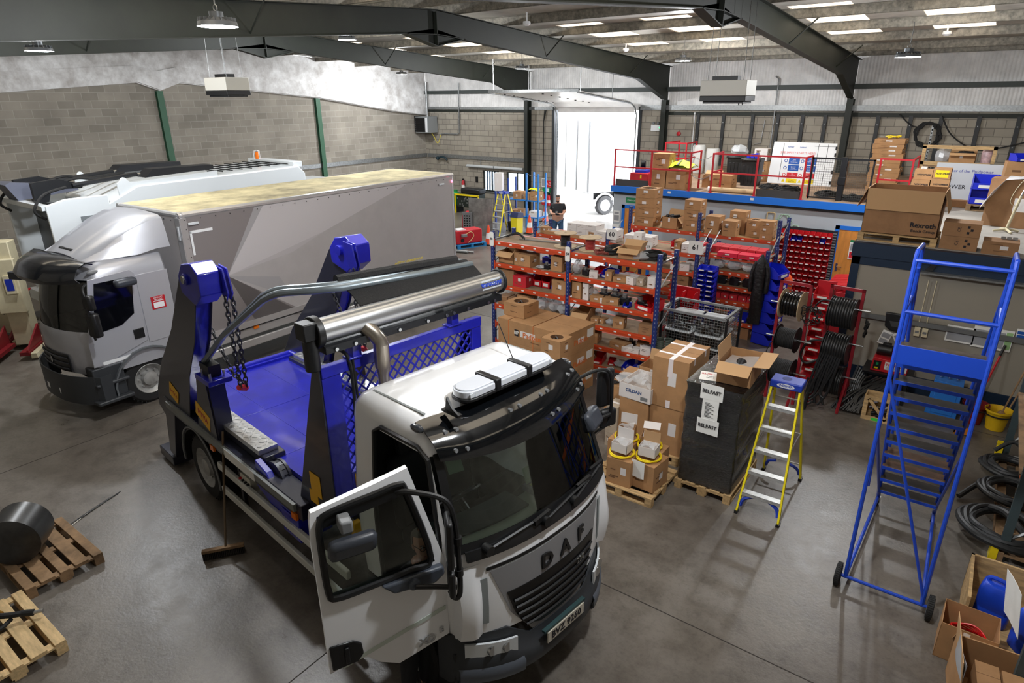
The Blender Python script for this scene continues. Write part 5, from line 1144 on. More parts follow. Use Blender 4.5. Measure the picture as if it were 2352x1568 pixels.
fillshelf([('C', 15.1, (.2, .2, .16), .05, 0, 'brown carton with a printed triangle'), ('B', 15.35, (.4, .3, .1), .05, 0, 'crumpled white bag'), ('B', 16.4, (.4, .3, .08), -.02, 0, 'flat clear bag'), ('C', 16.62, (.2, .18, .2), -.02, .1, 'small brown carton in front of the white stack'),
 ('k', 17.75, (.3,), -.05, 0, 'black cable coil'), ('B', 17.95, (.3, .3, .24), -.03, 0, 'clear bag of black cable'), ('C', 18.9, (.15, .3, .26), .0, 0, 'brown carton with a round logo'), ('C', 19.05, (.3, .3, .14), .2, .0, 'flat carton lying behind the round logo carton'), ('W', 19.12, (.28, .34, .2), .0, .2, 'white carton with an open lid'), ('W', 19.35, (.26, .34, .12), .0, .1, 'flat white carton'), ('R', 19.3, (.26, .3, .18), .3, 0, 'red and white carton'), ('r', 18.72, (.12, .2, .14), .2, 0, 'small red picking bin')], 1.84, -11.5, 'second rack, top shelf', 'goods on the second rack')
g = G(); g.bb((-.75, -.06, 0), (.75, .06, .08)); tag(g.build('long_carton', M_card, loc=(15.9, -11.42, 1.84), rz=-.03), 'long thin brown carton on the front edge of the second rack', 'box')
fillshelf([('b', 15.4, (.2, .3, .14), 0, 0, 'blue picking bin'), ('b', 15.65, (.2, .3, .14), 0, 0, 'blue picking bin'), ('b', 16.0, (.2, .3, .14), 0, 0, 'blue picking bin'), ('D', 17.6, (.2, .3, .22), 0, 0, 'brown label fronted carton'), ('D', 17.82, (.2, .3, .22), 0, 0, 'brown label fronted carton'), ('D', 18.04, (.2, .3, .22), 0, 0, 'brown label fronted carton'), ('D', 18.26, (.2, .3, .22), 0, 0, 'brown label fronted carton'),
 ('W', 18.85, (.16, .16, .3), 0, 0, 'tall white carton with a badge'), ('W', 19.1, (.22, .2, .16), 0, .2, 'square white carton'), ('W', 19.25, (.34, .2, .2), .2, 0, 'long white carton')], 1.4, -11.5, 'second rack, middle shelf', 'goods on the second rack')
fillshelf([('D', 18.7, (.5, .4, .34), 0, 0, 'big brown carton'), ('D', 19.1, (.3, .4, .34), 0, 0, 'narrow brown carton'), ('r', 18.2, (.22, .3, .15), 0, 0, 'red bin'), ('r', 18.45, (.22, .3, .15), 0, 0, 'red bin'), ('r', 17.6, (.22, .3, .15), 0, 0, 'red bin')], .95, -11.5, 'second rack, lower shelf', 'goods on the second rack')
# ---- 61: red bay with drawers right of it
rack('shelving_rack', 'narrow orange shelving bay of red parts beside the stacked blue bins', [19.62, 20.95], -11.4, .7, [[.38, .86, 1.19, 1.53, 1.88]], 2.1)
for k in range(6): carton('red_carton', 'row of dark red cartons on the red bay top shelf, %s from the left' % ORD[k], (19.72+k*.2, -11.0, 1.88), (.19, .4, .15), 0, 'dark red cartons on the red bay', m=M_redbox, lab=False)
for k in range(2): carton('red_folder_box', ('left' if k == 0 else 'right')+' flat bright red box at the front of the red bay', (20.1+k*.46, -11.38, 1.88), (.44, .3, .1), .05, None, m=mat('bright_red', (214, 24, 60), .5))
fillshelf([('B', 19.85, (.3, .3, .2), 0, 0, 'clear bag of fittings'), ('B', 20.2, (.36, .3, .24), 0, 0, 'clear bag of fittings'), ('B', 20.55, (.4, .3, .2), 0, 0, 'clear bag of fittings')], 1.53, -11.4, 'red bay, second shelf', 'goods in the red bay')
for k in range(3): pump('black valve block on the red bay third shelf, %s from the left' % ORD[k], (19.95+k*.3, -11.2, 1.19), 0, s=1.3)
for k in range(5): carton('red_carton', 'small red carton on the red bay fourth shelf, %s from the left' % ORD[k], (19.9+k*.2, -11.2, .86), (.18, .3, .13), 0, 'small red cartons in the red bay', m=M_redbox)
fillshelf([('b', 20.3, (.2, .3, .16), 0, 0, 'blue bin'), ('b', 20.55, (.2, .3, .16), 0, 0, 'blue bin'), ('D', 20.6, (.4, .4, .3), 0, 0, 'brown carton') if 0 else ('p', 20.75, (.16, .12), 0, 0, 'black motor')], .38, -11.4, 'red bay, lowest shelf', 'goods in the red bay')
carton('carton', 'brown carton on the floor under the red bay', (20.5, -11.2, 0), (.5, .4, .26), 0, None, m=M_card2)
# ---- stack of small blue bins at the rack end
t = thing('bin_tower', 'tower of small blue picking bins on the end of the second rack', 'bin rack', (19.82, -11.85, .68))
g = G(); g.bb((-.2, .12, -.68), (.2, .15, 1.0)); g.build('back_panel', M_upr, t)
for r_ in range(9):
    for c in range(2):
        o = pbin('picking_bin', 'x', (-.1+c*.2, 0, .0+r_*.115), (.19, .24, .1), 0, M_blue); o.parent = t
        for q in ('label', 'category'): del o[q]
BINS.clear()
# ---- big blue bins in a column
for k in range(7):
    pbin('storage_bin', 'big blue stacking bin, %s from the floor in the tall column' % ORD[k], (21.12, -11.35, .02+k*.255), (.46, .44, .25), 1.35, mat('big_blue', (24, 44, 200), .4), 'column of big blue stacking bins')
BINS.clear()
# ---- jacket hung on the red bay
g = G(); rw_ = []
for i, (z, w_, d_) in enumerate(((1.58, .02, .02), (1.52, .05, .05), (1.4, .12, .08), (1.2, .14, .08), (.9, .13, .09), (.6, .14, .09), (.3, .13, .08), (.02, .11, .06))):
    rw_.append([(w_*math.cos(2*PI*k/14)*(1+.12*math.sin(k*3+i)), d_*math.sin(2*PI*k/14)*(1+.15*math.sin(k*5+i*2)), z) for k in range(14)])
jk = g.grid(rw_[::-1], 0, closed=True, cap=True).build('jacket', mat('black_nylon', (16, 16, 18), .5, bump=.8, bs=14), loc=(20.9, -11.62, .48), smooth=60); tag(jk, 'long black waterproof jacket hanging from the red bay', 'jacket')
for s in (-1, 1):
    g = G(); g.tube(smooth_pts([(s*.1, 0, 1.4), (s*.17, -.02, 1.15), (s*.17, -.03, .75)], 4), [.05]*8+[.04], 10); g.build('sleeve', MATS['black_nylon'], jk)
# ---- high rack in front of the office wall, brown cartons on it
rack('shelving_rack', 'tall rear shelving rack of brown cartons along the grey office wall', [16.85, 18.77, 20.72], -9.8, .8, [[.3, 1.0, 1.5, 2.0]]*2, 2.5, m_deck=M_ply)
hc = 'brown cartons on the rear rack'
for k in range(4): carton('cable_carton', 'brown carton in the tall left stack on the rear rack, %s up' % ORD[k], (17.22, -9.5, 2.0+k*.245), (.54, .5, .24), 0, hc, hole=.2 if k == 3 else 0)
open_carton('open_carton', 'open brown carton with black cable and red stripe on the rear rack', (17.95, -9.55, 2.0), (.42, .4, .3), 0, None, flaps=(None, -.9, .9, -1.0), fill='black')
for k in range(3): carton('carton', 'brown carton in the three high stack left of the rear rack upright, %s up' % ORD[k], (18.5, -9.45, 2.0+k*.26), (.42, .42, .255), 0, hc)
carton('carton', 'plain tall brown carton just right of the rear rack upright', (19.1, -9.6, 2.0), (.36, .4, .44), 0, hc)
carton('carton', 'brown carton in front on the rear rack, right of the tall one', (19.55, -9.68, 2.0), (.34, .36, .38), 0, hc)
carton('carton', 'brown carton behind, lower of two on the rear rack', (19.6, -9.25, 2.0), (.4, .36, .28), 0, hc, seed=3); carton('carton', 'brown carton behind, upper of two on the rear rack', (19.6, -9.25, 2.28), (.4, .36, .28), 0, hc, seed=4)
for k in range(2): carton('cable_carton', 'brown carton with a round hole stack, rear rack, '+('lower' if k == 0 else 'upper one'), (20.05, -9.4, 2.0+k*.2), (.34, .36, .2), 0, hc, hole=.1 if k else 0)
for k in range(3): carton('carton', 'small brown carton in the right end stack of the rear rack, %s up' % ORD[k], (20.42, -9.62, 2.0+k*.15), (.3, .3, .148), 0, hc)
fillshelf([('R', 17.4, (.3, .3, .2), 0, 0, 'dark red carton'), ('R', 18.2, (.3, .3, .2), 0, 0, 'dark red carton'), ('r', 19.0, (.2, .3, .14), 0, 0, 'red picking bin'), ('r', 19.25, (.2, .3, .14), 0, 0, 'red picking bin'), ('r', 19.5, (.2, .3, .14), 0, 0, 'red picking bin'), ('r', 19.75, (.2, .3, .14), 0, 0, 'red picking bin'), ('r', 20.0, (.2, .3, .14), 0, 0, 'red picking bin'), ('r', 20.3, (.2, .3, .14), 0, 0, 'red picking bin')], 1.5, -9.8, 'rear rack, second shelf', 'goods on the rear rack')
# ---------------------------------------------------------------- office block with storage deck on top
M_edge = mat('edge_blue', (20, 112, 214), .45)
M_wallg = mat('office_grey', (176, 184, 190), .5)
M_beige = mat('office_beige', (146, 140, 128), .6)
M_navyt = mat('office_navy', (14, 38, 62), .5)
g = G(); g.bb((15.1, -7.62, 2.55), (22.7, -.02, 2.7)); struct(g.build('mezzanine_floor', mat('deck_boards', (150, 126, 104), .85, var=.25, vs=2), smooth=0))
g = G(); g.bb((15.08, -7.66, 2.52), (22.7, -7.62, 2.705)); struct(g.build('mezzanine_edge_trim', M_edge, smooth=0))
g = G(); g.bb((15.12, -7.5, 0), (22.75, -7.42, 2.55)); g.bb((15.12, -7.42, 0), (15.2, -.02, 2.55)); struct(g.build('wall_office', M_wallg, smooth=0))
g = G(); g.bb((15.12, -7.56, 2.44), (22.75, -7.5, 2.5)); struct(g.build('trim_5', M_black, smooth=0))
g = G(); g.bb((22.74, -12.4, 0), (22.82, -7.42, 2.5)); g.bb((22.82, -12.4, 0), (LX, -12.32, 2.5)); struct(g.build('wall_test_room', M_beige, smooth=0))
g = G(); g.bb((22.7, -12.46, 2.45), (LX, -7.42, 2.7)); struct(g.build('test_room_ceiling', M_navyt, smooth=0))
g = G(); g.bb((22.72, -7.6, 2.7), (LX, -.02, 2.702)) if 0 else g.bb((22.72, -12.3, 2.7), (LX, -7.45, 2.703)); g.bb((22.7, -7.45, 2.55), (LX, -.02, 2.7)); struct(g.build('test_room_roof_floor', mat('pale_deck', (170, 166, 160), .7, var=.1, vs=2), smooth=0))
g = G(); g.bb((22.72, -12.43, 2.3), (LX, -12.4, 2.5)); g.bb((22.72, -12.43, 0), (22.86, -12.4, 2.5)); g.bb((22.72, -12.43, 0), (LX, -12.4, .32)); g.bb((22.72, -12.4, 0), (22.735, -12.2, 2.5)); struct(g.build('trim_6', M_navyt, smooth=0))
g = G(); g.bb((22.6, -12.5, 1.32), (LX, -12.43, 1.4)); struct(g.build('trim_7', mat('trunk_grey', (110, 112, 112), .5, .3), smooth=0))
def odoor(n, x, y=-7.5):
    d = bpy.data.objects.new('door_%d' % n, None); COL.objects.link(d); d['kind'] = 'structure'; d.location = (x, y, 0)
    g = G(); g.bb((-.52, -.03, 0), (-.42, .0, 2.13)); g.bb((.42, -.03, 0), (.52, .0, 2.13)); g.bb((-.52, -.03, 2.03), (.52, 0, 2.13)); g.build('door_frame', M_edge, d, smooth=0)
    g = G(); g.bb((-.42, -.015, 0), (.42, -.002, 2.03)); g.build('door_leaf', mat('door_oak', (214, 140, 62), .5, var=.1, vs=3, stretch=(6, 6, 1)), d, smooth=0)
    g = G(); g.bb((-.37, -.03, .95), (-.32, -.015, 1.15)); g.tube([(-.345, -.05, 1.07), (-.22, -.05, 1.07)], .012, 6); g.build('door_handle', M_steel, d)
    return d
d2 = odoor(2, 15.95); d3 = odoor(3, 22.05)
def notice(label, o, x, up, w_, h_, cols, txt=None, name='notice', par=None):
    """small framed sheet: cols list of (x0,z0,x1,z1,mat) in 0..1"""
    M4 = frame4(o, x, up); g = G(); q = lambda a, b, e: M4 @ V(((a-.5)*w_, (b-.5)*h_, e))
    g.add([q(0, 0, 0), q(1, 0, 0), q(1, 1, 0), q(0, 1, 0), q(0, 0, .003), q(1, 0, .003), q(1, 1, .003), q(0, 1, .003)], [(3, 2, 1, 0), (4, 5, 6, 7), (0, 1, 5, 4), (1, 2, 6, 5), (2, 3, 7, 6), (3, 0, 4, 7)], 0)
    ms = [M_paper]
    for a, b, c, d, mm in cols:
        if mm not in ms: ms.append(mm)
        g.add([q(a, b, .004), q(c, b, .004), q(c, d, .004), q(a, d, .004)], [(0, 1, 2, 3)], ms.index(mm))
    for t in txt or []:
        body, tx, tz, sz, mm = t
        if mm not in ms: ms.append(mm)
        g.text(body, sz, M4 @ MX.Translation(((tx-.5)*w_, (tz-.5)*h_, .005)), ms.index(mm), .0005)
    b = g.build(name, ms, smooth=0); return tag(b, label, 'notice')
M_sblue = mat('sign_blue', (24, 84, 170), .5); M_sgreen = mat('sign_green', (16, 130, 80), .5); M_sred = mat('sign_red', (206, 30, 44), .5); M_sgrey = mat('print_grey', (150, 152, 156), .7)
S_ = (1, 0, 0); U_ = (0, 0, 1)
notice('white poster on the grey office wall left of the first orange door', (15.25, -7.506, 1.75), S_, U_, .22, .34, [(.15, .7, .85, .9, M_sgrey), (.1, .1, .9, .6, M_sgrey)])
notice('blue and white safety poster below the white one by the first orange door', (15.25, -7.506, 1.35), S_, U_, .22, .3, [(.05, .05, .95, .7, M_sblue)])
notice('small red and white sign low on the grey office wall', (15.32, -7.506, .98), S_, U_, .14, .18, [(.3, .3, .7, .8, M_sred)])
notice('green fire exit sign above the first orange door', (15.75, -7.506, 2.28), S_, U_, .4, .16, [(0, 0, 1, 1, M_sgreen)], [('Fire exit', .5, .5, .09, M_paper)])
notice('notice sheet pinned on the first orange door', (15.95, -7.53, 1.5), S_, U_, .24, .6, [(.1, .1, .9, .4, M_sred), (.2, .6, .8, .9, M_sgrey)])
notice('sheet of coloured notices on the second orange door', (22.15, -7.53, 1.55), S_, U_, .44, .5, [(.0, .88, .6, 1, M_sgreen), (.05, .45, .4, .8, M_sgrey), (.5, .45, .95, .8, M_sgrey), (.05, .05, .4, .38, M_sred)])
for i, (x, z) in enumerate(((17.0, 2.63), (19.38, 2.63))):
    g = G(); g.bb((-.045, -.01, -.03), (.045, 0, .03)); tag(g.build('edge_label', M_paper, loc=(x, -7.661, z)), ('left' if i == 0 else 'right')+' small white label on the blue deck edge', 'label')
# gaskets hung on the office wall
for i, (x, z, w_, h_, mm) in enumerate(((19.9, 2.15, .2, .3, mat('gasket_tan', (200, 176, 130), .6)), (20.55, 1.9, .16, .24, mat('gasket_green', (170, 200, 176), .6)), (20.8, 1.6, .16, .26, MATS['gasket_green']))):
    g = G(); g.tube([(x_, -.01, z_) for x_, z_ in rrect(w_, h_, .04)], .018, 6, True); tag(g.build('gasket', mm, loc=(x, -7.52, z)), ('tan rectangular gasket', 'upper pale green rectangular gasket', 'lower pale green rectangular gasket')[i]+' hanging on the grey office wall', 'gasket')
for i, (x, z) in enumerate(((20.25, 2.1), (20.1, 1.75))):
    g = G(); g.coil((0, 0, 0), .16-.03*i, .012, 2.2, .01, 1, jit=.03); tag(g.build('green_hose_coil', MATS['gasket_green'], loc=(x, -7.53, z)), ('upper', 'lower')[i]+' pale green hose loops hanging on the grey office wall', 'hose')
# wall of red bins
t = thing('louvred_bin_panel', 'big louvred wall panel of red picking bins beside the orange door', 'bin rack', (20.95, -7.6, 0))
g = G(); g.bb((-.72, .05, .25), (.66, .09, 1.98), 0); g.bb((.56, -.03, .25), (.66, .05, 1.98), 0)
for k in range(24): g.bb((.567, -.035, .3+k*.07), (.655, -.03, .33+k*.07), 1)
g.build('louvre_panel', [mat('panel_black', (24, 26, 30), .5), M_grey], t, smooth=0)
for r_ in range(11):
    for c in range(9):
        o = pbin('bin', 'x', (-.63+c*.142, -.05, .3+r_*.15), (.136, .2, .115), 0, M_blue if (r_, c) in ((9, 2), (9, 3), (9, 7)) else M_red); o.parent = t
        for q in ('label', 'category'): del o[q]
BINS.clear()
# ---------------------------------------------------------------- red guard rails on the deck
def rail(label, x0, x1, y0, ret=None, mid=True, toe=None, name='guard_rail', H=1.08, left=None, src=None):
    t = thing(name, label, 'railing', (x0, y0, 2.7), 0, 'red guard rails on the storage deck'); L = x1-x0
    ps = [0]+([L/2] if L > 1.5 else [])+[L]
    for p in ps:
        g = G(); g.bb((p-.022, -.022, 0), (p+.022, .022, H)); g.bb((p-.05, -.05, 0), (p+.05, .05, .01)); g.build('post', M_redp, t, smooth=0)
    for z in (H-.022, H*.52):
        g = G(); g.bb((0, -.02, z-.02), (L, .02, z+.02)); g.build('bar', M_redp, t, smooth=0)
    for px, d in (ret or []):
        for z in (H-.022, H*.52):
            g = G(); g.bb((px-.02, 0, z-.02), (px+.02, d, z+.02)); g.build('bar', M_redp, t, smooth=0)
        g = G(); g.bb((px-.022, d-.022, 0), (px+.022, d+.022, H)); g.build('post', M_redp, t, smooth=0)
    for a, b in (toe or []):
        g = G(); g.bb((a, .03, 0), (b, .045, .2)); g.build('toe_board', mat('toe_dark', (58, 56, 54), .6), t, smooth=0)
    return t
rail('long red guard rail at the left end of the storage deck', 15.16, 17.55, -7.6, [(2.39, .75)], toe=[(.03, 1.1)])
rail('long red guard rail right of the chained gap on the storage deck', 18.19, 20.6, -7.6, [(0, .75), (2.41, .7)], toe=[(1.24, 2.38)])
rail('red guard rail behind the red crate near the doorway', 14.45, 15.3, -5.4, [(0, 1.6)]) if 0 else rail('red guard rail further back by the roller door edge', 15.2, 15.95, -4.0, [(0, 1.2), (.75, .9)])
rail('short red guard rail frame beside the carton stack', 22.2, 22.9, -6.95, [(.7, 1.4)])
g = G()
for a, b in ((3.72, 3.72), (3.2, 3.2)):
    P = [V((17.56+.61*k/14, -7.6, a-.14*math.sin(PI*k/14))) for k in range(15)]
    for k in range(14):
        c = (P[k]+P[k+1])/2; d = (P[k+1]-P[k]).normalized(); e = V((0, 1, 0)) if k % 2 else d.cross(V((0, 1, 0)))
        g.tube([c+d*.028*math.cos(q)+e*.013*math.sin(q) for q in [2*PI*j/8 for j in range(8)]], .005, 4, True)
tag(g.build('gap_chain', M_galv), 'two pale chains across the gap between the red guard rails', 'chain')
# deck goods
dk = 'goods on the storage deck'; Z = 2.702
carton('carton', 'tall brown carton behind the left red rail, left lower one', (16.5, -7.2, Z), (.46, .44, .5), 0, dk, seed=1); carton('carton', 'wide brown carton behind the left red rail, beside the post', (17.06, -7.15, Z), (.6, .5, .5), 0, dk, seed=2)
carton('carton', 'brown carton on top behind the left red rail', (16.55, -7.15, Z+.5), (.52, .44, .48), 0, dk, seed=5); carton('carton', 'flat brown carton under the yellow jacket behind the left red rail', (17.1, -7.15, Z+.5), (.5, .44, .1), 0, dk, seed=6)
g = G(); rnd = random.Random(3); g.grid([[(-.36+.12*i, -.28+.14*j, .2-.03*abs(i-3)-.05*abs(j-2)+rnd.uniform(-.03, .03)) for j in range(5)] for i in range(7)], 0); g.grid([[(-.36+.12*i, -.28+.14*j, .02-.02*abs(j-2)*0) for j in range(5)] for i in range(7)], 0)
g.plate([[(-.1+.08*i, -.3+.12*j, .215-.03*abs(i-1)-.05*abs(j-2)) for i in range(2)] for j in range(5)], .004, 1)
tag(g.build('hi_vis_jacket', [mat('hi_vis_yellow', (216, 240, 30), .6), M_grey], loc=(17.15, -7.15, Z+.6), smooth=40), 'yellow hi vis jacket lying on the cartons behind the red rail', 'jacket')
open_carton('open_carton', 'open brown carton with a drooping flap near the chained gap', (17.75, -6.3, Z), (.5, .5, .34), .2, dk, flaps=(None, -1.1, .4, None))
t = thing('red_crate', 'red machine case by the doorway end of the storage deck', 'case', (15.75, -6.9, Z)); g = G(); g.bb((-.3, -.25, 0), (.3, .25, .36)); g.build('case', M_redp, t, .02); g = G(); g.bb((.05, -.255, .2), (.1, -.25, .3)); g.build('case_label', M_yell, t)
g = G(); g.bb((-.18, -.16, 0), (.18, .16, .07)); tag(g.build('blue_tray', M_blue, loc=(15.75, -6.9, Z+.363)), 'blue tray on top of the red machine case', 'tray')
t = reel('cable_drum', 'black cable drum on the blue tray by the doorway', (15.75, -6.85, Z+.437+.165), .165, .1, .14, M_black, .4, 'X', None, M_black)
for i, (x, h, cl) in enumerate(((16.0, .95, 0), (16.5, .85, 0))):
    g = G(); g.lathe([(.2, 0), (.22, .05), (.22, h-.05), (.2, h), (.06, h)], n=24); tag(g.build('plastic_drum' if i else 'foam_roll', [mat('roll_white', (206, 208, 206), .5)], loc=(x, -2.95, Z)), ('tall white roll', 'shorter white drum')[i]+' standing behind the chained gap', 'drum' if i else 'roll')
def binb(label, x, y, lid):
    t = thing('wheelie_toolbox', label, 'bin', (x, y, Z), 0, 'black plastic bins on the deck')
    g = G(); g.prism([(-.24, 0), (.24, 0), (.28, .72), (-.28, .72)], 1, -.2, .2)
    for k in range(4): g.bb((-.2+k*.11, -.21, .05), (-.14+k*.11, -.2, .6))
    g.build('body', M_black, t, .02); g = G(); g.bb((-.3, -.24, .72), (.3, .22, .8)); g.bb((-.2, -.3, .74), (.2, -.24, .78)); g.build('lid', M_black, t, .02)
    g = G(); g.cyl((-.25, .1, .07), (.25, .1, .07), .07, n=12); g.build('wheel', M_rubber, t); return t
binb('black wheeled plastic bin in front on the deck, holding blue items', 18.6, -5.35, 1); binb('black plastic bin behind wrapped in torn polythene', 17.95, -4.7, 0)
g = G()
for k in range(3): g.bb((-.14+k*.12, -.08, 0), (-.06+k*.12, .08, .08+.03*k))
tag(g.build('blue_tools', M_blue, loc=(18.57, -5.35, Z+.802)), 'blue items lying on the black wheeled bin', 'tool')
bag('torn clear polythene hanging over the rear black bin', (18.0, -4.85, Z+.82), (.6, .5, .3), name='polythene')
carton('carton', 'wide pale brown carton behind the right red rail, left end', (18.1, -6.3, Z), (.62, .5, .38), 0, dk, lab=False)
carton('white_carton', 'white carton standing high behind the black bins', (18.45, -3.9, Z+.62), (.4, .4, .36), 0, dk, m=M_whitebox)
for k in range(3): carton('carton', 'brown carton in the stack behind the black wheeled bin, %s up' % ORD[k], (18.55, -3.95, Z+k*.2), (.5, .44, .2), .1*k, dk)
g = G(); g.cyl((-.62, 0, .07), (.62, 0, .07), .065, n=18, m=0); g.cyl((-.7, 0, .07), (-.62, 0, .07), .07, n=18, m=1); tag(g.build('cardboard_tube', [mat('tube_kraft', (200, 172, 132), .7), M_paper], loc=(18.72, -7.3, Z), rz=.04), 'long cardboard tube lying behind the right red rail', 'tube')
for i, (x, y, R_) in enumerate(((19.3, -5.8, .24), (19.85, -6.0, .3), (21.05, -6.5, .3), (21.75, -6.9, .26))):
    g = G()
    for q in range(3): g.coil((0, 0, .03+.035*q), R_-.03*q, .016, 3.2, .004, jit=.05)
    tag(g.build('cable_coil', M_rubber, loc=(x, y, Z)), ('small black cable coil', 'black cable coil behind the toe board', 'large black cable coil behind the mesh gate', 'flat black cable coil right of the mesh gate')[i]+' on the deck', 'cable', dk)
# site safety board
t = thing('safety_board', 'large white site safety board with blue and yellow signs', 'board', (19.75, -4.4, Z))
tl = .12
def BP(u, v, e=0): return (-.92+u*1.84, -.0+v*tl*1.0-e, .0+v*1.22)
g = G(); g.add([BP(0, 0), BP(1, 0), BP(.99, 1), BP(.02, 1), BP(0, 0, -.03), BP(1, 0, -.03), BP(.99, 1, -.03), BP(.02, 1, -.03)], [(0, 1, 2, 3), (7, 6, 5, 4), (0, 4, 5, 1), (1, 5, 6, 2), (2, 6, 7, 3), (3, 7, 4, 0)], 0); g.build('board_panel', M_white, t, smooth=0)
def BM(u, v): return frame4(BP(u, v, .004), (1, 0, 0), (0, tl, 1.22))
for u, txt in ((.28, 'turner'), (.47, 'turner')):
    g = G(); g.text(txt, .07, BM(u+.02, .89), 0, .001); g.prism([(-.5, 1.05), (-.47, 1.05), (-.46, 1.12), (-.49, 1.12)], 1, .08, .09) if 0 else None; g.build('logo', M_sblue, t, smooth=0)
g = G(); g.text('SITE SAFETY STARTS HERE!', .085, BM(.42, .75), 0, .001); g.build('headline', mat('sign_pink', (226, 110, 110), .6), t, smooth=0)
for r_, (v0, v1, mm, tx) in enumerate(((.48, .64, M_sblue, ('Safety\nhelmets\nmust be worn', 'High vis\nclothing must\nbe worn')), (.32, .46, M_sblue, ('Protective\nfootwear\nmust be worn', 'All visitors\nmust report to\nsite office')), (.16, .28, M_sred, ('No\nunauthorised\nentry', 'Children must\nnot play on\nthis site')), (.03, .13, M_yell, ('Danger\nMen at work', 'Danger\nDeep excavation')))):
    for c in range(2):
        u0 = .3+c*.26; g = G(); g.add([BP(u0, v0, .003), BP(u0+.17, v0, .003), BP(u0+.17, v1, .003), BP(u0, v1, .003)], [(0, 1, 2, 3)], 0)
        g.text(tx[c], .036, BM(u0+.085, (v0+v1)/2), 1, .0005)
        M4 = BM(u0-.045, (v0+v1)/2)
        if r_ < 3: g.add([M4 @ V((.05*math.cos(a), .05*math.sin(a), 0)) for a in [2*PI*k/16 for k in range(16)]], [tuple(range(16))], 0); g.add([M4 @ V((.032*math.cos(a), .032*math.sin(a), .001)) for a in [2*PI*k/16 for k in range(16)]], [tuple(range(16))], 1)
        else: g.add([M4 @ V(p) for p in ((-.05, -.04, 0), (.05, -.04, 0), (0, .05, 0))], [(0, 1, 2)], 0); g.text('!', .06, M4 @ MX.Translation((0, -.005, .001)), 2, .0003)
        g.build('safety_sign', [mm, M_paper if r_ < 3 else M_ink, M_ink], t, smooth=0)
g = G()
for u in (.18, .72, .86): g.add([BP(u, .02, .003), BP(u+.006, .02, .003), BP(u+.006, .97, .003), BP(u, .97, .003)], [(0, 1, 2, 3)])
for v in (.34, .56, .92): g.add([BP(.66, v, .003), BP(.98, v, .003), BP(.98, v+.008, .003), BP(.66, v+.008, .003)], [(0, 1, 2, 3)])
g.build('ruled_line', M_ink, t, smooth=0)
g = G()
for v in (.05, .3, .7, .85): g.bb((.88, -.02+v*tl-.02, v*1.22), (.92, -.0+v*tl, v*1.22+.1))
g.build('board_clip', M_black, t, smooth=0)
# mesh gate
t = thing('mesh_gate', 'dark mesh gate panels at the front of the storage deck', 'fence', (20.66, -7.2, Z))
for x0, x1 in ((0, .74), (.8, 1.46)):
    for a, b in (((x0, 0), (x0+.04, 1.05)), ((x1-.04, 0), (x1, 1.05)), ((x0, 1.01), (x1, 1.05)), ((x0, .02), (x1, .06))): g = G(); g.bb((a[0], -.02, a[1]), (b[0], .02, b[1])); g.build('frame_bar', M_blackm, t, smooth=0)
    g = G()
    for k in range(13): x = x0+.05+(x1-x0-.1)*k/12; g.bb((x-.002, -.002, .05), (x+.002, .002, 1.02))
    for k in range(17): z = .06+k*.058; g.bb((x0+.03, -.002, z-.002), (x1-.03, .002, z+.002))
    g.build('wire_mesh', mat('wire_grey', (92, 94, 92), .5, .4), t, smooth=0)
g = G(); g.bb((.7, -.06, .0), (.84, .06, 1.08)); g.bb((.68, -.08, .4), (.86, -.04, .6)); g.build('gate_post', M_blackm, t, .01)
# stack of flat cartons
for k in range(11): carton('flat_carton', 'flat brown carton in the tall stack by the green column, %s up' % (ORD+['topmost'])[k], (22.02+.02*math.sin(k*2), -4.4, Z+k*.128), (.76-.015*(k % 3), .6, .126), .03*math.sin(k*3), 'tall stack of flat cartons on the deck')
g = G(); g.coil((0, 0, .03), .14, .015, 2.2, .01, jit=.05); g.grid([[(-.3+.1*i, -.15+.1*j, .04+.03*math.sin(i*3+j)) for j in range(4)] for i in range(5)], 1); tag(g.build('yellow_strap', [M_yell, M_clearbag], loc=(22.05, -4.4, Z+11*.128+.004)), 'yellow strap and polythene on top of the flat carton stack', 'strap')
for k in range(4): carton('carton', 'dark leaning carton behind the mesh gate, %s from the front' % ORD[k], (21.0+.12*k, -4.3-.1*k*0, Z), (.06, .7, .7), .1, dk, m=M_card2) if k < 1 else None
# cartons with yellow label, beside the short red rail
nb = 'cartons with black printing beside the red rail'
def logo(o, s, z, d): 
    pass
for i, (x, y, z, w_, h_, lb) in enumerate(((23.38, -7.75, 0, .66, .5, 'lowest wide carton with white tape'), (23.2, -7.7, .5, .36, .2, 'left middle carton with black print'), (23.58, -7.7, .5, .36, .24, 'right middle carton with black print'), (23.22, -7.65, .7, .36, .22, 'upper left carton with black print'), (23.58, -7.65, .74, .34, .22, 'upper right carton with a yellow label'))):
    o = carton('carton', lb+' beside the short red rail on the deck', (x, y, Z+z+.002*i), (w_, .4, h_), 0, nb, tape=(i == 0), prt=False, lab=False)
    g = G(); g.text('NOVOGEAR' if 0 else 'NOVOPRESS', .05, frame4((.02, -.203, h_*.5), (1, 0, 0), (0, 0, 1)), 0, .0005, bold=.002); c = g.build('carton_print', M_ink, o, smooth=0)
    if i == 4: g = G(); g.bb((-.13, -.2025, .03), (.13, -.2005, .19)); g.build('yellow_label', M_yell, o, smooth=0)
carton('white_carton', 'tiny white carton on top of the printed cartons', (23.2, -7.6, Z+.925), (.12, .1, .05), 0, None, m=M_whitebox)
bag('crumpled white sheet in front of the short red rail', (22.55, -6.6, Z), (.6, .4, .35), m=M_white, name='white_sheet', fill=M_white)
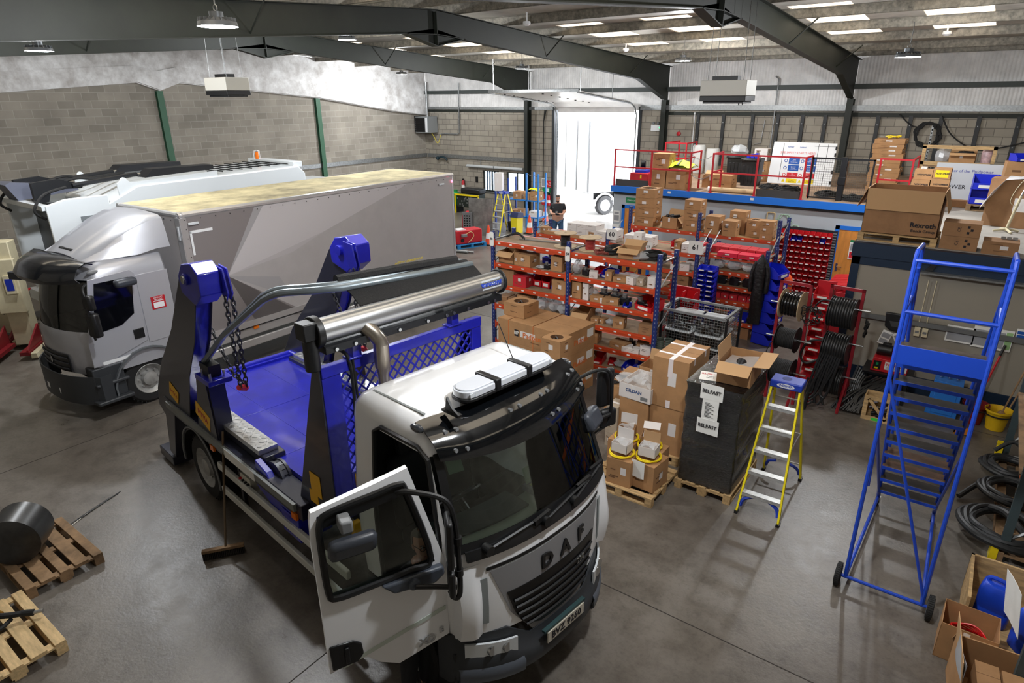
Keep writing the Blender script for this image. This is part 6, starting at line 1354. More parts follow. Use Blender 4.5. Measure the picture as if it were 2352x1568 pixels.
# banner board
t = thing('banner_board', 'grey banner board with blue lettering leaning at the back of the deck', 'sign', (24.1, -6.3, Z)); g = G(); g.bb((-.75, 0, 0), (.6, .02, .98)); g.build('board_panel', mat('banner_grey', (196, 200, 204), .5), t, smooth=0)
g = G(); g.text('member of the Fluidpower', .095, frame4((-.62, -.003, .8), (1, 0, 0), (0, 0, 1)), 0, .001, al='LEFT'); g.build('banner_lettering', mat('banner_blue', (50, 54, 150), .5), t, smooth=0); g = G(); g.text('POWER', .14, frame4((-.55, -.003, .42), (1, 0, 0), (0, 0, 1)), 0, .001, al='LEFT'); g.build('banner_lettering', M_ink, t, smooth=0)
t = thing('timber_stand', 'open timber stand with goods standing behind the banner board', 'frame', (23.7, -5.6, Z))
for a, b in (((-.78, 0), (-.7, 1.32)), ((.7, 0), (.78, 1.34)), ((-.78, 1.26), (.78, 1.34)), ((-.78, .86), (.78, .94))): g = G(); g.bb((a[0], -.04, a[1]), (b[0], .04, b[1])); g.build('timber', M_wood, t, smooth=0)
g = G(); g.bb((-.7, -.04, .8), (.7, .4, .86)); g.bb((.6, .3, 0), (.7, .4, .86)); g.build('timber_shelf', M_wood2, t, smooth=0)
open_carton('open_carton', 'open brown carton on the timber frame shelf', (23.8, -5.42, Z+.863), (.56, .36, .3), 0, dk, flaps=(-.3, None, 1.2, None), fill='black')
g = G(); g.lathe([(.1, 0), (.12, .06), (.12, .34), (.1, .4)], n=18); tag(g.build('wrapped_roll', mat('pink_wrap', (190, 160, 164), .4, var=.2, vs=12), loc=(24.3, -5.42, Z+.863)), 'pink wrapped roll standing on the timber frame shelf', 'roll')
bag('white twisted polythene bag on the timber frame shelf', (23.35, -5.42, Z+.863), (.34, .3, .38))
# big carton on a pallet at the test room edge
def pallet(label, loc, rz=0, L=1.2, W_=.8, m=None, group='wooden pallets', boards=5, src=None, txt=None):
    t = thing('pallet', label, 'pallet', loc, rz, group); m = m or M_wood
    for k in range(boards): g = G(); y = -W_/2+.05+(W_-.1)*k/(boards-1); w_ = .07 if k % 2 else .05; g.bb((-L/2, y-w_, .122), (L/2, y+w_, .144)); g.build('deck_board', m, t, .003, smooth=0)
    for x in (-L/2+.05, 0, L/2-.05): g = G(); g.bb((x-.05, -W_/2, .1), (x+.05, W_/2, .122)); g.build('cross_board', m, t, smooth=0)
    for x in (-L/2+.05, 0, L/2-.05):
        for y in (-W_/2+.05, 0, W_/2-.05): g = G(); g.bb((x-.05, y-.05-.02*(y == 0), .022), (x+.05, y+.05+.02*(y == 0), .1)); g.build('block', m, t, .003, smooth=0)
    for y in (-W_/2+.05, 0, W_/2-.05): g = G(); g.bb((-L/2, y-.05, 0), (L/2, y+.05, .022)); g.build('runner', m, t, smooth=0)
    if txt: g = G(); g.text(txt, .07, frame4((L/2+.001 if 0 else L/2-.06, -W_/2-.002, .062), (1, 0, 0), (0, 0, 1)), 0, .0005); g.build('stamp', M_print, t, smooth=0)
    return t
pallet('pallet under the tall open carton at the edge of the test room roof', (23.34, -11.75, 2.706), 0, 1.26, .9)
t = open_carton('open_carton', 'tall open brown carton with printed group name on the roof pallet', (23.34, -11.72, 2.856), (1.2, .84, .8), 0, None, m=M_card2, flaps=(-1.45, -1.3, None, -1.2))
g = G(); g.text('Rexroth', .12, frame4((.57, -.43, .2), (1, 0, 0), (0, 0, 1)), 0, .0008, al='RIGHT', bold=.003); g.text('Bosch Group', .07, frame4((.57, -.43, .1), (1, 0, 0), (0, 0, 1)), 0, .0008, al='RIGHT', bold=.001); g.build('carton_print', M_ink, t, smooth=0)
for k in range(2):
    o = carton('carton', ('lower', 'upper')[k]+' brown carton with handling marks beside the roof pallet', (24.29, -11.98, 2.706+k*.235), (.55, .44, .232), 0, None, m=M_card2, prt=False, lab=False)
    g = G(); g.text('CE', .07, frame4((-.03, -.2215, .12), (0, -1, 0) if 0 else (0, 0, 1), (-1, 0, 0)), 0, .0005)
    for q in range(3): g.bb((.08+.05*(q % 2), -.222, .05+.05*q), (.12+.05*(q % 2), -.2205, .09+.05*q))
    g.build('carton_print', M_ink, o, smooth=0)
carton('carton', 'low brown carton with a paper label at the roof edge on the right', (24.88, -12.05, 2.706), (.5, .42, .22), 0, None, m=M_card2)
g = G()
for k in range(3): g.box((-.08+.08*k, 0, .02), (.07, .05, .04))
tag(g.build('metal_fittings', M_galv, loc=(24.98, -11.95, 2.93)), 'grey metal fittings on the low roof edge carton', 'fitting')
t = thing('cooling_fan', 'cream pedestal stand with cable on the test room roof', 'fan', (24.95, -9.8, 2.706))
for a in (0, 1.57, 3.14, 4.71): g = G(); g.tube([(0, 0, .06), (.22*math.cos(a+.4), .22*math.sin(a+.4), .02)], .022, 6); g.build('foot', M_cream, t)
g = G(); g.cyl((0, 0, .02), (.1, 0, .7), .026, n=10); g.cyl((.1, 0, .7), (.22, 0, 1.25), .018, n=10, m=1); g.build('pole', [M_cream, M_steel], t); g = G(); g.box((.27, 0, 1.3), (.3, .14, .14), rot('Y', -.3)); g.build('head', M_cream, t, .04)
g = G(); g.tube(smooth_pts([(.2, -.05, 1.2), (.02, -.1, .9), (-.05, -.08, .6), (.08, -.05, .5)], 6), .006, 5); g.build('cable', M_cream, t)
carton('carton', 'very large brown carton board behind the cream pedestal stand', (25.1, -9.0, 2.706), (1.1, .5, .95), -.15, None, m=M_card2, prt=False)
bag('white polythene sheet with red print over the large carton board', (24.55, -8.6, 3.2), (.7, .5, .5), m=mat('milky_poly', (226, 222, 222), .4), name='polythene', fill=M_white) if 0 else None
g = G(); rnd = random.Random(8); g.plate([[(-.5+.15*i, -.3+.12*j-(.25*(3-i) if i < 3 else 0)*.2, .95+.03*math.sin(i*2+j)-(.3*(2-i) if i < 2 else 0)+rnd.uniform(-.02, .02)) for j in range(6)] for i in range(8)], .004); tag(g.build('polythene_sheet', mat('milky_poly', (214, 212, 214), .35), loc=(25.0, -9.0, 2.72), rz=-.15, smooth=30), 'crumpled white polythene sheet lying over the large carton board', 'sheet')
pallet('pallet holding the blue storage bins on the test room roof', (24.6, -6.9, 2.706), 0, .9, .7, m=M_wood2)
for k in range(2): pbin('storage_bin', ('lower', 'upper')[k]+' blue storage bin on the roof pallet', (24.42, -6.95, 2.853+k*.33), (.5, .4, .32), .1, mat('big_blue', (24, 44, 200), .4))
carton('carton', 'large opened brown carton behind the blue roof bins', (25.1, -6.6, 2.853), (.8, .5, .95), .1, None, lab=False)
for k in range(2): pbin('storage_bin', ('left', 'right')[k]+' blue bin on top of the opened roof carton', (24.95+k*.36, -6.6, 3.81), (.3, .4, .16), .4, M_blue)
g = G(); g.bb((-.34, -.1, 0), (.34, .1, .16)); tag(g.build('long_carton', M_card, loc=(23.95, -6.7, 2.706)), 'long low brown carton in front of the banner board', 'box')
# coils and cables on the far wall above the deck
g = G()
for q in range(3): g.coil((0, 0, 0), .36-.02*q, .02, 2.1, .01, 1, jit=.04)
tag(g.build('cable_coil', M_rubber, loc=(22.5, -.16, 4.02)), 'big black cable coil hung on the far wall', 'cable')
g = G(); g.bb((-.03, -.03, 0), (.03, .03, 1.7)); 
for k in range(16): g.bb((-.015, -.032, .05+k*.1), (.015, -.03, .1+k*.1), 1)
tag(g.build('slotted_channel', [M_galv, M_dark], loc=(22.62, -.14, 2.702)), 'galvanised slotted upright on the far wall beside the cable coil', 'channel')
g = G(); g.tube(smooth_pts([(21.6, -.1, 4.65), (22.0, -.1, 4.3), (22.3, -.12, 4.25)], 5), .02, 6); g.tube(smooth_pts([(22.8, -.1, 4.6), (23.2, -.1, 4.0), (24.0, -.1, 3.6), (25.2, -.1, 3.9)], 6), .02, 6); tag(g.build('loose_cable', M_rubber), 'slack black cable draped along the far wall', 'cable')
# ---------------------------------------------------------------- goods on the floor in front of the racks
for k in range(3):
    o = carton('long_carton', ('lowest', 'middle', 'top')[k]+' long brown carton with orange straps in the three high stack', (18.25, -16.02, .003+k*.432), (1.62, .92, .43), -.07, 'three long brown cartons', prt=False)
    g = G(); mo = mat('print_orange', (206, 110, 50), .8)
    for x in (-.55, .05): g.bb((x-.006, -.4625, 0), (x+.006, .4625, .4325)); g.bb((x-.006, -.4625, .43), (x+.006, .4625, .4325))
    for M4, sz in ((frame4((.02, -.462, .2), (1, 0, 0), (0, 0, 1)), .15), (frame4((.812, 0, .2), (0, 1, 0), (0, 0, 1)), .15)): g.text('Padoan', sz, M4, 0, .0006, bold=.003)
    g.bb((-.4, -.4625, .15), (-.3, -.461, .28), 1); g.text('IIIP', .09, frame4((-.35, -.463, .215), (1, 0, 0), (0, 0, 1)), 2, .0006, bold=.002); g.text('www.padoan.it', .035, frame4((.1, -.462, .1), (1, 0, 0), (0, 0, 1)), 1, .0005)
    g.bb((.811, .2, .2), (.8125, .4, .36), 2); g.build('carton_print', [mo, M_ink, M_paper], o, smooth=0)
carton('cable_carton', 'brown carton with a round hole on top of the long cartons', (17.66, -16.0, 1.303), (.5, .46, .26), -.07, None, hole=.15, lab=False)
for k in range(4): carton('cable_carton', 'brown cable carton stack beside the white cab, %s up' % ORD[k], (18.98, -16.78, .003+k*.335), (.42, .38, .33), -.05, 'cable cartons beside the white cab', hole=.12 if k == 3 else 0, lab=(k == 3))
# mesh cage with plastic tubs
t = thing('mesh_cage', 'grey wire mesh stillage holding clear plastic tubs', 'cage', (20.6, -14.28, 0))
for x in (-.6, .64):
    for y in (-.4, .4): g = G(); g.bb((x-.02, y-.02, 0), (x+.02, y+.02, 1.52)); g.build('corner_post', M_blackm, t, smooth=0)
for z in (.42, 1.5):
    for s in (-1, 1):
        g = G(); g.bb((-.6, s*.4-.025, z-.02), (.64, s*.4+.025, z+.02)); g.build('rim_bar', M_grey if z > 1 else M_blackm, t, smooth=0); g = G(); g.bb((s*.6-.025, -.4, z-.02), (s*.6+.025, .4, z+.02)); g.build('rim_bar', M_grey if z > 1 else M_blackm, t, smooth=0)
for s in (-1, 1):
    g = G()
    for k in range(26): x = -.62+k*.0496; g.bb((x-.002, s*.4-.002, .42), (x+.002, s*.4+.002, 1.5))
    for k in range(20): z = .45+k*.054; g.bb((-.63, s*.4-.002, z-.002), (.63, s*.4+.002, z+.002))
    g.build('wire_mesh', M_galv, t, smooth=0); g = G()
    for k in range(16): y = -.38+k*.05; g.bb((s*.6-.002, y-.002, .42), (s*.6+.002, y+.002, 1.5))
    for k in range(20): z = .45+k*.054; g.bb((s*.6-.002, -.39, z-.002), (s*.6+.002, .39, z+.002))
    g.build('wire_mesh', M_galv, t, smooth=0)
g = G(); g.bb((-.62, -.38, .4), (.62, .38, .42)); g.build('cage_floor', M_galv, t, smooth=0)
M_tub = glassm('clear_tub', (206, 212, 216), .12, .15); M_lid = mat('tub_lid', (214, 220, 224), .35)
for c in range(2):
    for d in range(2):
        for r_ in range(4):
            tt = thing('plastic_tub', 'clear plastic tub in the mesh stillage, %s %s stack, %s up' % (('front', 'back')[d], ('left', 'right')[c], ORD[r_]), 'tub', (20.31+c*.58, -14.47+d*.38, .424+r_*.235), 0, 'clear tubs in the mesh stillage')
            g = G(); o = rrect(.5, .32, .05); g.add([(x*.9, y*.9, 0) for x, y in o]+[(x, y, .19) for x, y in o], [tuple(range(len(o)-1, -1, -1))]+[(i, (i+1) % len(o), len(o)+(i+1) % len(o), len(o)+i) for i in range(len(o))]); g.build('tub_body', M_tub, tt)
            g = G(); g.prism([(x*1.06, y*1.08) for x, y in o], 2, .19, .215); g.build('tub_lid', M_lid, tt, .005) if not (r_ == 3 and d == 0) else None
            g = G(); rnd = random.Random(c*9+d*5+r_)
            for q in range(12): g.box((rnd.uniform(-.18, .18), rnd.uniform(-.1, .1), rnd.uniform(.02, .12)), (.06, .05, .04), rot('Z', rnd.random()*3))
            g.build('tub_contents', M_blackm if r_ % 2 else M_grey, tt)
# ribbed duct hoses beside the cage
for i, (x, y) in enumerate(((20.08, -14.86), (20.24, -14.8), (20.15, -14.72+.27))):
    g = G(); pr = []
    for k in range(50): pr.append((.075+.008*(k % 2), .02*k*.98))
    g.lathe(pr, n=18, cap=False); g.lathe([(p-.012, z) for p, z in pr][::-1], n=18, cap=False); tag(g.build('ducting', mat('duct_green', (78, 86, 78), .7), loc=(x, y, 0)), 'ribbed grey ducting standing at the cage corner, %s of three' % ORD[i], 'ducting', 'ribbed ducting by the cage')
# black wrapped pallet load
pallet('wooden pallet under the black wrapped load', (22.16, -17.36, 0), PI/2, 1.2, .8)
rw_ = []; rnd = random.Random(4)
ol = rrect(.76, 1.14, .04, 3)
for i in range(26):
    z = .0+1.52*i/25; sc = 1+(.02*math.sin(i*1.3)) ; rw_.append([(x*sc+rnd.uniform(-.006, .006), y*(1+(sc-1)*.5)+rnd.uniform(-.006, .006), z) for x, y in ol])
M_wrap = mat('black_stretch_wrap', (8, 8, 9), .1, coat=.4, bump=1, bs=22, stretch=(1, 1, 7))
t = thing('wrapped_load', 'tall load in shiny black stretch wrap on a pallet, marked BELFAST', 'load', (22.16, -17.36, .146))
g = G(); g.grid(rw_, 0, closed=True, cap=True); g.build('stretch_wrap', M_wrap, t, smooth=25)
def sheet(par, x0, x1, z0, z1, y, txt, sz, lines=0, tilt=0):
    g = G(); g.plate([[(x+tilt*(z-z0), y-.004*math.sin(x*9+z*7), z) for x in [x0+(x1-x0)*k/5 for k in range(6)]] for z in [z0+(z1-z0)*k/4 for k in range(5)]], .003, 0)
    if txt: g.text(txt, sz, frame4(((x0+x1)/2+tilt*(z1-z0)/2, y-.009, (z0+z1)/2+.01), (1, 0, 0), (0, 0, 1)), 1, .0006, bold=.002)
    for k in range(lines): z = z1-.05-k*(z1-z0-.08)/lines; g.bb((x0+.04+tilt*(z-z0), y-.008, z), (x0+.04+tilt*(z-z0)+.12*(.5+.5*((k*7) % 3)/2), y-.0065, z+.006), 1)
    return g.build('paper_sign', [M_paper, M_ink], par, smooth=0)
sheet(t, -.16, .14, 1.34, 1.56, -.6, 'BELFAST', .068); sheet(t, -.12, .1, 1.04, 1.34, -.598, None, 0, 12); sheet(t, -.17, .13, .83, 1.05, -.6, 'BELFAST', .068)
g = G(); g.plate([[(x, y, 0.004) for x in (-.12, 0, .12)] for y in (-.15, 0, .15)], .003, 0); g.text('RUSH', .07, frame4((-.02, .06, .006), (1, 0, 0), (0, 1, 0)), 1, .0005); g.text('Please\nhandle', .04, frame4((.02, -.04, .006), (1, 0, 0), (0, 1, 0)), 2, .0005)
tag(g.build('paper_note', [M_paper, M_redtext, M_ink], loc=(21.98, -17.62, 1.668), rz=.25, smooth=0), 'white paper note with red writing lying on the black wrapped load', 'paper')
t = open_carton('open_carton', 'open brown carton with spread flaps on top of the black wrapped load', (22.32, -17.42, 1.672), (.44, .62, .3), .06, None, flaps=(-.5, .1, None, 1.4))
g = G(); g.tube([(0, -.1, .16), (0, .05, .2)], .07, 14); g.build('pipe_fitting', M_blackm, t); g = G(); rnd = random.Random(2); g.grid([[(x*.18, y*.25, .2+rnd.uniform(-.03, .05)) for x in (-1, -.3, .3, 1)] for y in (-1, -.3, .3, 1)]); g.build('polythene_bag', M_clearbag, t, smooth=20)
# tall taped cartons
pallet('wooden pallet under the tall taped cartons', (21.0, -16.98, 0), 0, 1.2, .95)
carton('carton', 'tall plain brown carton under the taped one, next to the black load', (21.34, -17.0, .147), (.54, .8, .76), 0, None, tape=True, prt=False)
o = carton('carton', 'tall upper brown carton with crossed white printed tape, next to the black load', (21.34, -17.0, .909), (.55, .82, .78), 0, None, prt=False, lab=True)
g = G(); g.bb((-.035, -.4125, .5), (.035, .4125, .7825)); g.bb((-.2765, -.22, .68), (.2765, -.17, .784)); g.bb((-.2765, .2, .68), (.2765, .25, .784)); g.bb((-.035, -.4125, 0), (.035, -.41, .12)); g.build('printed_tape', mat('tape_pinkish', (232, 222, 222), .4), o, smooth=0)
carton('carton', 'brown carton with white tape under the white clothing carton', (20.82, -17.1, .147), (.48, .7, .76), 0, None, tape=True, prt=False)
t = open_carton('open_white_carton', 'open white carton with blue lettering full of polythene bags', (20.84, -17.15, .91), (.54, .62, .24), -.05, None, m=M_whitebox, flaps=(None, None, None, None), fill='bag')
g = G(); g.text('GILDAN', .075, frame4((-.02, -.3125, .14), (1, 0, 0), (0, 0, 1)), 0, .0006, bold=.002); g.bb((.1, -.3115, .03), (.22, -.3105, .09), 1); g.build('carton_print', [mat('print_blue', (50, 80, 130), .7), M_grey], t, smooth=0)
open_carton('open_carton', 'open brown carton behind the white lettered carton', (20.82, -16.6, .91), (.5, .4, .28), 0, None, flaps=(None, None, 1.4, None))
carton('carton', 'flat brown carton lying behind the white lettered carton', (20.3, -16.5, .003), (.5, .9, .8), .0, None); bag('clear plastic and cable lying on the flat carton', (20.3, -16.6, .81), (.4, .5, .08)); 
g = G(); g.coil((0, 0, .02), .16, .014, 2.4, .01, jit=.03); tag(g.build('cable_coil', M_rubber, loc=(20.15, -16.75, .81)), 'black cable loop on the flat carton near the cab mirror', 'cable')
for k in range(3): carton('white_carton', 'taped brown and white parcel beside the white lettered carton, %s up' % ORD[k], (20.48, -17.35, .003+k*.24), (.2, .3, .238), 0, 'parcels beside the taped carton', m=M_cdull, tape=True)
# small cartons with yellow straps on the low pallet
pallet('low pallet in front holding small open cartons with yellow rings', (21.22, -18.2, 0), 0, 1.0, .9)
sm = 'small cartons on the low pallet'
carton('carton', 'left small brown carton on the low pallet', (21.17, -18.42, .147), (.36, .36, .4), .05, sm); carton('carton', 'right small brown carton on the low pallet', (21.52, -18.3, .147), (.34, .4, .4), -.1, sm)
carton('carton', 'rear left brown carton on the low pallet', (20.98, -18.0, .147), (.4, .36, .42), 0, sm); carton('carton', 'rear right brown carton on the low pallet', (21.4, -17.95, .147), (.36, .3, .38), 0, sm)
for i, (x, y, z) in enumerate(((21.13, -18.42, .551), (21.48, -18.3, .551), (21.0, -18.02, .571), (21.35, -17.98, .531))):
    g = G(); g.coil((0, 0, .014), .17, .012, 2.2, .012, jit=.008); tag(g.build('yellow_hose', M_yell, loc=(x, y, z)), 'yellow hose ring on the %s small carton' % ('left', 'right', 'rear left', 'rear right')[i], 'hose')
    w_ = thing('open_carton', 'small open white carton in the yellow ring, %s on the low pallet' % ('front left', 'front right', 'rear left', 'rear right')[i], 'box', (x, y, z+.056), .1*i)
    g = G()
    for a, b in (((-.12, -.1, 0), (.12, .1, .004)), ((-.12, -.1, 0), (.12, -.096, .14)), ((-.12, .096, 0), (.12, .1, .14)), ((-.12, -.1, 0), (-.116, .1, .14)), ((.116, -.1, 0), (.12, .1, .14))): g.bb(a, b)
    g.build('carton_body', M_whitebox if i < 2 else M_card, w_, smooth=0)
    g = G(); g.bb((-.12, .1, .13), (.12, .104, .3)) if i < 3 else g.box((0, .16, .2), (.24, .12, .004), rot('X', .6)); g.build('flap', M_cardin if i == 1 else M_whitebox, w_, smooth=0)
    g = G(); rnd = random.Random(i); g.grid([[(a*.1, b*.08, .12+rnd.uniform(-.02, .06)) for a in (-1, -.4, .2, .9)] for b in (-1, -.3, .3, 1)]); g.build('polythene_bag', M_clearbag, w_, smooth=20)
g = G(); g.plate([[(x, -.17-.004*(z < .4), z) for x in (-.1, 0, .1)] for z in (.02, .15, .28)], .002); tag(g.build('paper_sheet', M_paper, loc=(21.45, -18.345, .3), rz=-.1, smooth=0), 'white paper sheet hanging down the right small carton', 'paper')
# ---------------------------------------------------------------- yellow step ladder
def stepladder(label, loc, rz, H=1.78, nst=6, wb=.54):
    t = thing('step_ladder', label, 'ladder', loc, rz, 'yellow step ladders'); D_ = .62; wt = .34
    M_ly = mat('ladder_yellow', (240, 220, 20), .45); M_lb = mat('ladder_blue', (30, 60, 170), .45)
    for s in (-1, 1):
        def P(z): f = z/H; return V((s*(wb/2+(wt-wb)/2*f), -D_*(1-f)-.06, z))
        def Q(z): f = z/H; return V((s*(wb/2*.96+(wt-wb)/2*f), D_*.95*(1-f)+.04, z))
        for fn in (P, Q):
            g = G(); a, b = fn(.03), fn(H-.06); d = .022
            g.add([a+V((-.012, -d*1.4, 0)), a+V((.012, -d*1.4, 0)), a+V((.012, d*1.4, 0)), a+V((-.012, d*1.4, 0)), b+V((-.012, -d*1.4, 0)), b+V((.012, -d*1.4, 0)), b+V((.012, d*1.4, 0)), b+V((-.012, d*1.4, 0))], [(3, 2, 1, 0), (4, 5, 6, 7), (0, 1, 5, 4), (1, 2, 6, 5), (2, 3, 7, 6), (3, 0, 4, 7)]); o = g.build('leg', M_ly, t, smooth=0)
            g = G(); g.box(fn(.02), (.045, .09, .04)); g.build('foot', M_black, o, smooth=0)
        g = G(); p = [P(.1)+V((-s*.02, 0, 0)), P(.2)+V((-s*.05, 0, 0)), P(.27)+V((-s*.18, 0, 0))]; g.tube(smooth_pts(p, 4), .026, 5); p = [Q(.1)+V((-s*.02, 0, 0)), Q(.2)+V((-s*.05, 0, 0)), Q(.25)+V((-s*.15, 0, 0))]; g.tube(smooth_pts(p, 4), .022, 5); g.build('corner_brace', M_lb, t)
        g = G(); g.tube([P(.9), (P(.95)+Q(.95))/2+V((0, 0, -.02)), Q(.9)], .008, 5); g.build('spreader', M_alu, t)
    for k in range(nst-1):
        z = .3+k*(H-.35)/(nst-1); f = z/H; w_ = wb+(wt-wb)*f; y = -D_*(1-f)-.06
        g = G(); g.bb((-w_/2+.01, y-.05, z-.045), (w_/2-.01, y-.046, z)); g.bb((-w_/2+.01, y-.05, z-.006), (w_/2-.01, y+.05, z)); g.build('tread', mat('tread_alu', (206, 208, 208), .4, .6, var=.1, vs=18), t, smooth=0)
        if k % 2 == 0: g = G(); yy = D_*.95*(1-f)+.04; g.tube([(-w_/2, yy, z), (w_/2, yy, z)], .012, 6); g.build('rear_rung', M_alu, t)
    g = G(); g.bb((-wt/2-.03, -.14, H-.1), (wt/2+.03, .13, H)); g.build('top_cap', M_lb, t, .015)
    g = G(); g.cyl((-.02, .0, H-.005), (-.02, .0, H+.002), .06, n=18); g.build('cap_recess', mat('cap_dark_blue', (20, 40, 120), .6), t)
    g = G(); el = [(.11*math.cos(a), .03*math.sin(a)) for a in [2*PI*k/24 for k in range(24)]]; g.prism([(x, H-.05+z) for x, z in el], 1, -.143, -.141, 0); g.text('WERNER', .042, frame4((0, -.1435, H-.05), (1, 0, 0), (0, 0, 1)), 1, .0005, bold=.001); g.build('maker_badge', [M_white, M_lb], t, smooth=0)
    return t
sl = stepladder('yellow step ladder with blue top standing beside the black wrapped load', (22.94, -17.36, 0), .02)
# ---------------------------------------------------------------- red reel stands
def reelstand(label, loc, rz, H=2.25, W_=.5):
    t = thing('reel_stand', label, 'stand', loc, rz, 'red cable reel stands'); mm = mat('stand_red', (140, 20, 34), .5)
    for s in (-1, 1):
        g = G(); g.bb((s*W_/2-.025, -.02, 0), (s*W_/2+.025, .02, H)); g.build('upright', mm, t, smooth=0); g = G(); g.tube([(s*W_/2, -.02, .62), (s*W_/2, -.34, .02)], .025, 4); g.tube([(s*W_/2, .02, .62), (s*W_/2, .34, .02)], .025, 4); g.build('foot', mm, t, smooth=0)
    g = G(); g.bb((-W_/2-.025, -.02, H-.05), (W_/2+.025, .02, H)); g.build('top_bar', mm, t, smooth=0)
    for z in (.62, 1.24, 1.86): g = G(); g.cyl((-W_/2-.12, -.06, z), (W_/2+.16, -.06, z), .016, n=8); g.build('axle', M_steel, t)
    return t
reelstand('red stand holding three small cable reels behind the yellow ladder', (22.2, -14.2, 0), -.1)
reel('cable_drum', 'upper wooden drum of shiny black cable on the left red stand', (22.2, -14.26, 1.86), .26, .19, .34, mat('shiny_cable', (10, 10, 11), .2), -.1, 'X', None, None, 6)
reel('cable_drum', 'middle black drum of hose on the left red stand', (22.2, -14.26, 1.24), .23, .17, .34, M_rubber, -.1, 'X', None, M_black, 12); reel('cable_drum', 'lowest black drum of hose on the left red stand', (22.2, -14.26, .62), .25, .2, .36, M_rubber, -.1, 'X', None, M_black, 12)
g = G(); g.coil((0, 0, 0), .13, .008, 3.4, .012, 1, jit=.05); g.tube(smooth_pts([(-.5, 0, -.5), (-.62, 0, -.8), (-.5, .02, -1.05), (-.3, 0, -1.0)], 6), .008, 5); tag(g.build('loose_cable', M_rubber, loc=(22.52, -14.36, 1.75)), 'loose thin black cable loops hanging at the left red stand', 'cable')
reelstand('red stand holding big black hose reels near the blue steps', (22.95, -13.85, 0), -.08, 2.2, .5)
for i, z in enumerate((1.78, 1.14, .55)):
    reel('hose_drum', ('upper', 'middle', 'lowest')[i]+' big drum of thick black hose on the right red stand', (22.96, -13.98, z), .27, .25, .4, mat('hose_black', (22, 23, 25), .4), -.08, 'X', None, M_black, 9)
g = G(); rnd = random.Random(5)
for k in range(9):
    x = -.18+.04*k; g.tube(smooth_pts([(x, -.3, 1.1), (x-.05, -.36, .8), (x-.12+rnd.uniform(-.06, .06), -.4, .4), (x-.15+rnd.uniform(-.1, .1), -.42, .15+rnd.uniform(0, .2))], 5), .022, 7)
g.tube(smooth_pts([(-.2, -.3, 1.3), (-.4, -.35, 1.25), (-.5, -.35, 1.0), (-.4, -.35, .85), (-.2, -.3, .95)], 6), .02, 7); g.tube(smooth_pts([(-.05, -.2, 1.95), (-.3, -.25, 2.0), (-.42, -.25, 1.8), (-.3, -.25, 1.6)], 6), .014, 7); g.tube(smooth_pts([(-.1, -.35, .9), (-.25, -.4, .4), (-.28, -.45, .02)], 5), .03, 8); g.tube(smooth_pts([(-.3, -.36, .6), (-.4, -.4, .3), (-.3, -.42, .1), (-.15, -.4, .2)], 5), .02, 7)
tag(g.build('hose_bundle', MATS['hose_black'], loc=(22.95, -13.9, 0)), 'bundle of black hoses hanging down the right red stand', 'hose')
g = G()
for k in range(3): g.coil((0, 0, -.25*0), .1-.015*k, .012, 2.5, .012, 0, jit=.04)
tag(g.build('hose_loop', M_rubber, loc=(23.32, -13.9, 1.55)), 'thin hose loops hanging right of the right red stand', 'hose')
# red bin column behind the reel stands
t = thing('bin_tower', 'red louvred column of red bins behind the reel stands', 'bin rack', (22.42, -12.75, 0)); g = G(); g.bb((-.16, .1, 0), (.16, .14, 1.95)); g.bb((-.2, -.2, 0), (.2, .2, .05)); g.build('stand', M_redp, t)
for r_ in range(8):
    o = pbin('bin', 'x', (0, -.06, .2+r_*.21), (.3, .34, .17), 0, M_red); o.parent = t
    for q in ('label', 'category'): del o[q]
BINS.clear()
t = thing('parts_cabinet', 'red ridged top of a parts cabinet against the test room wall', 'cabinet', (22.25, -9.6, 0)); g = G(); g.bb((-.3, -.75, 0), (.3, .75, 1.15)); g.build('cabinet_body', M_redp, t, .01); g = G()
for k in range(12): g.prism([(-.3, 1.15), (.34, 1.27), (.34, 1.3), (-.3, 1.2)], 1, -.72+k*.12, -.63+k*.12)
g.build('ridged_top', M_red, t); g = G(); g.bb((.33, -.78, 1.1), (.36, .78, 1.3)); g.build('pale_edge', M_cream, t)
# hi vis orange coat on a stand
g = G(); rw2 = [[(w_*math.cos(2*PI*k/12), .6*w_*math.sin(2*PI*k/12)*(1+.2*math.sin(k*3)), z) for k in range(12)] for z, w_ in ((0, .13), (.2, .14), (.24, .14), (.3, .14), (.34, .14), (.45, .14), (.54, .11), (.6, .05))]
g.grid(rw2, 0, closed=True, cap=True); o = g.build('hi_vis_coat', mat('hi_vis_orange', (240, 90, 30), .6), loc=(20.95, -9.35, .55), smooth=60); tag(o, 'orange hi vis coat hanging by the red bin wall', 'jacket')
g = G(); g.grid([[(x*1.02, y*1.02, z) for x, y, z in r] for r in rw2[1:3]], 0, closed=True); g.grid([[(x*1.02, y*1.02, z) for x, y, z in r] for r in rw2[3:5]], 0, closed=True); g.build('reflective_band', M_galv, o)
g = G(); g.cyl((-.01, 0, -.55), (-.01, 0, .1), .02, n=8); g.build('coat_stand', M_blackm, o)
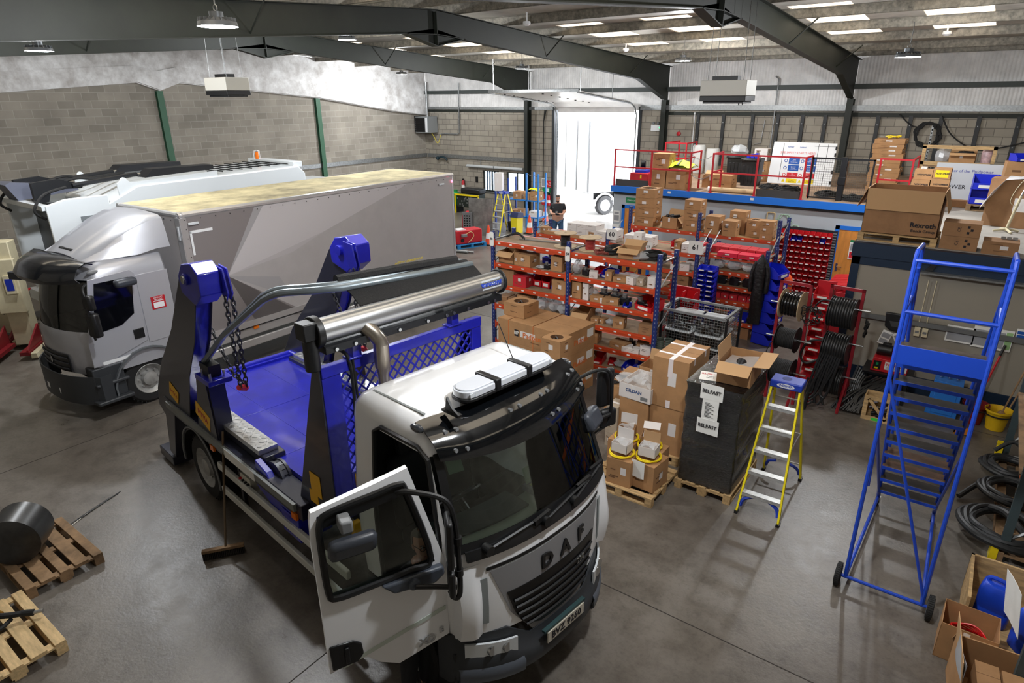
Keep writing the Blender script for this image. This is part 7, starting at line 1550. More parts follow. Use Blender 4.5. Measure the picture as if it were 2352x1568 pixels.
# ---------------------------------------------------------------- hose press and surroundings
t = thing('hose_press', 'red hose press with motor on a dark bench, white label', 'machine', (23.72, -12.9, 0))
g = G(); g.bb((-.35, -.26, .0), (-.3, -.2, .52)); g.bb((.3, -.26, 0), (.35, -.2, .52)); g.bb((-.35, .2, 0), (-.3, .26, .52)); g.bb((.3, .2, 0), (.35, .26, .52)); g.bb((-.4, -.3, .5), (.4, .3, .54)); g.build('bench', M_blackm, t, smooth=0)
g = G(); g.prism([(-.28, .54), (.3, .54), (.3, .76), (-.26, .8)], 1, -.2, .2); g.build('press_body', mat('press_red', (196, 30, 40), .45), t, .01)
g = G(); g.bb((-.06, -.205, .6), (.29, -.2, .75), 0); g.text('Hydralok', .075, frame4((.1, -.207, .7), (1, 0, 0), (0, 0, 1)), 1, .0006, bold=.002)
for k in range(4): g.bb((-.03, -.2065, .61+.013*k), (.26, -.2055, .616+.013*k), 2)
g.build('press_label', [M_paper, M_sred, M_sgrey], t, smooth=0)
g = G(); g.bb((-.24, -.206, .58), (-.12, -.2, .74), 0); g.bb((-.2, -.21, .66), (-.16, -.206, .71), 1); g.bb((-.22, -.208, .59), (-.16, -.206, .62), 2); g.build('switch_plate', [M_black, mat('button_green', (20, 140, 80), .4), M_yell], t, smooth=0)
g = G(); g.cyl((-.24, .0, .9), (.0, .0, .9), .1, n=18); g.box((-.1, 0, 1.0), (.14, .12, .06)); g.build('motor', M_black, t, .008); g = G(); g.bb((.06, -.08, .78), (.16, .08, 1.05)); g.bb((.0, -.03, .86), (.08, .03, .94)); g.build('pump_bracket', MATS['press_red'], t, .01)
t = thing('timber_crate', 'small open timber crate with diagonal brace, black fittings inside', 'crate', (23.76, -13.95, 0))
for a, b in (((-.22, -.15, .0), (.22, -.12, .07)), ((-.22, -.15, .38), (.22, -.12, .44)), ((-.22, -.15, .07), (-.15, -.12, .38)), ((.15, -.15, .07), (.22, -.12, .38)), ((-.22, .12, 0), (.22, .15, .44)), ((-.22, -.12, 0), (-.2, .12, .44)), ((.2, -.12, 0), (.22, .12, .44)), ((-.2, -.12, 0), (.2, .12, .02))): g = G(); g.bb(a, b); g.build('crate_board', M_wood, t, smooth=0)
g = G(); g.box((0, -.14, .22), (.46, .02, .05), rot('Y', .85)); g.build('diagonal_brace', M_wood, t); g = G(); g.bb((-.06, -.152, .01), (.06, -.1495, .06)); g.build('green_tape', mat('green_tape', (60, 200, 70), .5), t)
g = G(); rnd = random.Random(1)
for k in range(14): p = V((rnd.uniform(-.15, .15), rnd.uniform(-.08, .08), rnd.uniform(.05, .3))); g.cyl(p, p+V((.08, .02, .03)), .025, n=8, m=k % 3 == 0 and 1 or 0)
g.build('fittings', [M_blackm, M_steel], t)
g = G(); rnd = random.Random(6)
for k in range(16):
    x0 = rnd.uniform(-.3, .3); g.tube(smooth_pts([(x0, .15, .5), (x0-.1, -.1, .48), (x0-.35+rnd.uniform(-.1, .1), -.35, .3), (x0-.5+rnd.uniform(-.12, .1), -.6, .05)], 5), .022, 7)
for k in range(6):
    g.tube(smooth_pts([(-.45+.03*k, -.1, .75-.04*k), (-.5+.03*k, -.25, .4), (-.52+.05*k, -.45, .05)], 5), .022, 7)
tag(g.build('hose_bundle', MATS['hose_black'], loc=(23.75, -13.45, 0)), 'heap of black hoses under and beside the red hose press', 'hose')
t = thing('blue_machine', 'blue steel machine box with fittings behind the steps', 'machine', (24.65, -13.05, 0)); g = G(); g.prism([(-.24, .0), (.22, .0), (.22, .66), (-.2, .7)], 1, -.3, .2); g.bb((-.16, -.31, .1), (.16, -.3, .5)); g.build('machine_body', mat('machine_blue', (34, 110, 196), .45), t, .015); g = G()
for x in (-.12, 0, .12): g.cyl((x, -.1, .7), (x, -.1, .76), .03, n=10)
g.build('fitting', M_steel, t)
# things hung on the test room wall
yw = -12.44
t = thing('wall_bracket', 'black moulded plastic tray hanging on the grey test room wall', 'tray', (23.64, yw, 1.32)); g = G(); g.prism([(-.19, .17), (.19, .17), (.15, -.1), (.06, -.17), (-.06, -.17), (-.16, -.1)], 1, -.07, 0); g.build('tray_body', M_black, t, .02); g = G(); g.prism([(-.1, .02), (.1, .02), (.05, -.08), (-.05, -.08)], 1, -.075, -.07); g.build('tray_cutout', mat('tray_grey', (66, 68, 70), .6), t)
for i, (x, z, a) in enumerate(((23.52, .98, -.25), (23.78, 1.0, .5))): notice(('left', 'right')[i]+' tilted clipboard sheet hanging below the black tray', (x, yw, z), (math.cos(a), 0, math.sin(a) if i else -math.sin(.25)), (0, 0, 1), .17 if i == 0 else .22, .28, [(.1, .5, .9, .85, M_sgrey), (.1, .1, .9, .4, M_sgrey)], name='clipboard')
for i in range(2): g = G(); g.bb((-.045, -.05, 0), (.045, 0, .17), 0); g.bb((-.03, -.055, .06), (.03, -.05, .1), 1); g.tube([(0, -.02, .17), (0, -.02, 1.05)], .008, 5, m=0); tag(g.build('switch_socket', [M_cream, M_grey], loc=(24.0+i*.12, yw, 1.13), smooth=0), ('left', 'right')[i]+' cream electrical switch behind the blue steps', 'switch')
for i, (x, z, w_, h_) in enumerate(((24.64, 1.28, .42, .3), (25.1, 1.3, .56, .38), (25.52, 1.42, .24, .26))): notice(('taped white wall chart', 'green edged wall planner', 'blue and red rules sheet')[i]+' on the test room wall', (x, yw, z), S_, U_, w_, h_, [(.05, .1, .95, .8, M_sgrey)] if i == 0 else ([(.05, .1, .8, .85, M_sgrey), (.82, .1, .98, .9, mat('chart_green', (150, 190, 130), .7))] if i == 1 else [(.05, .65, .95, .85, M_sblue), (.05, .4, .95, .6, M_sblue), (.05, .1, .95, .3, M_sred)]))
g = G(); g.bb((-.75, -.16, -.03), (.75, 0, 0)); tag(g.build('wall_shelf', M_galv, loc=(24.6, yw, 2.33)), 'narrow pale shelf on the test room wall behind the steps', 'shelf')
g = G(); g.prism([(0, 0), (.12, .0), (.18, .14), (.12, .16)], 1, -.03, .0); tag(g.build('shelf_bracket', M_black, loc=(23.9, yw, 2.34)), 'dark curved bracket above the wall shelf', 'bracket')
g = G(); g.tube([(0, -.3, .02), (.22, -.02, 1.22)], .018, 8, m=0); g.tube([(.185, -.065, 1.05), (.22, -.02, 1.24)], .021, 8, m=1); g.box((0, -.32, .04), (.3, .06, .06), m=2); tag(g.build('floor_squeegee', [M_redp, M_black, M_grey], loc=(25.08, yw-.02, 0)), 'red handled squeegee leaning on the test room wall', 'squeegee')
def bucket(label, loc, m, H=.36):
    t = thing('mop_bucket', label, 'bucket', loc); g = G(); g.lathe([(.12, 0), (.13, .005), (.17, H-.05), (.19, H), (.2, H), (.2, H-.03), (.185, H-.03)], n=24, cap=False); g.lathe([(.001, .01), (.12, .01), (.16, H-.05), (.18, H)], n=24, cap=False); g.build('bucket_body', m, t)
    g = G(); g.tube([(.2*math.cos(a), .2*math.sin(a), H-.08) for a in [2*PI*k/24 for k in range(24)]], .012, 5, True); g.build('handle', M_black, t); return t
bucket('yellow mop bucket standing at the test room wall', (25.42, -13.22, 0), mat('bucket_yellow', (216, 176, 20), .5)); bucket('dark red bucket between the steps and the yellow bucket', (25.1, -13.15, 0), mat('bucket_red', (120, 20, 26), .5))
g = G(); g.tube([(0, 0, .1), (.28, .55, 1.35)], .014, 7); g.tube([(.05, 0, .1), (.4, .55, 1.3)], .014, 7); g.lathe([(.01, .02), (.09, .04), (.06, .16), (.02, .2)], n=12); tag(g.build('mop', [M_wood2], loc=(25.46, -13.12, .1)), 'two mop handles leaning out of the yellow bucket', 'mop')
g = G(); g.bb((-.1, -.05, .02), (.1, .05, .1)); g.bb((-.1, -.05, 0), (-.08, .05, .16)); tag(g.build('tape_dispenser', mat('gun_orange', (200, 120, 30), .5), loc=(24.98, -13.75, 0)), 'small orange object lying on the floor behind the steps', 'tool')
# ---------------------------------------------------------------- blue mobile steps
M_sb = mat('steps_blue', (24, 70, 190), .4, coat=.2)
t = thing('warehouse_steps', 'tall blue mobile warehouse steps with handrails and black treads', 'steps', (24.5, -18.7, 0)); XA, XB, ZP = -.37, .38, 2.8
for x in (XA, XB):
    g = G(); g.tube([(x, 0, .12), (x, 0, 3.8), (x, .05, 3.88)], .021, 8); g.tube([(x, .05, 3.88), (x, .6, 3.84), (x, .66, 3.7), (x, .62, 2.75)], .021, 8); g.build('guard_post', M_sb, t)
    g = G(); g.tube([(x, .62, 2.75), (x*.86, 1.95, .12)], .024, 8); g.build('stringer', M_sb, t)
    g = G(); g.tube([(x, .62, 3.6), (x*.92, 1.3, 2.3), (x*.88, 1.75, 1.3), (x*.86, 1.82, 1.1), (x*.86, 1.75, .55)], .019, 8); g.build('handrail', M_sb, t)
    g = G(); g.tube([(x, 0, .13), (x*.86, 1.95, .13)], .02, 8); g.build('base_tube', M_sb, t)
    g = G(); g.tube([(x, .6, 3.3), (x, 0, 3.3)], .018, 8); g.build('guard_rail', M_sb, t)
    g = G(); g.tube([(x, 0, 2.0), (x*.86, 1.9, .2)], .016, 8); g.build('side_brace', M_sb, t)
    wheel(t, 'wheel', (x*1.2, 0, .125), .125, .06, side=1, rim=M_grey).rotation_euler[2] = PI/2
    g = G(); g.cyl((x*.86-.02, 1.95, .05), (x*.86+.02, 1.95, .05), .05, n=14, m=0); g.bb((x*.86-.03, 1.92, .05), (x*.86+.03, 1.98, .13), 1); g.build('castor', [M_rubber, M_steel], t)
for z in (3.8, 3.3): g = G(); g.tube([(XA, 0, z), (XB, 0, z)], .02, 8); g.build('guard_rail', M_sb, t)
g = G(); g.tube([(XA-.08, 0, .125), (XB+.08, 0, .125)], .02, 8); g.build('axle', M_sb, t); g = G(); g.tube([(XA, 0, 2.6), (XB, 0, .2)], .016, 8); g.build('cross_brace', M_sb, t); g = G(); g.tube([(XA*.86, 1.95, .22), (XB*.86, 1.95, .22)], .018, 8); g.build('cross_bar', M_sb, t)
g = G(); g.bb((XA, -.012, ZP-.03), (XB, .0, ZP+.16)); g.build('kick_plate', M_sb, t, smooth=0); g = G(); g.bb((XA, 0, ZP-.03), (XB, .62, ZP)); g.build('platform', mat('platform_tread', (66, 54, 44), .8, var=.3, vs=6), t, smooth=0)
for s, x in ((0, XB),): g = G(); g.bb((x-.01, 0, ZP), (x, .6, ZP+.12)); g.build('kick_plate', M_sb, t, smooth=0)
M_tr = mat('tread_black', (46, 40, 36), .85, var=.2, vs=10); M_trb = mat('tread_brown', (98, 72, 54), .85, var=.25, vs=8)
for k in range(10):
    f = (k+1)/11; y = .62+1.33*f; z = 2.78-(2.78-.12)*f; q = 1-.14*f; xa, xb = XA*q, XB*q
    g = G(); g.bb((xa, y-.1, z-.02), (xb, y+.1, z)); g.build('tread', M_trb if k in (6, 7) else M_tr, t, smooth=0); g = G(); g.bb((xa, y-.105, z-.04), (xb, y-.1, z+.002)); g.build('tread_nosing', M_sb, t, smooth=0)
g = G(); g.tube([(XA-.06, 1.5, .5), (XA-.07, 1.35, 1.15)], .012, 6, m=0); g.tube([(XA-.07, 1.36, 1.1), (XA-.072, 1.34, 1.2)], .018, 6, m=1); g.build('brake_lever', [M_sb, M_redp], t)
# ---------------------------------------------------------------- right hand pallet racking and goods in it
M_pup = mat('rack_grey', (62, 76, 80), .5)
t = thing('pallet_racking', 'grey pallet racking with orange beams along the right edge', 'shelving', (0, 0, 0))
for y in (-17.12, -14.3):
    for x in (25.56, 26.5):
        g = G(); g.bb((x-.045, y-.035, 0), (x+.045, y+.035, 3.0 if x > 26 else 2.35), 0)
        for k in range(26): g.bb((x-.0465, y-.015, .1+k*.085), (x-.045, y+.015, .13+k*.085), 1)
        g.build('upright', [M_pup, M_dark], t, smooth=0)
    g = G(); g.tube([(25.58, y, .06), (26.5, y, .12)], .025, 4); g.tube([(25.58, y, .3), (26.5, y, 1.2)], .02, 4); g.tube([(26.5, y, 1.2), (25.58, y, 2.1)], .02, 4); g.build('upright_brace', M_galv, t)
    g = G(); g.prism([(-.07, 0), (.07, 0), (.07, .0), (.05, .3), (-.05, .3), (-.07, .1)], 0, 25.44, 25.45); g.T = None; g2 = G(); g2.bb((25.44, y-.09, 0), (25.45, y+.09, .2)); g2.bb((25.44, y-.09, 0), (25.52, y-.08, .25)); g2.bb((25.44, y+.08, 0), (25.52, y+.09, .25)); g2.build('post_guard', M_yell, t, .004)
for z in (1.12, 2.1):
    g = G(); g.bb((25.53, -17.08, z-.1), (25.58, -14.33, z)); g.build('beam', mat('racking_orange', (226, 110, 40), .5), t, smooth=0); g = G(); g.bb((26.46, -17.08, z-.1), (26.51, -14.33, z)); g.build('beam', MATS['racking_orange'], t, smooth=0)
    if z < 2:
        g = G(); g.bb((25.5, -17.05, z), (26.5, -14.35, z+.02)); g.build('shelf_board', M_wood2, t, smooth=0)
rr = 'goods in the right hand racking'
carton('carton', 'brown carton at the front of the right hand racking shelf', (25.78, -15.0, 1.123), (.44, .5, .42), 0, rr, m=M_card2); pbin('picking_bin', 'blue bin beside the carton on the right hand racking', (25.72, -14.55, 1.123), (.3, .3, .2), -PI/2, M_blue)
g = G(); g.lathe([(.16, 0), (.17, .02), (.17, .4), (.15, .42)], n=24); tag(g.build('white_drum', M_grey, loc=(25.85, -15.75, 1.123)), 'pale plastic drum on the right hand racking shelf', 'drum')
carton('carton', 'dark fittings crate on the right hand racking shelf', (25.8, -16.4, 1.123), (.46, .6, .3), 0, rr, m=M_blackm, prt=False, lab=False)
def hosecoil(label, loc, R, r, n, m=M_rubber):
    g = G(); rnd = random.Random(label)
    for k in range(n):
        Rk = R-.055*k*(r/.035)*.6; g.tube([(Rk*(1+.05*math.sin(3*a+k))*math.cos(a), Rk*(1+.05*math.cos(2*a+k))*math.sin(a), r+.012*k+.02*(1+math.sin(2*a+k*2))) for a in [2*PI*q/30 for q in range(30)]], r, 9, True)
    return g, label, loc
def endhose(gl, pts=None, r=.035):
    g, label, loc = gl
    if pts: g.tube(smooth_pts(pts, 6), r, 9)
    return tag(g.build('hose_coil', mat('thick_hose', (30, 32, 34), .5), loc=loc), label, 'hose', 'thick black hose coils by the right racking')
pallet('wooden pallet under the near thick hose coil', (25.98, -16.6, 0), PI/2, 1.2, 1.0, m=M_wood2); pallet('wooden pallet under the far hose coils', (25.98, -15.2, 0), PI/2, 1.2, 1.0, m=M_wood2)
endhose(hosecoil('near thick black hose coil beside the racking upright', (25.55, -16.75, .147), .46, .045, 4), [(-.15, .3, .14), (.0, .1, .22), (.2, -.2, .18), (.3, .1, .12)], .045)
endhose(hosecoil('middle thick black hose coil with a loose end', (25.62, -15.75, .147), .36, .035, 4), [(-.55, -.2, -.1), (-.35, .1, .02), (-.1, .3, .1), (.2, .2, .14)], .035)
endhose(hosecoil('far thick black hose coil under the racking shelf', (25.6, -15.0, .147), .34, .035, 5), [(-.2, .3, .14), (0, .35, .32), (.2, .2, .2)], .03)
# crate of jerrycans
t = thing('timber_crate', 'timber crate with high sides holding blue jerrycans', 'crate', (25.6, -18.4, 0))
for a, b in (((-.38, -.4, .0), (-.35, .42, .5)), ((-.38, .39, 0), (.45, .42, .5)), ((-.35, -.4, .02), (.45, .4, .05))): g = G(); g.bb(a, b); g.build('crate_side', M_wood, t, smooth=0)
def jerry(label, loc, rz):
    t = thing('jerrycan', label, 'jerrycan', loc, rz, 'blue plastic jerrycans'); mm = mat('jerry_blue', (26, 70, 200), .45); o = rrect(.3, .24, .05, 4)
    g = G(); S2 = [(0, .92), (.02, 1), (.16, 1), (.17, .97), (.19, .97), (.2, 1), (.38, 1), (.44, .9), (.46, .8)]; g.grid([[(x*s, y*s, z) for x, y in o] for z, s in S2], 0, closed=True, cap=True); g.build('can_body', mm, t, smooth=50)
    g = G(); g.tube(smooth_pts([(-.1, 0, .45), (-.08, 0, .5), (.03, 0, .5), (.06, 0, .45)], 5), .022, 8); g.build('handle', mm, t); g = G(); g.cyl((.11, .0, .45), (.11, 0, .49), .032, n=14); g.build('cap', M_black, t); return t
jerry('blue jerrycan with black cap upright in the timber crate', (25.48, -18.42, .053), -.2); jerry('blue jerrycan at the photo edge beside the crate', (25.8, -18.7, .053), .6)
t = open_carton('open_carton', 'open brown carton of bright red hose beside the timber crate', (25.33, -18.86, 0), (.48, .42, .42), -.02, None, flaps=(None, None, None, None)) if 0 else open_carton('open_carton', 'open brown carton of bright red hose in front of the timber crate', (25.28, -19.05, 0), (.46, .4, .42), -.02, None, flaps=(None, None, None, None))
g = G()
for k in range(5): g.tube([((.17-.008*k)*math.cos(a)*1.05, (.14-.01*k)*math.sin(a), .2+.02*k+.015*math.sin(3*a+k)) for a in [2*PI*q/24 for q in range(24)]], .009, 6, True)
g.build('red_hose', mat('hose_red', (220, 24, 30), .35), t)
t = open_carton('open_carton', 'open brown carton with a tall bowed flap at the bottom right', (25.5, -19.7, 0), (.6, .7, .45), .1, None, flaps=(None, None, -.9, 1.45))
g = G(); g.plate([[(-.3-.03*math.sin(q/6*PI), -.34+.1*q, .5+.1*r_) for q in range(5)] for r_ in range(3)], .003); g.build('foil_label', mat('foil_label', (196, 200, 206), .25, .3), t, smooth=40)
for k in range(2): carton('carton', ('left', 'right')[k]+' small plain carton inside the bowed flap carton', (25.43+k*.2, -19.75, .012), (.18, .3, .42), .1, None, lab=False)
t = thing('pallet_racking', 'orange beam end of the nearest right hand racking bay', 'shelving', (0, 0, 0)); g = G(); g.bb((25.62, -21.6, 1.3), (25.68, -19.6, 1.42)); g.build('beam', MATS['racking_orange'], t, smooth=0); g = G(); g.bb((25.68, -21.6, 1.4), (26.5, -19.6, 1.43)); g.build('shelf_board', M_wood2, t, smooth=0)
for y in (-19.55, -21.65): g = G(); g.bb((25.62, y-.04, 0), (25.7, y+.04, 1.5)); g.build('upright', M_pup, t, smooth=0)
g = G(); g.plate([[(-.02*r_, .12*q, .12*r_+.02*math.sin(q)) for q in range(4)] for r_ in range(5)], .003); tag(g.build('white_sheet', M_paper, loc=(25.6, -19.35, .62), rz=.3), 'white sheet standing beside the bowed flap carton', 'paper')
# ---------------------------------------------------------------- bottom left pallets, broom, ties
pallet('pallet stack with burned oval stamp behind the nearest pallet', (16.2, -23.92, 0), 0, 1.2, .8, m=M_wood2, txt='EPAL') 
for k in range(1): pallet('nearest empty looking pallet at the bottom left corner', (17.34, -24.76, 0), 0, 1.2, .84, m=mat('pallet_pale', (214, 184, 136), .8, var=.15, vs=5, stretch=(1, 5, 5)))
t = thing('hydraulic_unit', 'black hydraulic part with hoses lying on the nearest pallet', 'machine', (17.1, -24.78, .15)); g = G(); g.bb((-.2, -.12, 0), (.1, .12, .16)); g.cyl((-.2, .0, .08), (-.35, 0, .1), .06, n=12); g.build('body', M_blackm, t, .01); g = G(); g.tube(smooth_pts([(.05, .08, .12), (.15, .2, .1), (.2, .3, .08)], 5), .03, 8, m=0); g.cyl((.19, .29, .08), (.26, .37, .07), .035, n=10, m=0); g.cyl((.26, .37, .07), (.31, .44, .07), .02, n=10, m=1); g.tube(smooth_pts([(.1, -.05, .1), (.22, .05, .05), (.15, .2, .05)], 5), .022, 8, m=0); g.build('hose_end', [M_rubber, M_steel], t); g = G(); g.cyl((-.1, .12, .1), (.05, .16, .1), .02, n=8); g.build('brass_fitting', mat('brass', (200, 150, 60), .3, .9), t)
g = G(); g.T = MX.Translation((0, 0, .3)); ro = rot('X', PI/2); h = G(); h.lathe([(.02, -.24), (.2, -.24), (.3, -.2), (.3, .2), (.2, .24), (.02, .24)], n=28); g.add([rot('Z', .9) @ (ro @ V(p)) for p in h.v], h.f); tag(g.build('steel_drum', mat('drum_grey', (70, 70, 70), .35, .6, var=.2, vs=4), loc=(16.08, -24.08, .15)), 'grey steel drum lying on the stamped pallet at the left edge', 'drum')
t = thing('broom', 'long handled broom leaning against the blue skip lorry', 'broom', (17.88, -22.6, 0), .95); g = G(); g.bb((-.24, -.03, .09), (.24, .03, .13)); g.build('head', M_wood2, t, .005); g = G()
for k in range(24):
    for q in (-.018, .018): g.box((-.23+k*.02, q, .05), (.012, .022, .1), rot('X', q*8))
g.build('bristle', mat('bristle_dark', (36, 30, 26), .9), t); g = G(); g.tube([(.03, 0, .12), (.14, .62, 1.38)], .014, 8); g.build('handle', mat('old_handle', (92, 74, 52), .7), t)
g = G(); rnd = random.Random(9)
for k in range(9): y = rnd.uniform(-.2, .2); g.tube([(rnd.uniform(-.02, .02), y-.25, .006+.004*k*.3), (rnd.uniform(-.03, .03), y+.25, .006)], .005, 5)
g.tube([(.05, -.55, .006), (.0, -.1, .008)], .006, 5, m=1); tag(g.build('cable_ties', [M_black, M_steel], loc=(15.52, -23.1, 0), rz=.35), 'small bundle of black rods lying on the open floor', 'rods')
# ---------------------------------------------------------------- back corner by the doorway
t = thing('blue_shelving', 'bright blue open shelving unit near the roller door', 'shelving', (8.3, -3.0, 0))
M_bs = mat('shelf_blue', (30, 120, 200), .5); M_bsd = mat('shelf_blue_dark', (26, 60, 140), .5)
for x in (-1.15, -.45, .5, 1.1):
    for y in (-.25, .3): g = G(); g.bb((x-.03, y-.03, 0), (x+.03, y+.03, 2.3 if x > 0 else 2.05)); g.build('upright', M_bsd if x < 0 else M_bs, t, smooth=0)
for z in (.45, 1.15):
    g = G(); g.bb((-.45, -.28, z), (1.1, .33, z+.04)); g.build('shelf_board', M_bs, t, smooth=0)
g = G(); g.tube(smooth_pts([(.5, -.25, 2.28), (.8, -.25, 2.2), (1.1, -.25, 2.26)], 5), .01, 5); g.build('tie_strap', M_galv, t)
bs = 'goods on the blue shelving'
carton('carton', 'brown carton on the upper blue shelf', (8.3, -3.05, 1.193), (.4, .4, .32), 0, bs); carton('carton', 'second brown carton on the upper blue shelf', (8.75, -3.0, 1.193), (.3, .4, .26), 0, bs, seed=11); carton('carton', 'wide carton under the yellow jacket on the blue shelf', (9.15, -3.0, 1.193), (.44, .4, .36), 0, bs, seed=12)
carton('carton', 'brown carton on the lower blue shelf', (8.1, -3.0, .493), (.36, .4, .22), 0, bs, seed=13); carton('carton', 'second carton on the lower blue shelf', (8.45, -3.0, .493), (.3, .4, .28), 0, bs, seed=14); carton('white_carton', 'white carton on the lower blue shelf', (9.1, -3.0, .493), (.4, .4, .24), 0, bs, m=M_whitebox)
g = G(); rnd = random.Random(5); g.grid([[(-.26+.1*i, -.2+.1*j, .14-.05*abs(i-2.5)*.4-.03*abs(j-2)+rnd.uniform(-.03, .04)) for j in range(5)] for i in range(6)]); tag(g.build('hi_vis_jacket', MATS['hi_vis_yellow'], loc=(9.1, -3.02, 1.56), smooth=40), 'crumpled yellow hi vis jacket on top of the blue shelving carton', 'jacket')
carton('white_carton', 'tall white carton balanced on the yellow ladder by the window', (8.5, -4.75, 1.74), (.3, .3, .7), .4, None, m=M_whitebox, prt=False)
stepladder('tall yellow step ladder beside the blue shelving', (8.7, -4.75, 0), .05, 1.72, 7, .5)
g = G(); g.bb((-.5, -.02, 0), (.5, .02, 1.5)); tag(g.build('steel_sheet', mat('sheet_steel', (150, 148, 144), .35, .6, var=.25, vs=3), loc=(8.2, -5.6, 0), rz=.35), 'large dull steel sheet standing on edge by the ladder', 'sheet')
g = G(); g.bb((-.2, -.02, 0), (.2, .02, .95), 0)
for k in range(8):
    for q in range(3): g.bb((-.15+q*.11, -.022, .08+k*.1), (-.09+q*.11, -.02, .13+k*.1), 1)
tag(g.build('drilled_plate', [M_grey, M_dark], loc=(7.75, -5.9, 0), rz=.3), 'grey drilled steel plate standing beside the steel sheet', 'plate')
def cone(label, loc):
    t = thing('traffic_cone', label, 'cone', loc, 0, 'orange traffic cones'); g = G(); g.bb((-.19, -.19, 0), (.19, .19, .04)); g.build('base', M_black, t, .01)
    g = G(); g.lathe([(.14, .04), (.11, .25)], n=18, m=0, cap=False); g.lathe([(.11, .25), (.08, .46)], n=18, m=1, cap=False); g.lathe([(.08, .46), (.03, .75), (.001, .75)], n=18, m=0, cap=False); g.build('cone_body', [mat('cone_orange', (236, 80, 40), .5), M_white], t); return t
cone('traffic cone at the end of the front rack, next to sign 58', (9.5, -6.75, 0)); cone('traffic cone in front of the blue shelving', (9.55, -4.1, 0)); cone('traffic cone against the block wall by the fire extinguishers', (8.6, -1.5, 0))
t = thing('waste_bin', 'yellow and blue bin with an open side by the blue shelving', 'bin', (9.05, -4.3, 0)); g = G(); g.prism([(-.2, 0), (.2, 0), (.22, .66), (-.22, .7)], 0, -.16, .16); g.build('bin_body', mat('bin_yellow', (240, 224, 40), .5), t, .01); g = G(); g.prism([(-.23, .66), (.23, .62), (.2, .82), (-.16, .88)], 0, -.19, .19); g.build('bin_lid', mat('bin_navy', (40, 50, 90), .5), t, .01)
g = G(); g.lathe([(.12, 0), (.16, .4), (.17, .4), (.001, .02)], n=20, cap=False); tag(g.build('black_bucket', M_black, loc=(8.65, -4.15, 0)), 'small black bucket beside the yellow bin', 'bucket')
# compressor on a blue pallet, machines at the wall
pallet('blue pallet under the red compressor', (8.95, -7.35, 0), 1.2, 1.2, .8, m=mat('pallet_blue', (40, 130, 190), .6), group=None)
t = thing('compressor', 'red box compressor with pale hose on a blue pallet', 'machine', (8.92, -7.4, .146), 1.2); g = G(); g.bb((-.55, -.28, 0), (.55, .28, .5)); g.build('housing', M_redp, t, .03); g = G(); g.bb((-.56, -.2, .05), (-.55, .2, .45)); g.build('end_grille', M_black, t); g = G(); g.cyl((-.3, -.3, .14), (-.3, -.28, .14), .07, n=16); g.build('filter_port', M_black, t); g = G(); g.bb((-.35, -.4, .28), (-.15, -.28, .38)); g.build('valve_block', M_grey, t, .01); g = G(); g.tube(smooth_pts([(-.2, -.36, .36), (0, -.38, .45), (.15, -.36, .3), (0, -.36, .12), (-.1, -.34, .05)], 6), .012, 6); g.build('hose', mat('pale_hose', (206, 190, 130), .5), t); g = G(); g.bb((-.45, -.2, .5), (-.1, .15, .53)); g.build('white_tray', M_white, t)
t = thing('welding_set', 'red welding set standing on the floor behind the compressor', 'machine', (6.7, -4.6, 0), .5); g = G(); g.prism([(-.25, 0), (.25, 0), (.25, .66), (-.1, .72), (-.25, .56)], 1, -.2, .2); g.build('housing', M_redp, t, .03); g = G(); g.bb((-.02, -.205, .2), (.2, -.2, .5)); g.build('front_panel', M_black, t)
t = thing('engine_unit', 'green and black engine unit with yellow frame against the far wall', 'machine', (4.6, -1.6, 0)); g = G(); g.bb((-.9, -.3, .3), (.4, .3, .95)); g.build('engine_block', mat('engine_dark', (26, 36, 30), .5, var=.4, vs=9), t, .03); g = G(); g.bb((-.7, -.25, .95), (.5, .25, 1.2)); g.build('tank', M_black, t, .06); g = G(); g.bb((-1.0, -.36, .86), (.5, -.3, .93)); g.bb((-1.0, -.36, 0), (-.95, -.3, .9)); g.bb((.45, -.36, 0), (.5, -.3, .9)); g.build('frame', M_yell, t); g = G(); rnd = random.Random(3)
for k in range(26): g.box((rnd.uniform(-.85, .35), -.31, rnd.uniform(.35, .8)), (.07, .02, .07))
g.build('pipe_cluster', M_galv, t)
g = G(); g.lathe([(.25, 0), (.27, .05), (.27, .5), (.12, .62), (.12, .7)], n=20); tag(g.build('gas_bottle', mat('bottle_green', (30, 140, 70), .4), loc=(3.35, -1.6, .35)), 'green gas bottle top beside the engine unit', 'bottle')
g = G(); g.bb((-.27, -.27, 0), (.27, .27, .35)); tag(g.build('plinth', M_blackm, loc=(3.35, -1.6, 0)), 'dark stand under the green gas bottle', 'stand')
g = G(); g.bb((-.06, -.3, 0), (.06, .3, 1.9)); tag(g.build('steel_plate', mat('plate_maroon', (84, 40, 44), .4, .3, var=.3, vs=3), loc=(8.15, -8.2, 0)), 'dark maroon steel plate standing behind the box lorry rear', 'plate')
g = G(); g.tube([(-.3, 0, .05), (.25, .1, .05)], .05, 10); g.tube([(-.2, .15, .04), (.4, .25, .04)], .03, 8); tag(g.build('tow_bar', M_galv, loc=(9.55, -8.45, 0)), 'short metal bars lying on the floor behind the box lorry', 'bar')
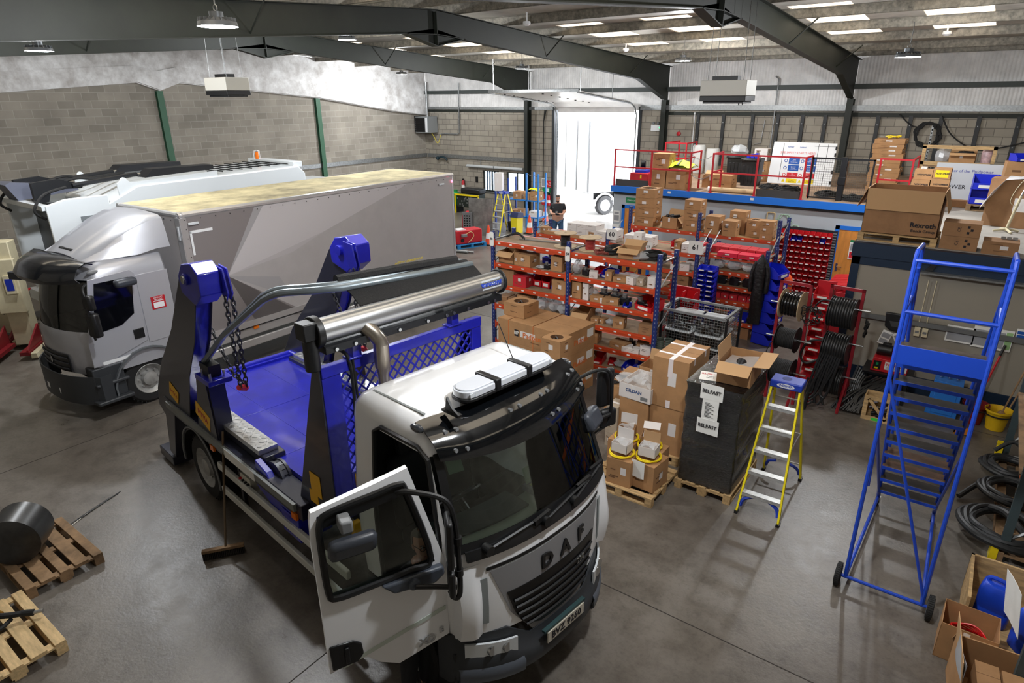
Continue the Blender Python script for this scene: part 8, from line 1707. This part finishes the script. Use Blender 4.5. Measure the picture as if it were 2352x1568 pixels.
# wall items
def ext(label, x, z, y=-.1):
    t = thing('fire_extinguisher', label, 'extinguisher', (x, y, z), 0, 'red fire extinguishers'); g = G(); g.lathe([(.085, 0), (.09, .02), (.09, .4), (.05, .47), (.03, .5)], n=18); g.build('cylinder', M_redp, t); g = G(); g.bb((-.03, -.05, .5), (.03, .04, .56)); g.tube(smooth_pts([(.02, 0, .53), (.11, -.01, .48), (.12, -.02, .2)], 5), .012, 6); g.build('valve_hose', M_black, t); g = G(); g.lathe([(.0915, .12), (.0915, .26)], n=18, cap=False); g.build('label_band', M_paper, t); g = G(); g.bb((-.04, .08, .1), (.04, .1, .4)); g.build('wall_bracket', M_grey, t); return t
ext('left fire extinguisher under the green first aid box', 7.56, .5); ext('right fire extinguisher under the green first aid box', 7.86, .48); ext('lone fire extinguisher on the far wall behind the box lorry', 2.6, .82)
notice('red fire point sign on the far wall beside the doorway', (7.82, -.012, 1.46), S_, U_, .4, .3, [(0, 0, 1, 1, M_sred)], [('Fire\npoint', .68, .5, .1, M_paper), ('A', .2, .5, .18, M_paper)]); notice('white sheet left of the red fire point sign', (7.5, -.012, 1.5), S_, U_, .22, .4, [(.1, .1, .9, .9, M_sgrey)])
t = thing('first_aid_box', 'green first aid box under the red fire point sign', 'box', (7.7, 0, 1.07)); g = G(); g.bb((-.2, -.1, 0), (.2, -.003, .22)); g.build('case', M_sgreen, t, .01); g = G(); g.bb((.02, -.104, .03), (.15, -.1, .19)); g.build('case_label', M_paper, t); notice('narrow white red notice right of the first aid box', (8.0 if 0 else 7.98, -.012, 1.2), S_, U_, .1, .24, [(.2, .5, .8, .9, M_sred)])
t = thing('unit_heater', 'grey warm air unit heater hung high in the far corner', 'heater', (.5, -.55, 3.6)); g = G(); g.bb((-.35, -.3, 0), (.5, .45, .78)); g.build('casing', mat('heater_grey', (150, 154, 156), .4, .3), t, .02); g = G()
for k in range(7): g.box((0, -.31, .1+k*.095), (.62, .03, .06), rot('X', .5))
g.bb((-.32, -.303, .04), (.32, -.3, .74)); g.build('louvre', M_black, t); g = G(); g.bb((.36, -.31, .05), (.49, -.3, .72)); g.build('side_panel', M_white, t)
g = G(); g.bb((-.4, -.3, .03), (-.35, .4, .8)); g.bb((-.3, .45, .2), (.3, .55, .6)); g.build('wall_bracket', M_blackm, t); g = G(); g.tube([(.05, .2, .78), (.05, .2, 2.42)], .06, 10); g.build('flue', M_galv, t)
g = G(); g.tube([(2.5, -.1, 5.95), (2.45, -.1, 3.6), (2.35, -.1, 3.55), (1.3, -.1, 3.55), (1.2, -.12, 3.5)], .03, 8, m=0); g.tube(smooth_pts([(1.2, -.12, 3.5), (1.15, -.2, 3.2), (1.05, -.25, 3.1), (.9, -.3, 3.4), (.8, -.4, 3.62)], 6), .016, 6, m=1); tag(g.build('gas_pipe', [M_galv, mat('gas_yellow', (220, 200, 60), .5)]), 'grey gas pipe running down the far wall to the heater', 'pipe')
g = G(); g.tube([(17.5, -.1, 5.9), (17.62, -.1, 5.8), (17.62, -.1, 2.75)], .028, 8); tag(g.build('conduit_pipe', M_galv), 'tall grey pipe down the far wall left of the safety board', 'pipe')
g = G(); g.tube([(14.6, -.06, 4.6), (14.6, -.06, 2.72)], .018, 8); g.ball((14.6, -.06, 4.62), .04); tag(g.build('conduit_pipe', M_white), 'thin white pipe on the far wall behind the left guard rail', 'pipe')
g = G(); g.tube([(17.3, -.05, 4.4), (17.25, -.06, 3.6), (17.0, -.06, 3.55)], .018, 8); tag(g.build('conduit_pipe', M_galv), 'thin bent grey pipe beside the tall grey pipe', 'pipe')
g = G(); g.tube([(7.55, -.06, 4.7), (7.5, -.06, 4.2), (7.5, -.06, 1.7)], .02, 7); g.tube([(7.62, -.06, 4.7), (7.52, -.06, 4.3)], .02, 7); tag(g.build('wall_cable', M_rubber), 'black cable running down the wall left of the doorway', 'cable')
t = thing('wall_light', 'long unlit twin tube light hung under the wall rail', 'light', (4.65, -.12, 2.05))
for s in (-1, 1): g = G(); g.cyl((s*.88-.86, 0, 0), (s*.88+.86, 0, 0), .07, n=14); g.build('tube_cover', mat('diffuser_grey', (196, 200, 202), .4), t); g = G(); g.tube([(s*.9, .05, .05), (s*.9, .05, .34)], .012, 5); g.build('hanger', M_galv, t)
for i, (x0, x1) in enumerate(((3.8, 4.85), (5.3, 6.5))):
    wd = bpy.data.objects.new('window_%d' % (i+1), None); COL.objects.link(wd); wd['kind'] = 'structure'; wd.location = (x0, 0, .85); W_ = x1-x0
    g = G()
    for a, b in (((0, 0), (W_, .05)), ((0, .96), (W_, 1.01)), ((0, 0), (.05, 1.01)), ((W_-.05, 0), (W_, 1.01)), ((W_/2-.02, 0), (W_/2+.02, 1.01))): g.bb((a[0], .08, a[1]), (b[0], .14, b[1]))
    g.build('window_frame', M_green, wd, smooth=0); g = G(); g.bb((.05, .1, .05), (W_-.05, .106, .96)); g.build('pane', glassm('pane', (230, 238, 244), .05), wd, smooth=0); g = G(); g.bb((-.05, -.06, -.05), (W_+.05, .1, 0)); g.build('window_sill', M_galv, wd, smooth=0)
    if i == 0:
        g = G()
        for k in range(6): g.bb((.1+k*.16, .2, .02), (.2+k*.16, .22, 1.0))
        g.build('blind_slat', mat('blind', (170, 184, 204), .6), wd, smooth=0)
g = G(); g.bb((-.06, -.06, 0), (.06, 0, .28)); tag(g.build('hand_set', M_black, loc=(3.45, 0, 1.25)), 'black box on the far wall left of the window', 'box')
g = G(); g.tube(smooth_pts([(-.3, -.1, 0), (-.1, -.12, .12), (.2, -.12, .1), (.35, -.1, -.02)], 5), .05, 8); g.ball((-.3, -.1, .05), .1); tag(g.build('teal_pump', mat('teal_dark', (24, 50, 60), .5), loc=(1.3, -.1, 2.28)), 'dark teal hose on the wall rail in the far corner', 'hose')
t = thing('emergency_light', 'white emergency light with twin lamps right of the doorway', 'light', (13.0, -.03, 4.05)); g = G(); g.bb((-.2, -.08, -.12), (.2, 0, .12)); g.build('housing', M_white, t, .01); g = G(); g.ball((-.1, -.05, .18), .06); g.ball((.1, -.05, .18), .06); g.build('lamp_head', M_grey, t); g = G(); g.box((.18, -.085, .02), (.03, .01, .03)); g.build('indicator', mat('led_green', (40, 255, 120), .3, emit=4), t)
g = G(); g.lathe([(.08, 0), (.08, .08), (.04, .1)], n=14); o = g.build('alarm_sounder', M_redp, loc=(14.0, -.01, 3.85)); o.rotation_euler[0] = PI/2; tag(o, 'round red alarm sounder on the far wall behind the red rail', 'alarm')
g = G(); g.bb((-.12, -.08, 0), (-.02, 0, .15)); g.bb((.02, -.08, 0), (.12, 0, .15)); g.tube([(-.07, -.03, 0), (-.07, -.03, -.4)], .015, 6); g.tube([(.07, -.03, 0), (.07, -.03, -.4)], .015, 6); tag(g.build('junction_box', M_black, loc=(16.3, .05, 5.15)), 'pair of black boxes on the white cladding above the deck', 'box')
# ---------------------------------------------------------------- high bay lamps
M_led = mat('lamp_lens', (245, 250, 255), .3, emit=60)
def highbay(label, p, src=[None]):
    if src[0]: t = dup(src[0], p, None, label)
    else:
        t = thing('high_bay_lamp', label, 'lamp', p, 0, 'round high bay lamps'); g = G(); g.lathe([(.22, .02), (.23, .0), (.22, .05), (.12, .09), (.08, .1), (.08, .16), (.001, .16)], n=28, cap=False)
        for k in range(20): a = 2*PI*k/20; g.box((.15*math.cos(a), .15*math.sin(a), .075), (.13, .006, .04), rot('Z', a))
        g.build('lamp_housing', mat('lamp_grey', (110, 114, 118), .4, .5), t); g = G(); g.lathe([(.001, -.004), (.17, -.004), (.19, .01)], n=28, cap=False); g.build('lamp_lens', M_led, t); g = G(); g.tube([(.035*math.cos(a), 0, .2+.035*math.sin(a)) for a in [2*PI*k/12 for k in range(12)]], .008, 5, True); g.tube([(0, 0, .235), (.01, 0, .5), (0, 0, .62)], .008, 5); g.build('hook_chain', M_galv, t); src[0] = t
    l = bpy.data.lights.new('lamp_light', 'POINT'); l.shadow_soft_size = .13; l.energy = LAMP_W*1.75; l.color = (.94, .97, 1); o = bpy.data.objects.new('lamp_light', l); COL.objects.link(o); o.location = V(p)+V((0, 0, -.14))
for p, lb in (((3.35, -4.75, 6.2), 'round lamp nearest the block gable wall, far side'), ((10.05, -5.34, 6.21), 'round lamp hanging in front of the raised roller door'), ((16.75, -6.82, 6.18), 'round lamp left of the hanging white air cleaner'), ((22.7, -10.0, 5.93), 'round lamp at the upper right, near the third frame'), ((10.05, -20.47, 6.1), 'lit round lamp at the far left above the silver lorry'), ((16.75, -20.92, 6.06), 'large near lamp with its finned housing seen side on'), ((10.05, -13.25, 6.7), 'round lamp just under the ridge beam, centre left'), ((23.4, -21.3, 6.06), 'round lamp above the white cab, out at the top edge')): highbay(lb, p)
for i, p in enumerate(((20.0, -12.3, 5.15), (9.6, -16.6, 5.35))):
    t = thing('air_cleaner', ('large white and black box air cleaner hung near the right lamps', 'white air cleaner hung in front of the gable wall')[i], 'air cleaner', p, 0, 'ceiling air cleaners'); g = G(); g.bb((-.45, -.3, .1), (.45, .3, .38)); g.build('casing', mat('cleaner_white', (206, 204, 196), .5), t, .01); g = G(); g.bb((-.45, -.3, 0), (.45, .3, .1)); g.bb((-.4, -.25, -.04), (.4, .25, 0)); g.build('intake', M_black, t, .01); g = G(); g.bb((-.3, -.1, .38), (.2, .1, .46)); g.build('control_box', M_black, t)
    for x in (-.35, .35):
        for y in (-.2, .2): g = G(); g.tube([(x, y, .38), (x*.9, y*.9, zs(p[1])-p[2]-.1)], .006, 4); g.build('hanger_wire', M_galv, t)
for i, (x, y) in enumerate(((22.9, -5.5), (14.3, -5.6), (14.4, -11.2))):
    g = G(); g.lathe([(.09, 0), (.1, -.06), (.05, -.1), (.001, -.1)][::-1], n=14); g.cyl((0, 0, 0), (0, 0, .2), .02, n=6); tag(g.build('smoke_detector', M_white, loc=(x, y, zs(y)-.2)), ('small white smoke detector at the upper right of the roof', 'small white smoke detector left of the middle frame', 'small white smoke detector near the top centre')[i], 'detector', 'roof smoke detectors')
# ---------------------------------------------------------------- people
M_skin = mat('skin', (206, 156, 132), .55); M_hair = mat('hair_dark', (42, 32, 28), .8); M_hairg = mat('hair_grey', (120, 112, 106), .8)
M_polo = mat('polo_black', (30, 31, 36), .8, bump=.3, bs=30); M_jean = mat('denim', (62, 92, 128), .85, var=.15, vs=12)
def skinbody(name, mt, verts, edges, parent=None, lv=2, loc=None, rz=0):
    """one continuous body grown from a skeleton: verts [(co, rx, ry)]"""
    me = bpy.data.meshes.new(name); me.from_pydata([v[0] for v in verts], edges, []); me.materials.append(mt)
    o = bpy.data.objects.new(name, me); COL.objects.link(o)
    if parent: o.parent = parent
    if loc: o.location = loc
    o.rotation_euler[2] = rz
    s = o.modifiers.new('skin', 'SKIN'); s.use_smooth_shade = True
    for i, v in enumerate(verts): me.skin_vertices[0].data[i].radius = (v[1], v[2])
    me.skin_vertices[0].data[0].use_root = True
    b = o.modifiers.new('sub', 'SUBSURF'); b.levels = lv; b.render_levels = lv
    return o
def head(parent, c, yaw=0, pitch=0, beard=False, glasses=False, grey=False, hairm=None):
    """head facing -y before turning; c = centre of the skull"""
    R = MX.Translation(c) @ MX.Rotation(yaw, 4, 'Z') @ MX.Rotation(pitch, 4, 'X'); rows = []
    prof = [(-.125, .03, .035, -.045), (-.115, .045, .05, -.04), (-.095, .056, .068, -.028), (-.06, .066, .085, -.014), (-.02, .073, .094, -.004), (.02, .076, .098, .004), (.06, .074, .096, .008), (.09, .063, .083, .01), (.11, .043, .058, .01), (.12, .012, .018, .01)]
    for z, rx, ry, dy in prof:
        r = []
        for k in range(20):
            a = 2*PI*k/20; x, y = rx*math.sin(a), -ry*math.cos(a)+dy
            f = max(0, math.cos(a))
            if abs(z+.02) < .05 and k in (0, 1, 19): y -= .006*(1 if k else 2.6)*(1-abs(z+.03)/.06)
            if abs(z-.005) < .03 and k in (2, 18): y += .012
            r.append((x, y, z))
        rows.append(r)
    g = G(); g.T = R; g.grid(rows, 0, closed=True, cap=True)
    g.add([(-.012, -.098, -.035), (.012, -.098, -.035), (.008, -.094, .015), (-.008, -.094, .015), (0, -.122, -.032), (0, -.1, .015)], [(0, 4, 5, 3), (4, 1, 2, 5), (0, 1, 4), (3, 5, 2)], 0)
    for s in (-1, 1):
        g.ball((s*.077, .01, -.005), .03, 8, 6, 0, (.35, .6, 1)); g.ball((s*.031, -.087, .008), .011, 8, 6, 1); g.ball((s*.031, -.096, .008), .005, 6, 4, 2); g.tube([(s*.016, -.097, .03), (s*.034, -.096, .034), (s*.05, -.085, .028)], .005, 5, m=3)
    g.tube([(-.024, -.09, -.072), (0, -.098, -.07), (.024, -.09, -.072)], .006, 5, m=4); g.cyl((0, .0, -.2), (0, 0, -.08), .055, .052, 14, 0)
    h = g.build('head', [M_skin, M_white, M_ink, hairm or M_hair, mat('lips', (176, 104, 96), .5)], parent, smooth=70)
    g = G(); g.T = R; hr = []
    for z, rx, ry, dy in prof[4:]:
        hr.append([((rx+.008)*math.sin(a), -(ry+.008)*math.cos(a)+dy, z+.006) for a in [2*PI*k/20 for k in range(20)]])
    g.grid(hr, 0, closed=True, skip=lambda i, j: i < 3 and (j < 5 or j > 14)); g.build('hair', hairm or M_hair, h, smooth=70)
    if beard:
        g = G(); g.T = R; g.grid([[((rx+.006)*math.sin(a), -(ry+.007)*math.cos(a)+dy, z-.004) for a in [2*PI*(k-6)/20 for k in range(13)]] for z, rx, ry, dy in prof[:4]], 0); g.build('beard', hairm or M_hair, h, smooth=70)
    if glasses:
        g = G(); g.T = R
        for s in (-1, 1): g.tube([(s*.034+.024*math.cos(a), -.105, .006+.018*math.sin(a)) for a in [2*PI*k/14 for k in range(14)]], .003, 5, True); g.tube([(s*.058, -.103, .01), (s*.078, .0, .01)], .003, 5)
        g.tube([(-.01, -.106, .008), (.01, -.106, .008)], .003, 5); g.build('glasses', M_ink, h)
    return h
def hand(parent, wrist, d, n, curl=.5, flip=1, m=None):
    """palm along d, palm facing n, five separate fingers"""
    d = V(d).normalized(); n = V(n); n = (n-d*n.dot(d)).normalized(); s = d.cross(n)*flip; w = V(wrist)
    vs = [(w, .026, .02), (w+d*.045, .04, .017), (w+d*.085, .041, .015)]; ed = [(0, 1), (1, 2)]
    o = skinbody('hand', m or M_skin, vs, ed, parent, 1)
    for k, (off, L) in enumerate(((-.03, .068), (-.01, .076), (.01, .072), (.029, .058))):
        p = w+d*.085+s*off; q = p+(d*math.cos(curl*.5)+n*math.sin(curl*.5))*L*.45; r = q+(d*math.cos(curl*1.3)+n*math.sin(curl*1.3))*L*.32; t_ = r+(d*math.cos(curl*2)+n*math.sin(curl*2))*L*.25
        skinbody('finger', m or M_skin, [(p-d*.02, .009, .009), (p, .0095, .0095), (q, .0085, .0085), (r, .0078, .0078), (t_, .006, .006)], [(0, 1), (1, 2), (2, 3), (3, 4)], o, 1)
    p = w+d*.03-s*.03; q = p+(d*.6-s*.7+n*.3).normalized()*.04; r = q+(d*.9-s*.1+n*.5).normalized()*.032
    skinbody('thumb', m or M_skin, [(p+s*.012, .011, .011), (p, .011, .011), (q, .0095, .0095), (r, .007, .007)], [(0, 1), (1, 2), (2, 3)], o, 1)
    return o
# man by the doorway looking down at a phone: body frame faces -y locally
pm = thing('person', 'bearded man in black polo shirt and jeans looking at his phone in the doorway', 'person', (11.55, -5.1, 0), .45)
pv = [((0, 0, 1.0), .2, .15), ((0, -.01, 1.2), .215, .17), ((0, 0, 1.4), .215, .15), ((0, .01, 1.52), .12, .1), ((0, .0, 1.6), .06, .06),
      ((-.21, .01, 1.47), .075, .075), ((-.27, -.02, 1.25), .062, .062), ((.21, .01, 1.47), .075, .075), ((.27, -.02, 1.25), .062, .062),
      ((-.1, 0, .9), .125, .125), ((-.13, -.02, .5), .085, .09), ((-.13, .02, .12), .055, .06), ((-.13, -.08, .05), .05, .045),
      ((.1, 0, .9), .125, .125), ((.14, -.03, .5), .085, .09), ((.16, .02, .12), .055, .06), ((.17, -.08, .05), .05, .045),
      ((-.2, -.22, 1.16), .043, .043), ((-.08, -.36, 1.2), .03, .03), ((.2, -.22, 1.16), .043, .043), ((.07, -.36, 1.2), .03, .03)]
pe = [(0, 1), (1, 2), (2, 3), (3, 4), (2, 5), (5, 6), (2, 7), (7, 8), (0, 9), (9, 10), (10, 11), (11, 12), (0, 13), (13, 14), (14, 15), (15, 16), (6, 17), (17, 18), (8, 19), (19, 20)]
body = skinbody('body', M_skin, pv, pe, pm, 2)
def cloth(name, m, idx, par, grow=1.12, extra=None):
    ids = sorted(idx); mp = {a: i for i, a in enumerate(ids)}
    vs = [(pv[a][0], pv[a][1]*grow, pv[a][2]*grow) for a in ids]; es = [(mp[a], mp[b]) for a, b in pe if a in mp and b in mp]
    return skinbody(name, m, vs, es, par, 2)
cloth('polo_shirt', M_polo, (0, 1, 2, 3, 5, 6, 7, 8), body, 1.1); cloth('jeans', M_jean, (0, 9, 10, 11, 13, 14, 15), body, 1.06)
for s, x in ((-1, -.13), (1, .165)):
    g = G(); g.plate([[(x-.05+.1*i/3, .06-.26*j/5, .07+.05*math.sin(PI*min(1, .55+.2*j/5))*(1-j/7)) for i in range(4)] for j in range(6)], .05); g.bb((x-.055, -.21, 0), (x+.055, .08, .04)); g.build('shoe', M_black, body, .012)
head(body, V((0, -.05, 1.72)), 0, .45, beard=True); hand(body, (-.08, -.36, 1.2), (.9, -.5, .1), (.1, -.3, .9), 1.0, -1); hand(body, (.07, -.36, 1.2), (-.6, -.7, .2), (-.1, -.2, 1), 1.0, 1)
g = G(); g.box((0, -.43, 1.26), (.08, .15, .01), rot('X', .5)); tag(g.build('phone', M_black, loc=(11.55, -5.1, 0), rz=.45), 'dark phone held in the hands of the bearded man', 'phone')
# driver standing behind the open cab door, seen through its window
dr = thing('person', 'man in dark clothes and glasses behind the open lorry door window', 'person', (21.227, -22.635, 0), PI/2-.1268)
M_drk = mat('dark_sweater', (40, 40, 42), .85); M_trs = mat('dark_trousers', (26, 27, 30), .9)
pv = [((.03, 0, .98), .17, .13), ((.06, 0, 1.18), .19, .14), ((.1, 0, 1.38), .19, .13), ((.12, 0, 1.49), .1, .08), ((.13, 0, 1.56), .055, .055),
      ((-.1, 0, 1.43), .07, .07), ((-.28, .04, 1.2), .058, .058), ((.29, 0, 1.43), .07, .07), ((.34, .02, 1.18), .056, .056),
      ((-.06, 0, .88), .11, .11), ((-.09, -.02, .5), .08, .08), ((-.1, .02, .12), .055, .055), ((-.1, -.09, .06), .045, .04),
      ((.12, 0, .88), .11, .11), ((.1, -.02, .5), .08, .08), ((.1, .02, .12), .055, .055), ((.1, -.09, .06), .045, .04),
      ((-.31, .1, 1.44), .034, .034), ((-.33, .12, 1.5), .028, .028), ((.3, -.18, 1.02), .036, .036), ((.26, -.24, 1.0), .028, .028)]
body = skinbody('body', M_skin, pv, pe, dr, 2)
cloth('sweater', M_drk, (0, 1, 2, 3, 5, 6, 7, 8, 17, 19), body, 1.12); cloth('trousers', M_trs, (0, 9, 10, 11, 13, 14, 15), body, 1.1)
for x in (-.1, .1):
    g = G(); g.plate([[(x-.05+.1*i/3, .06-.26*j/5, .07+.05*math.sin(PI*min(1, .55+.2*j/5))*(1-j/7)) for i in range(4)] for j in range(6)], .05); g.bb((x-.055, -.21, 0), (x+.055, .08, .04)); g.build('shoe', M_black, body, .012)
head(body, V((.14, -.02, 1.69)), -.25, -.15, glasses=True, hairm=M_hairg); hand(body, (-.33, .12, 1.5), (-.25, -.1, -.9), (0, -1, 0), .5, -1); hand(body, (.26, -.24, 1.0), (-.1, -.4, -.8), (-1, 0, 0), .5)
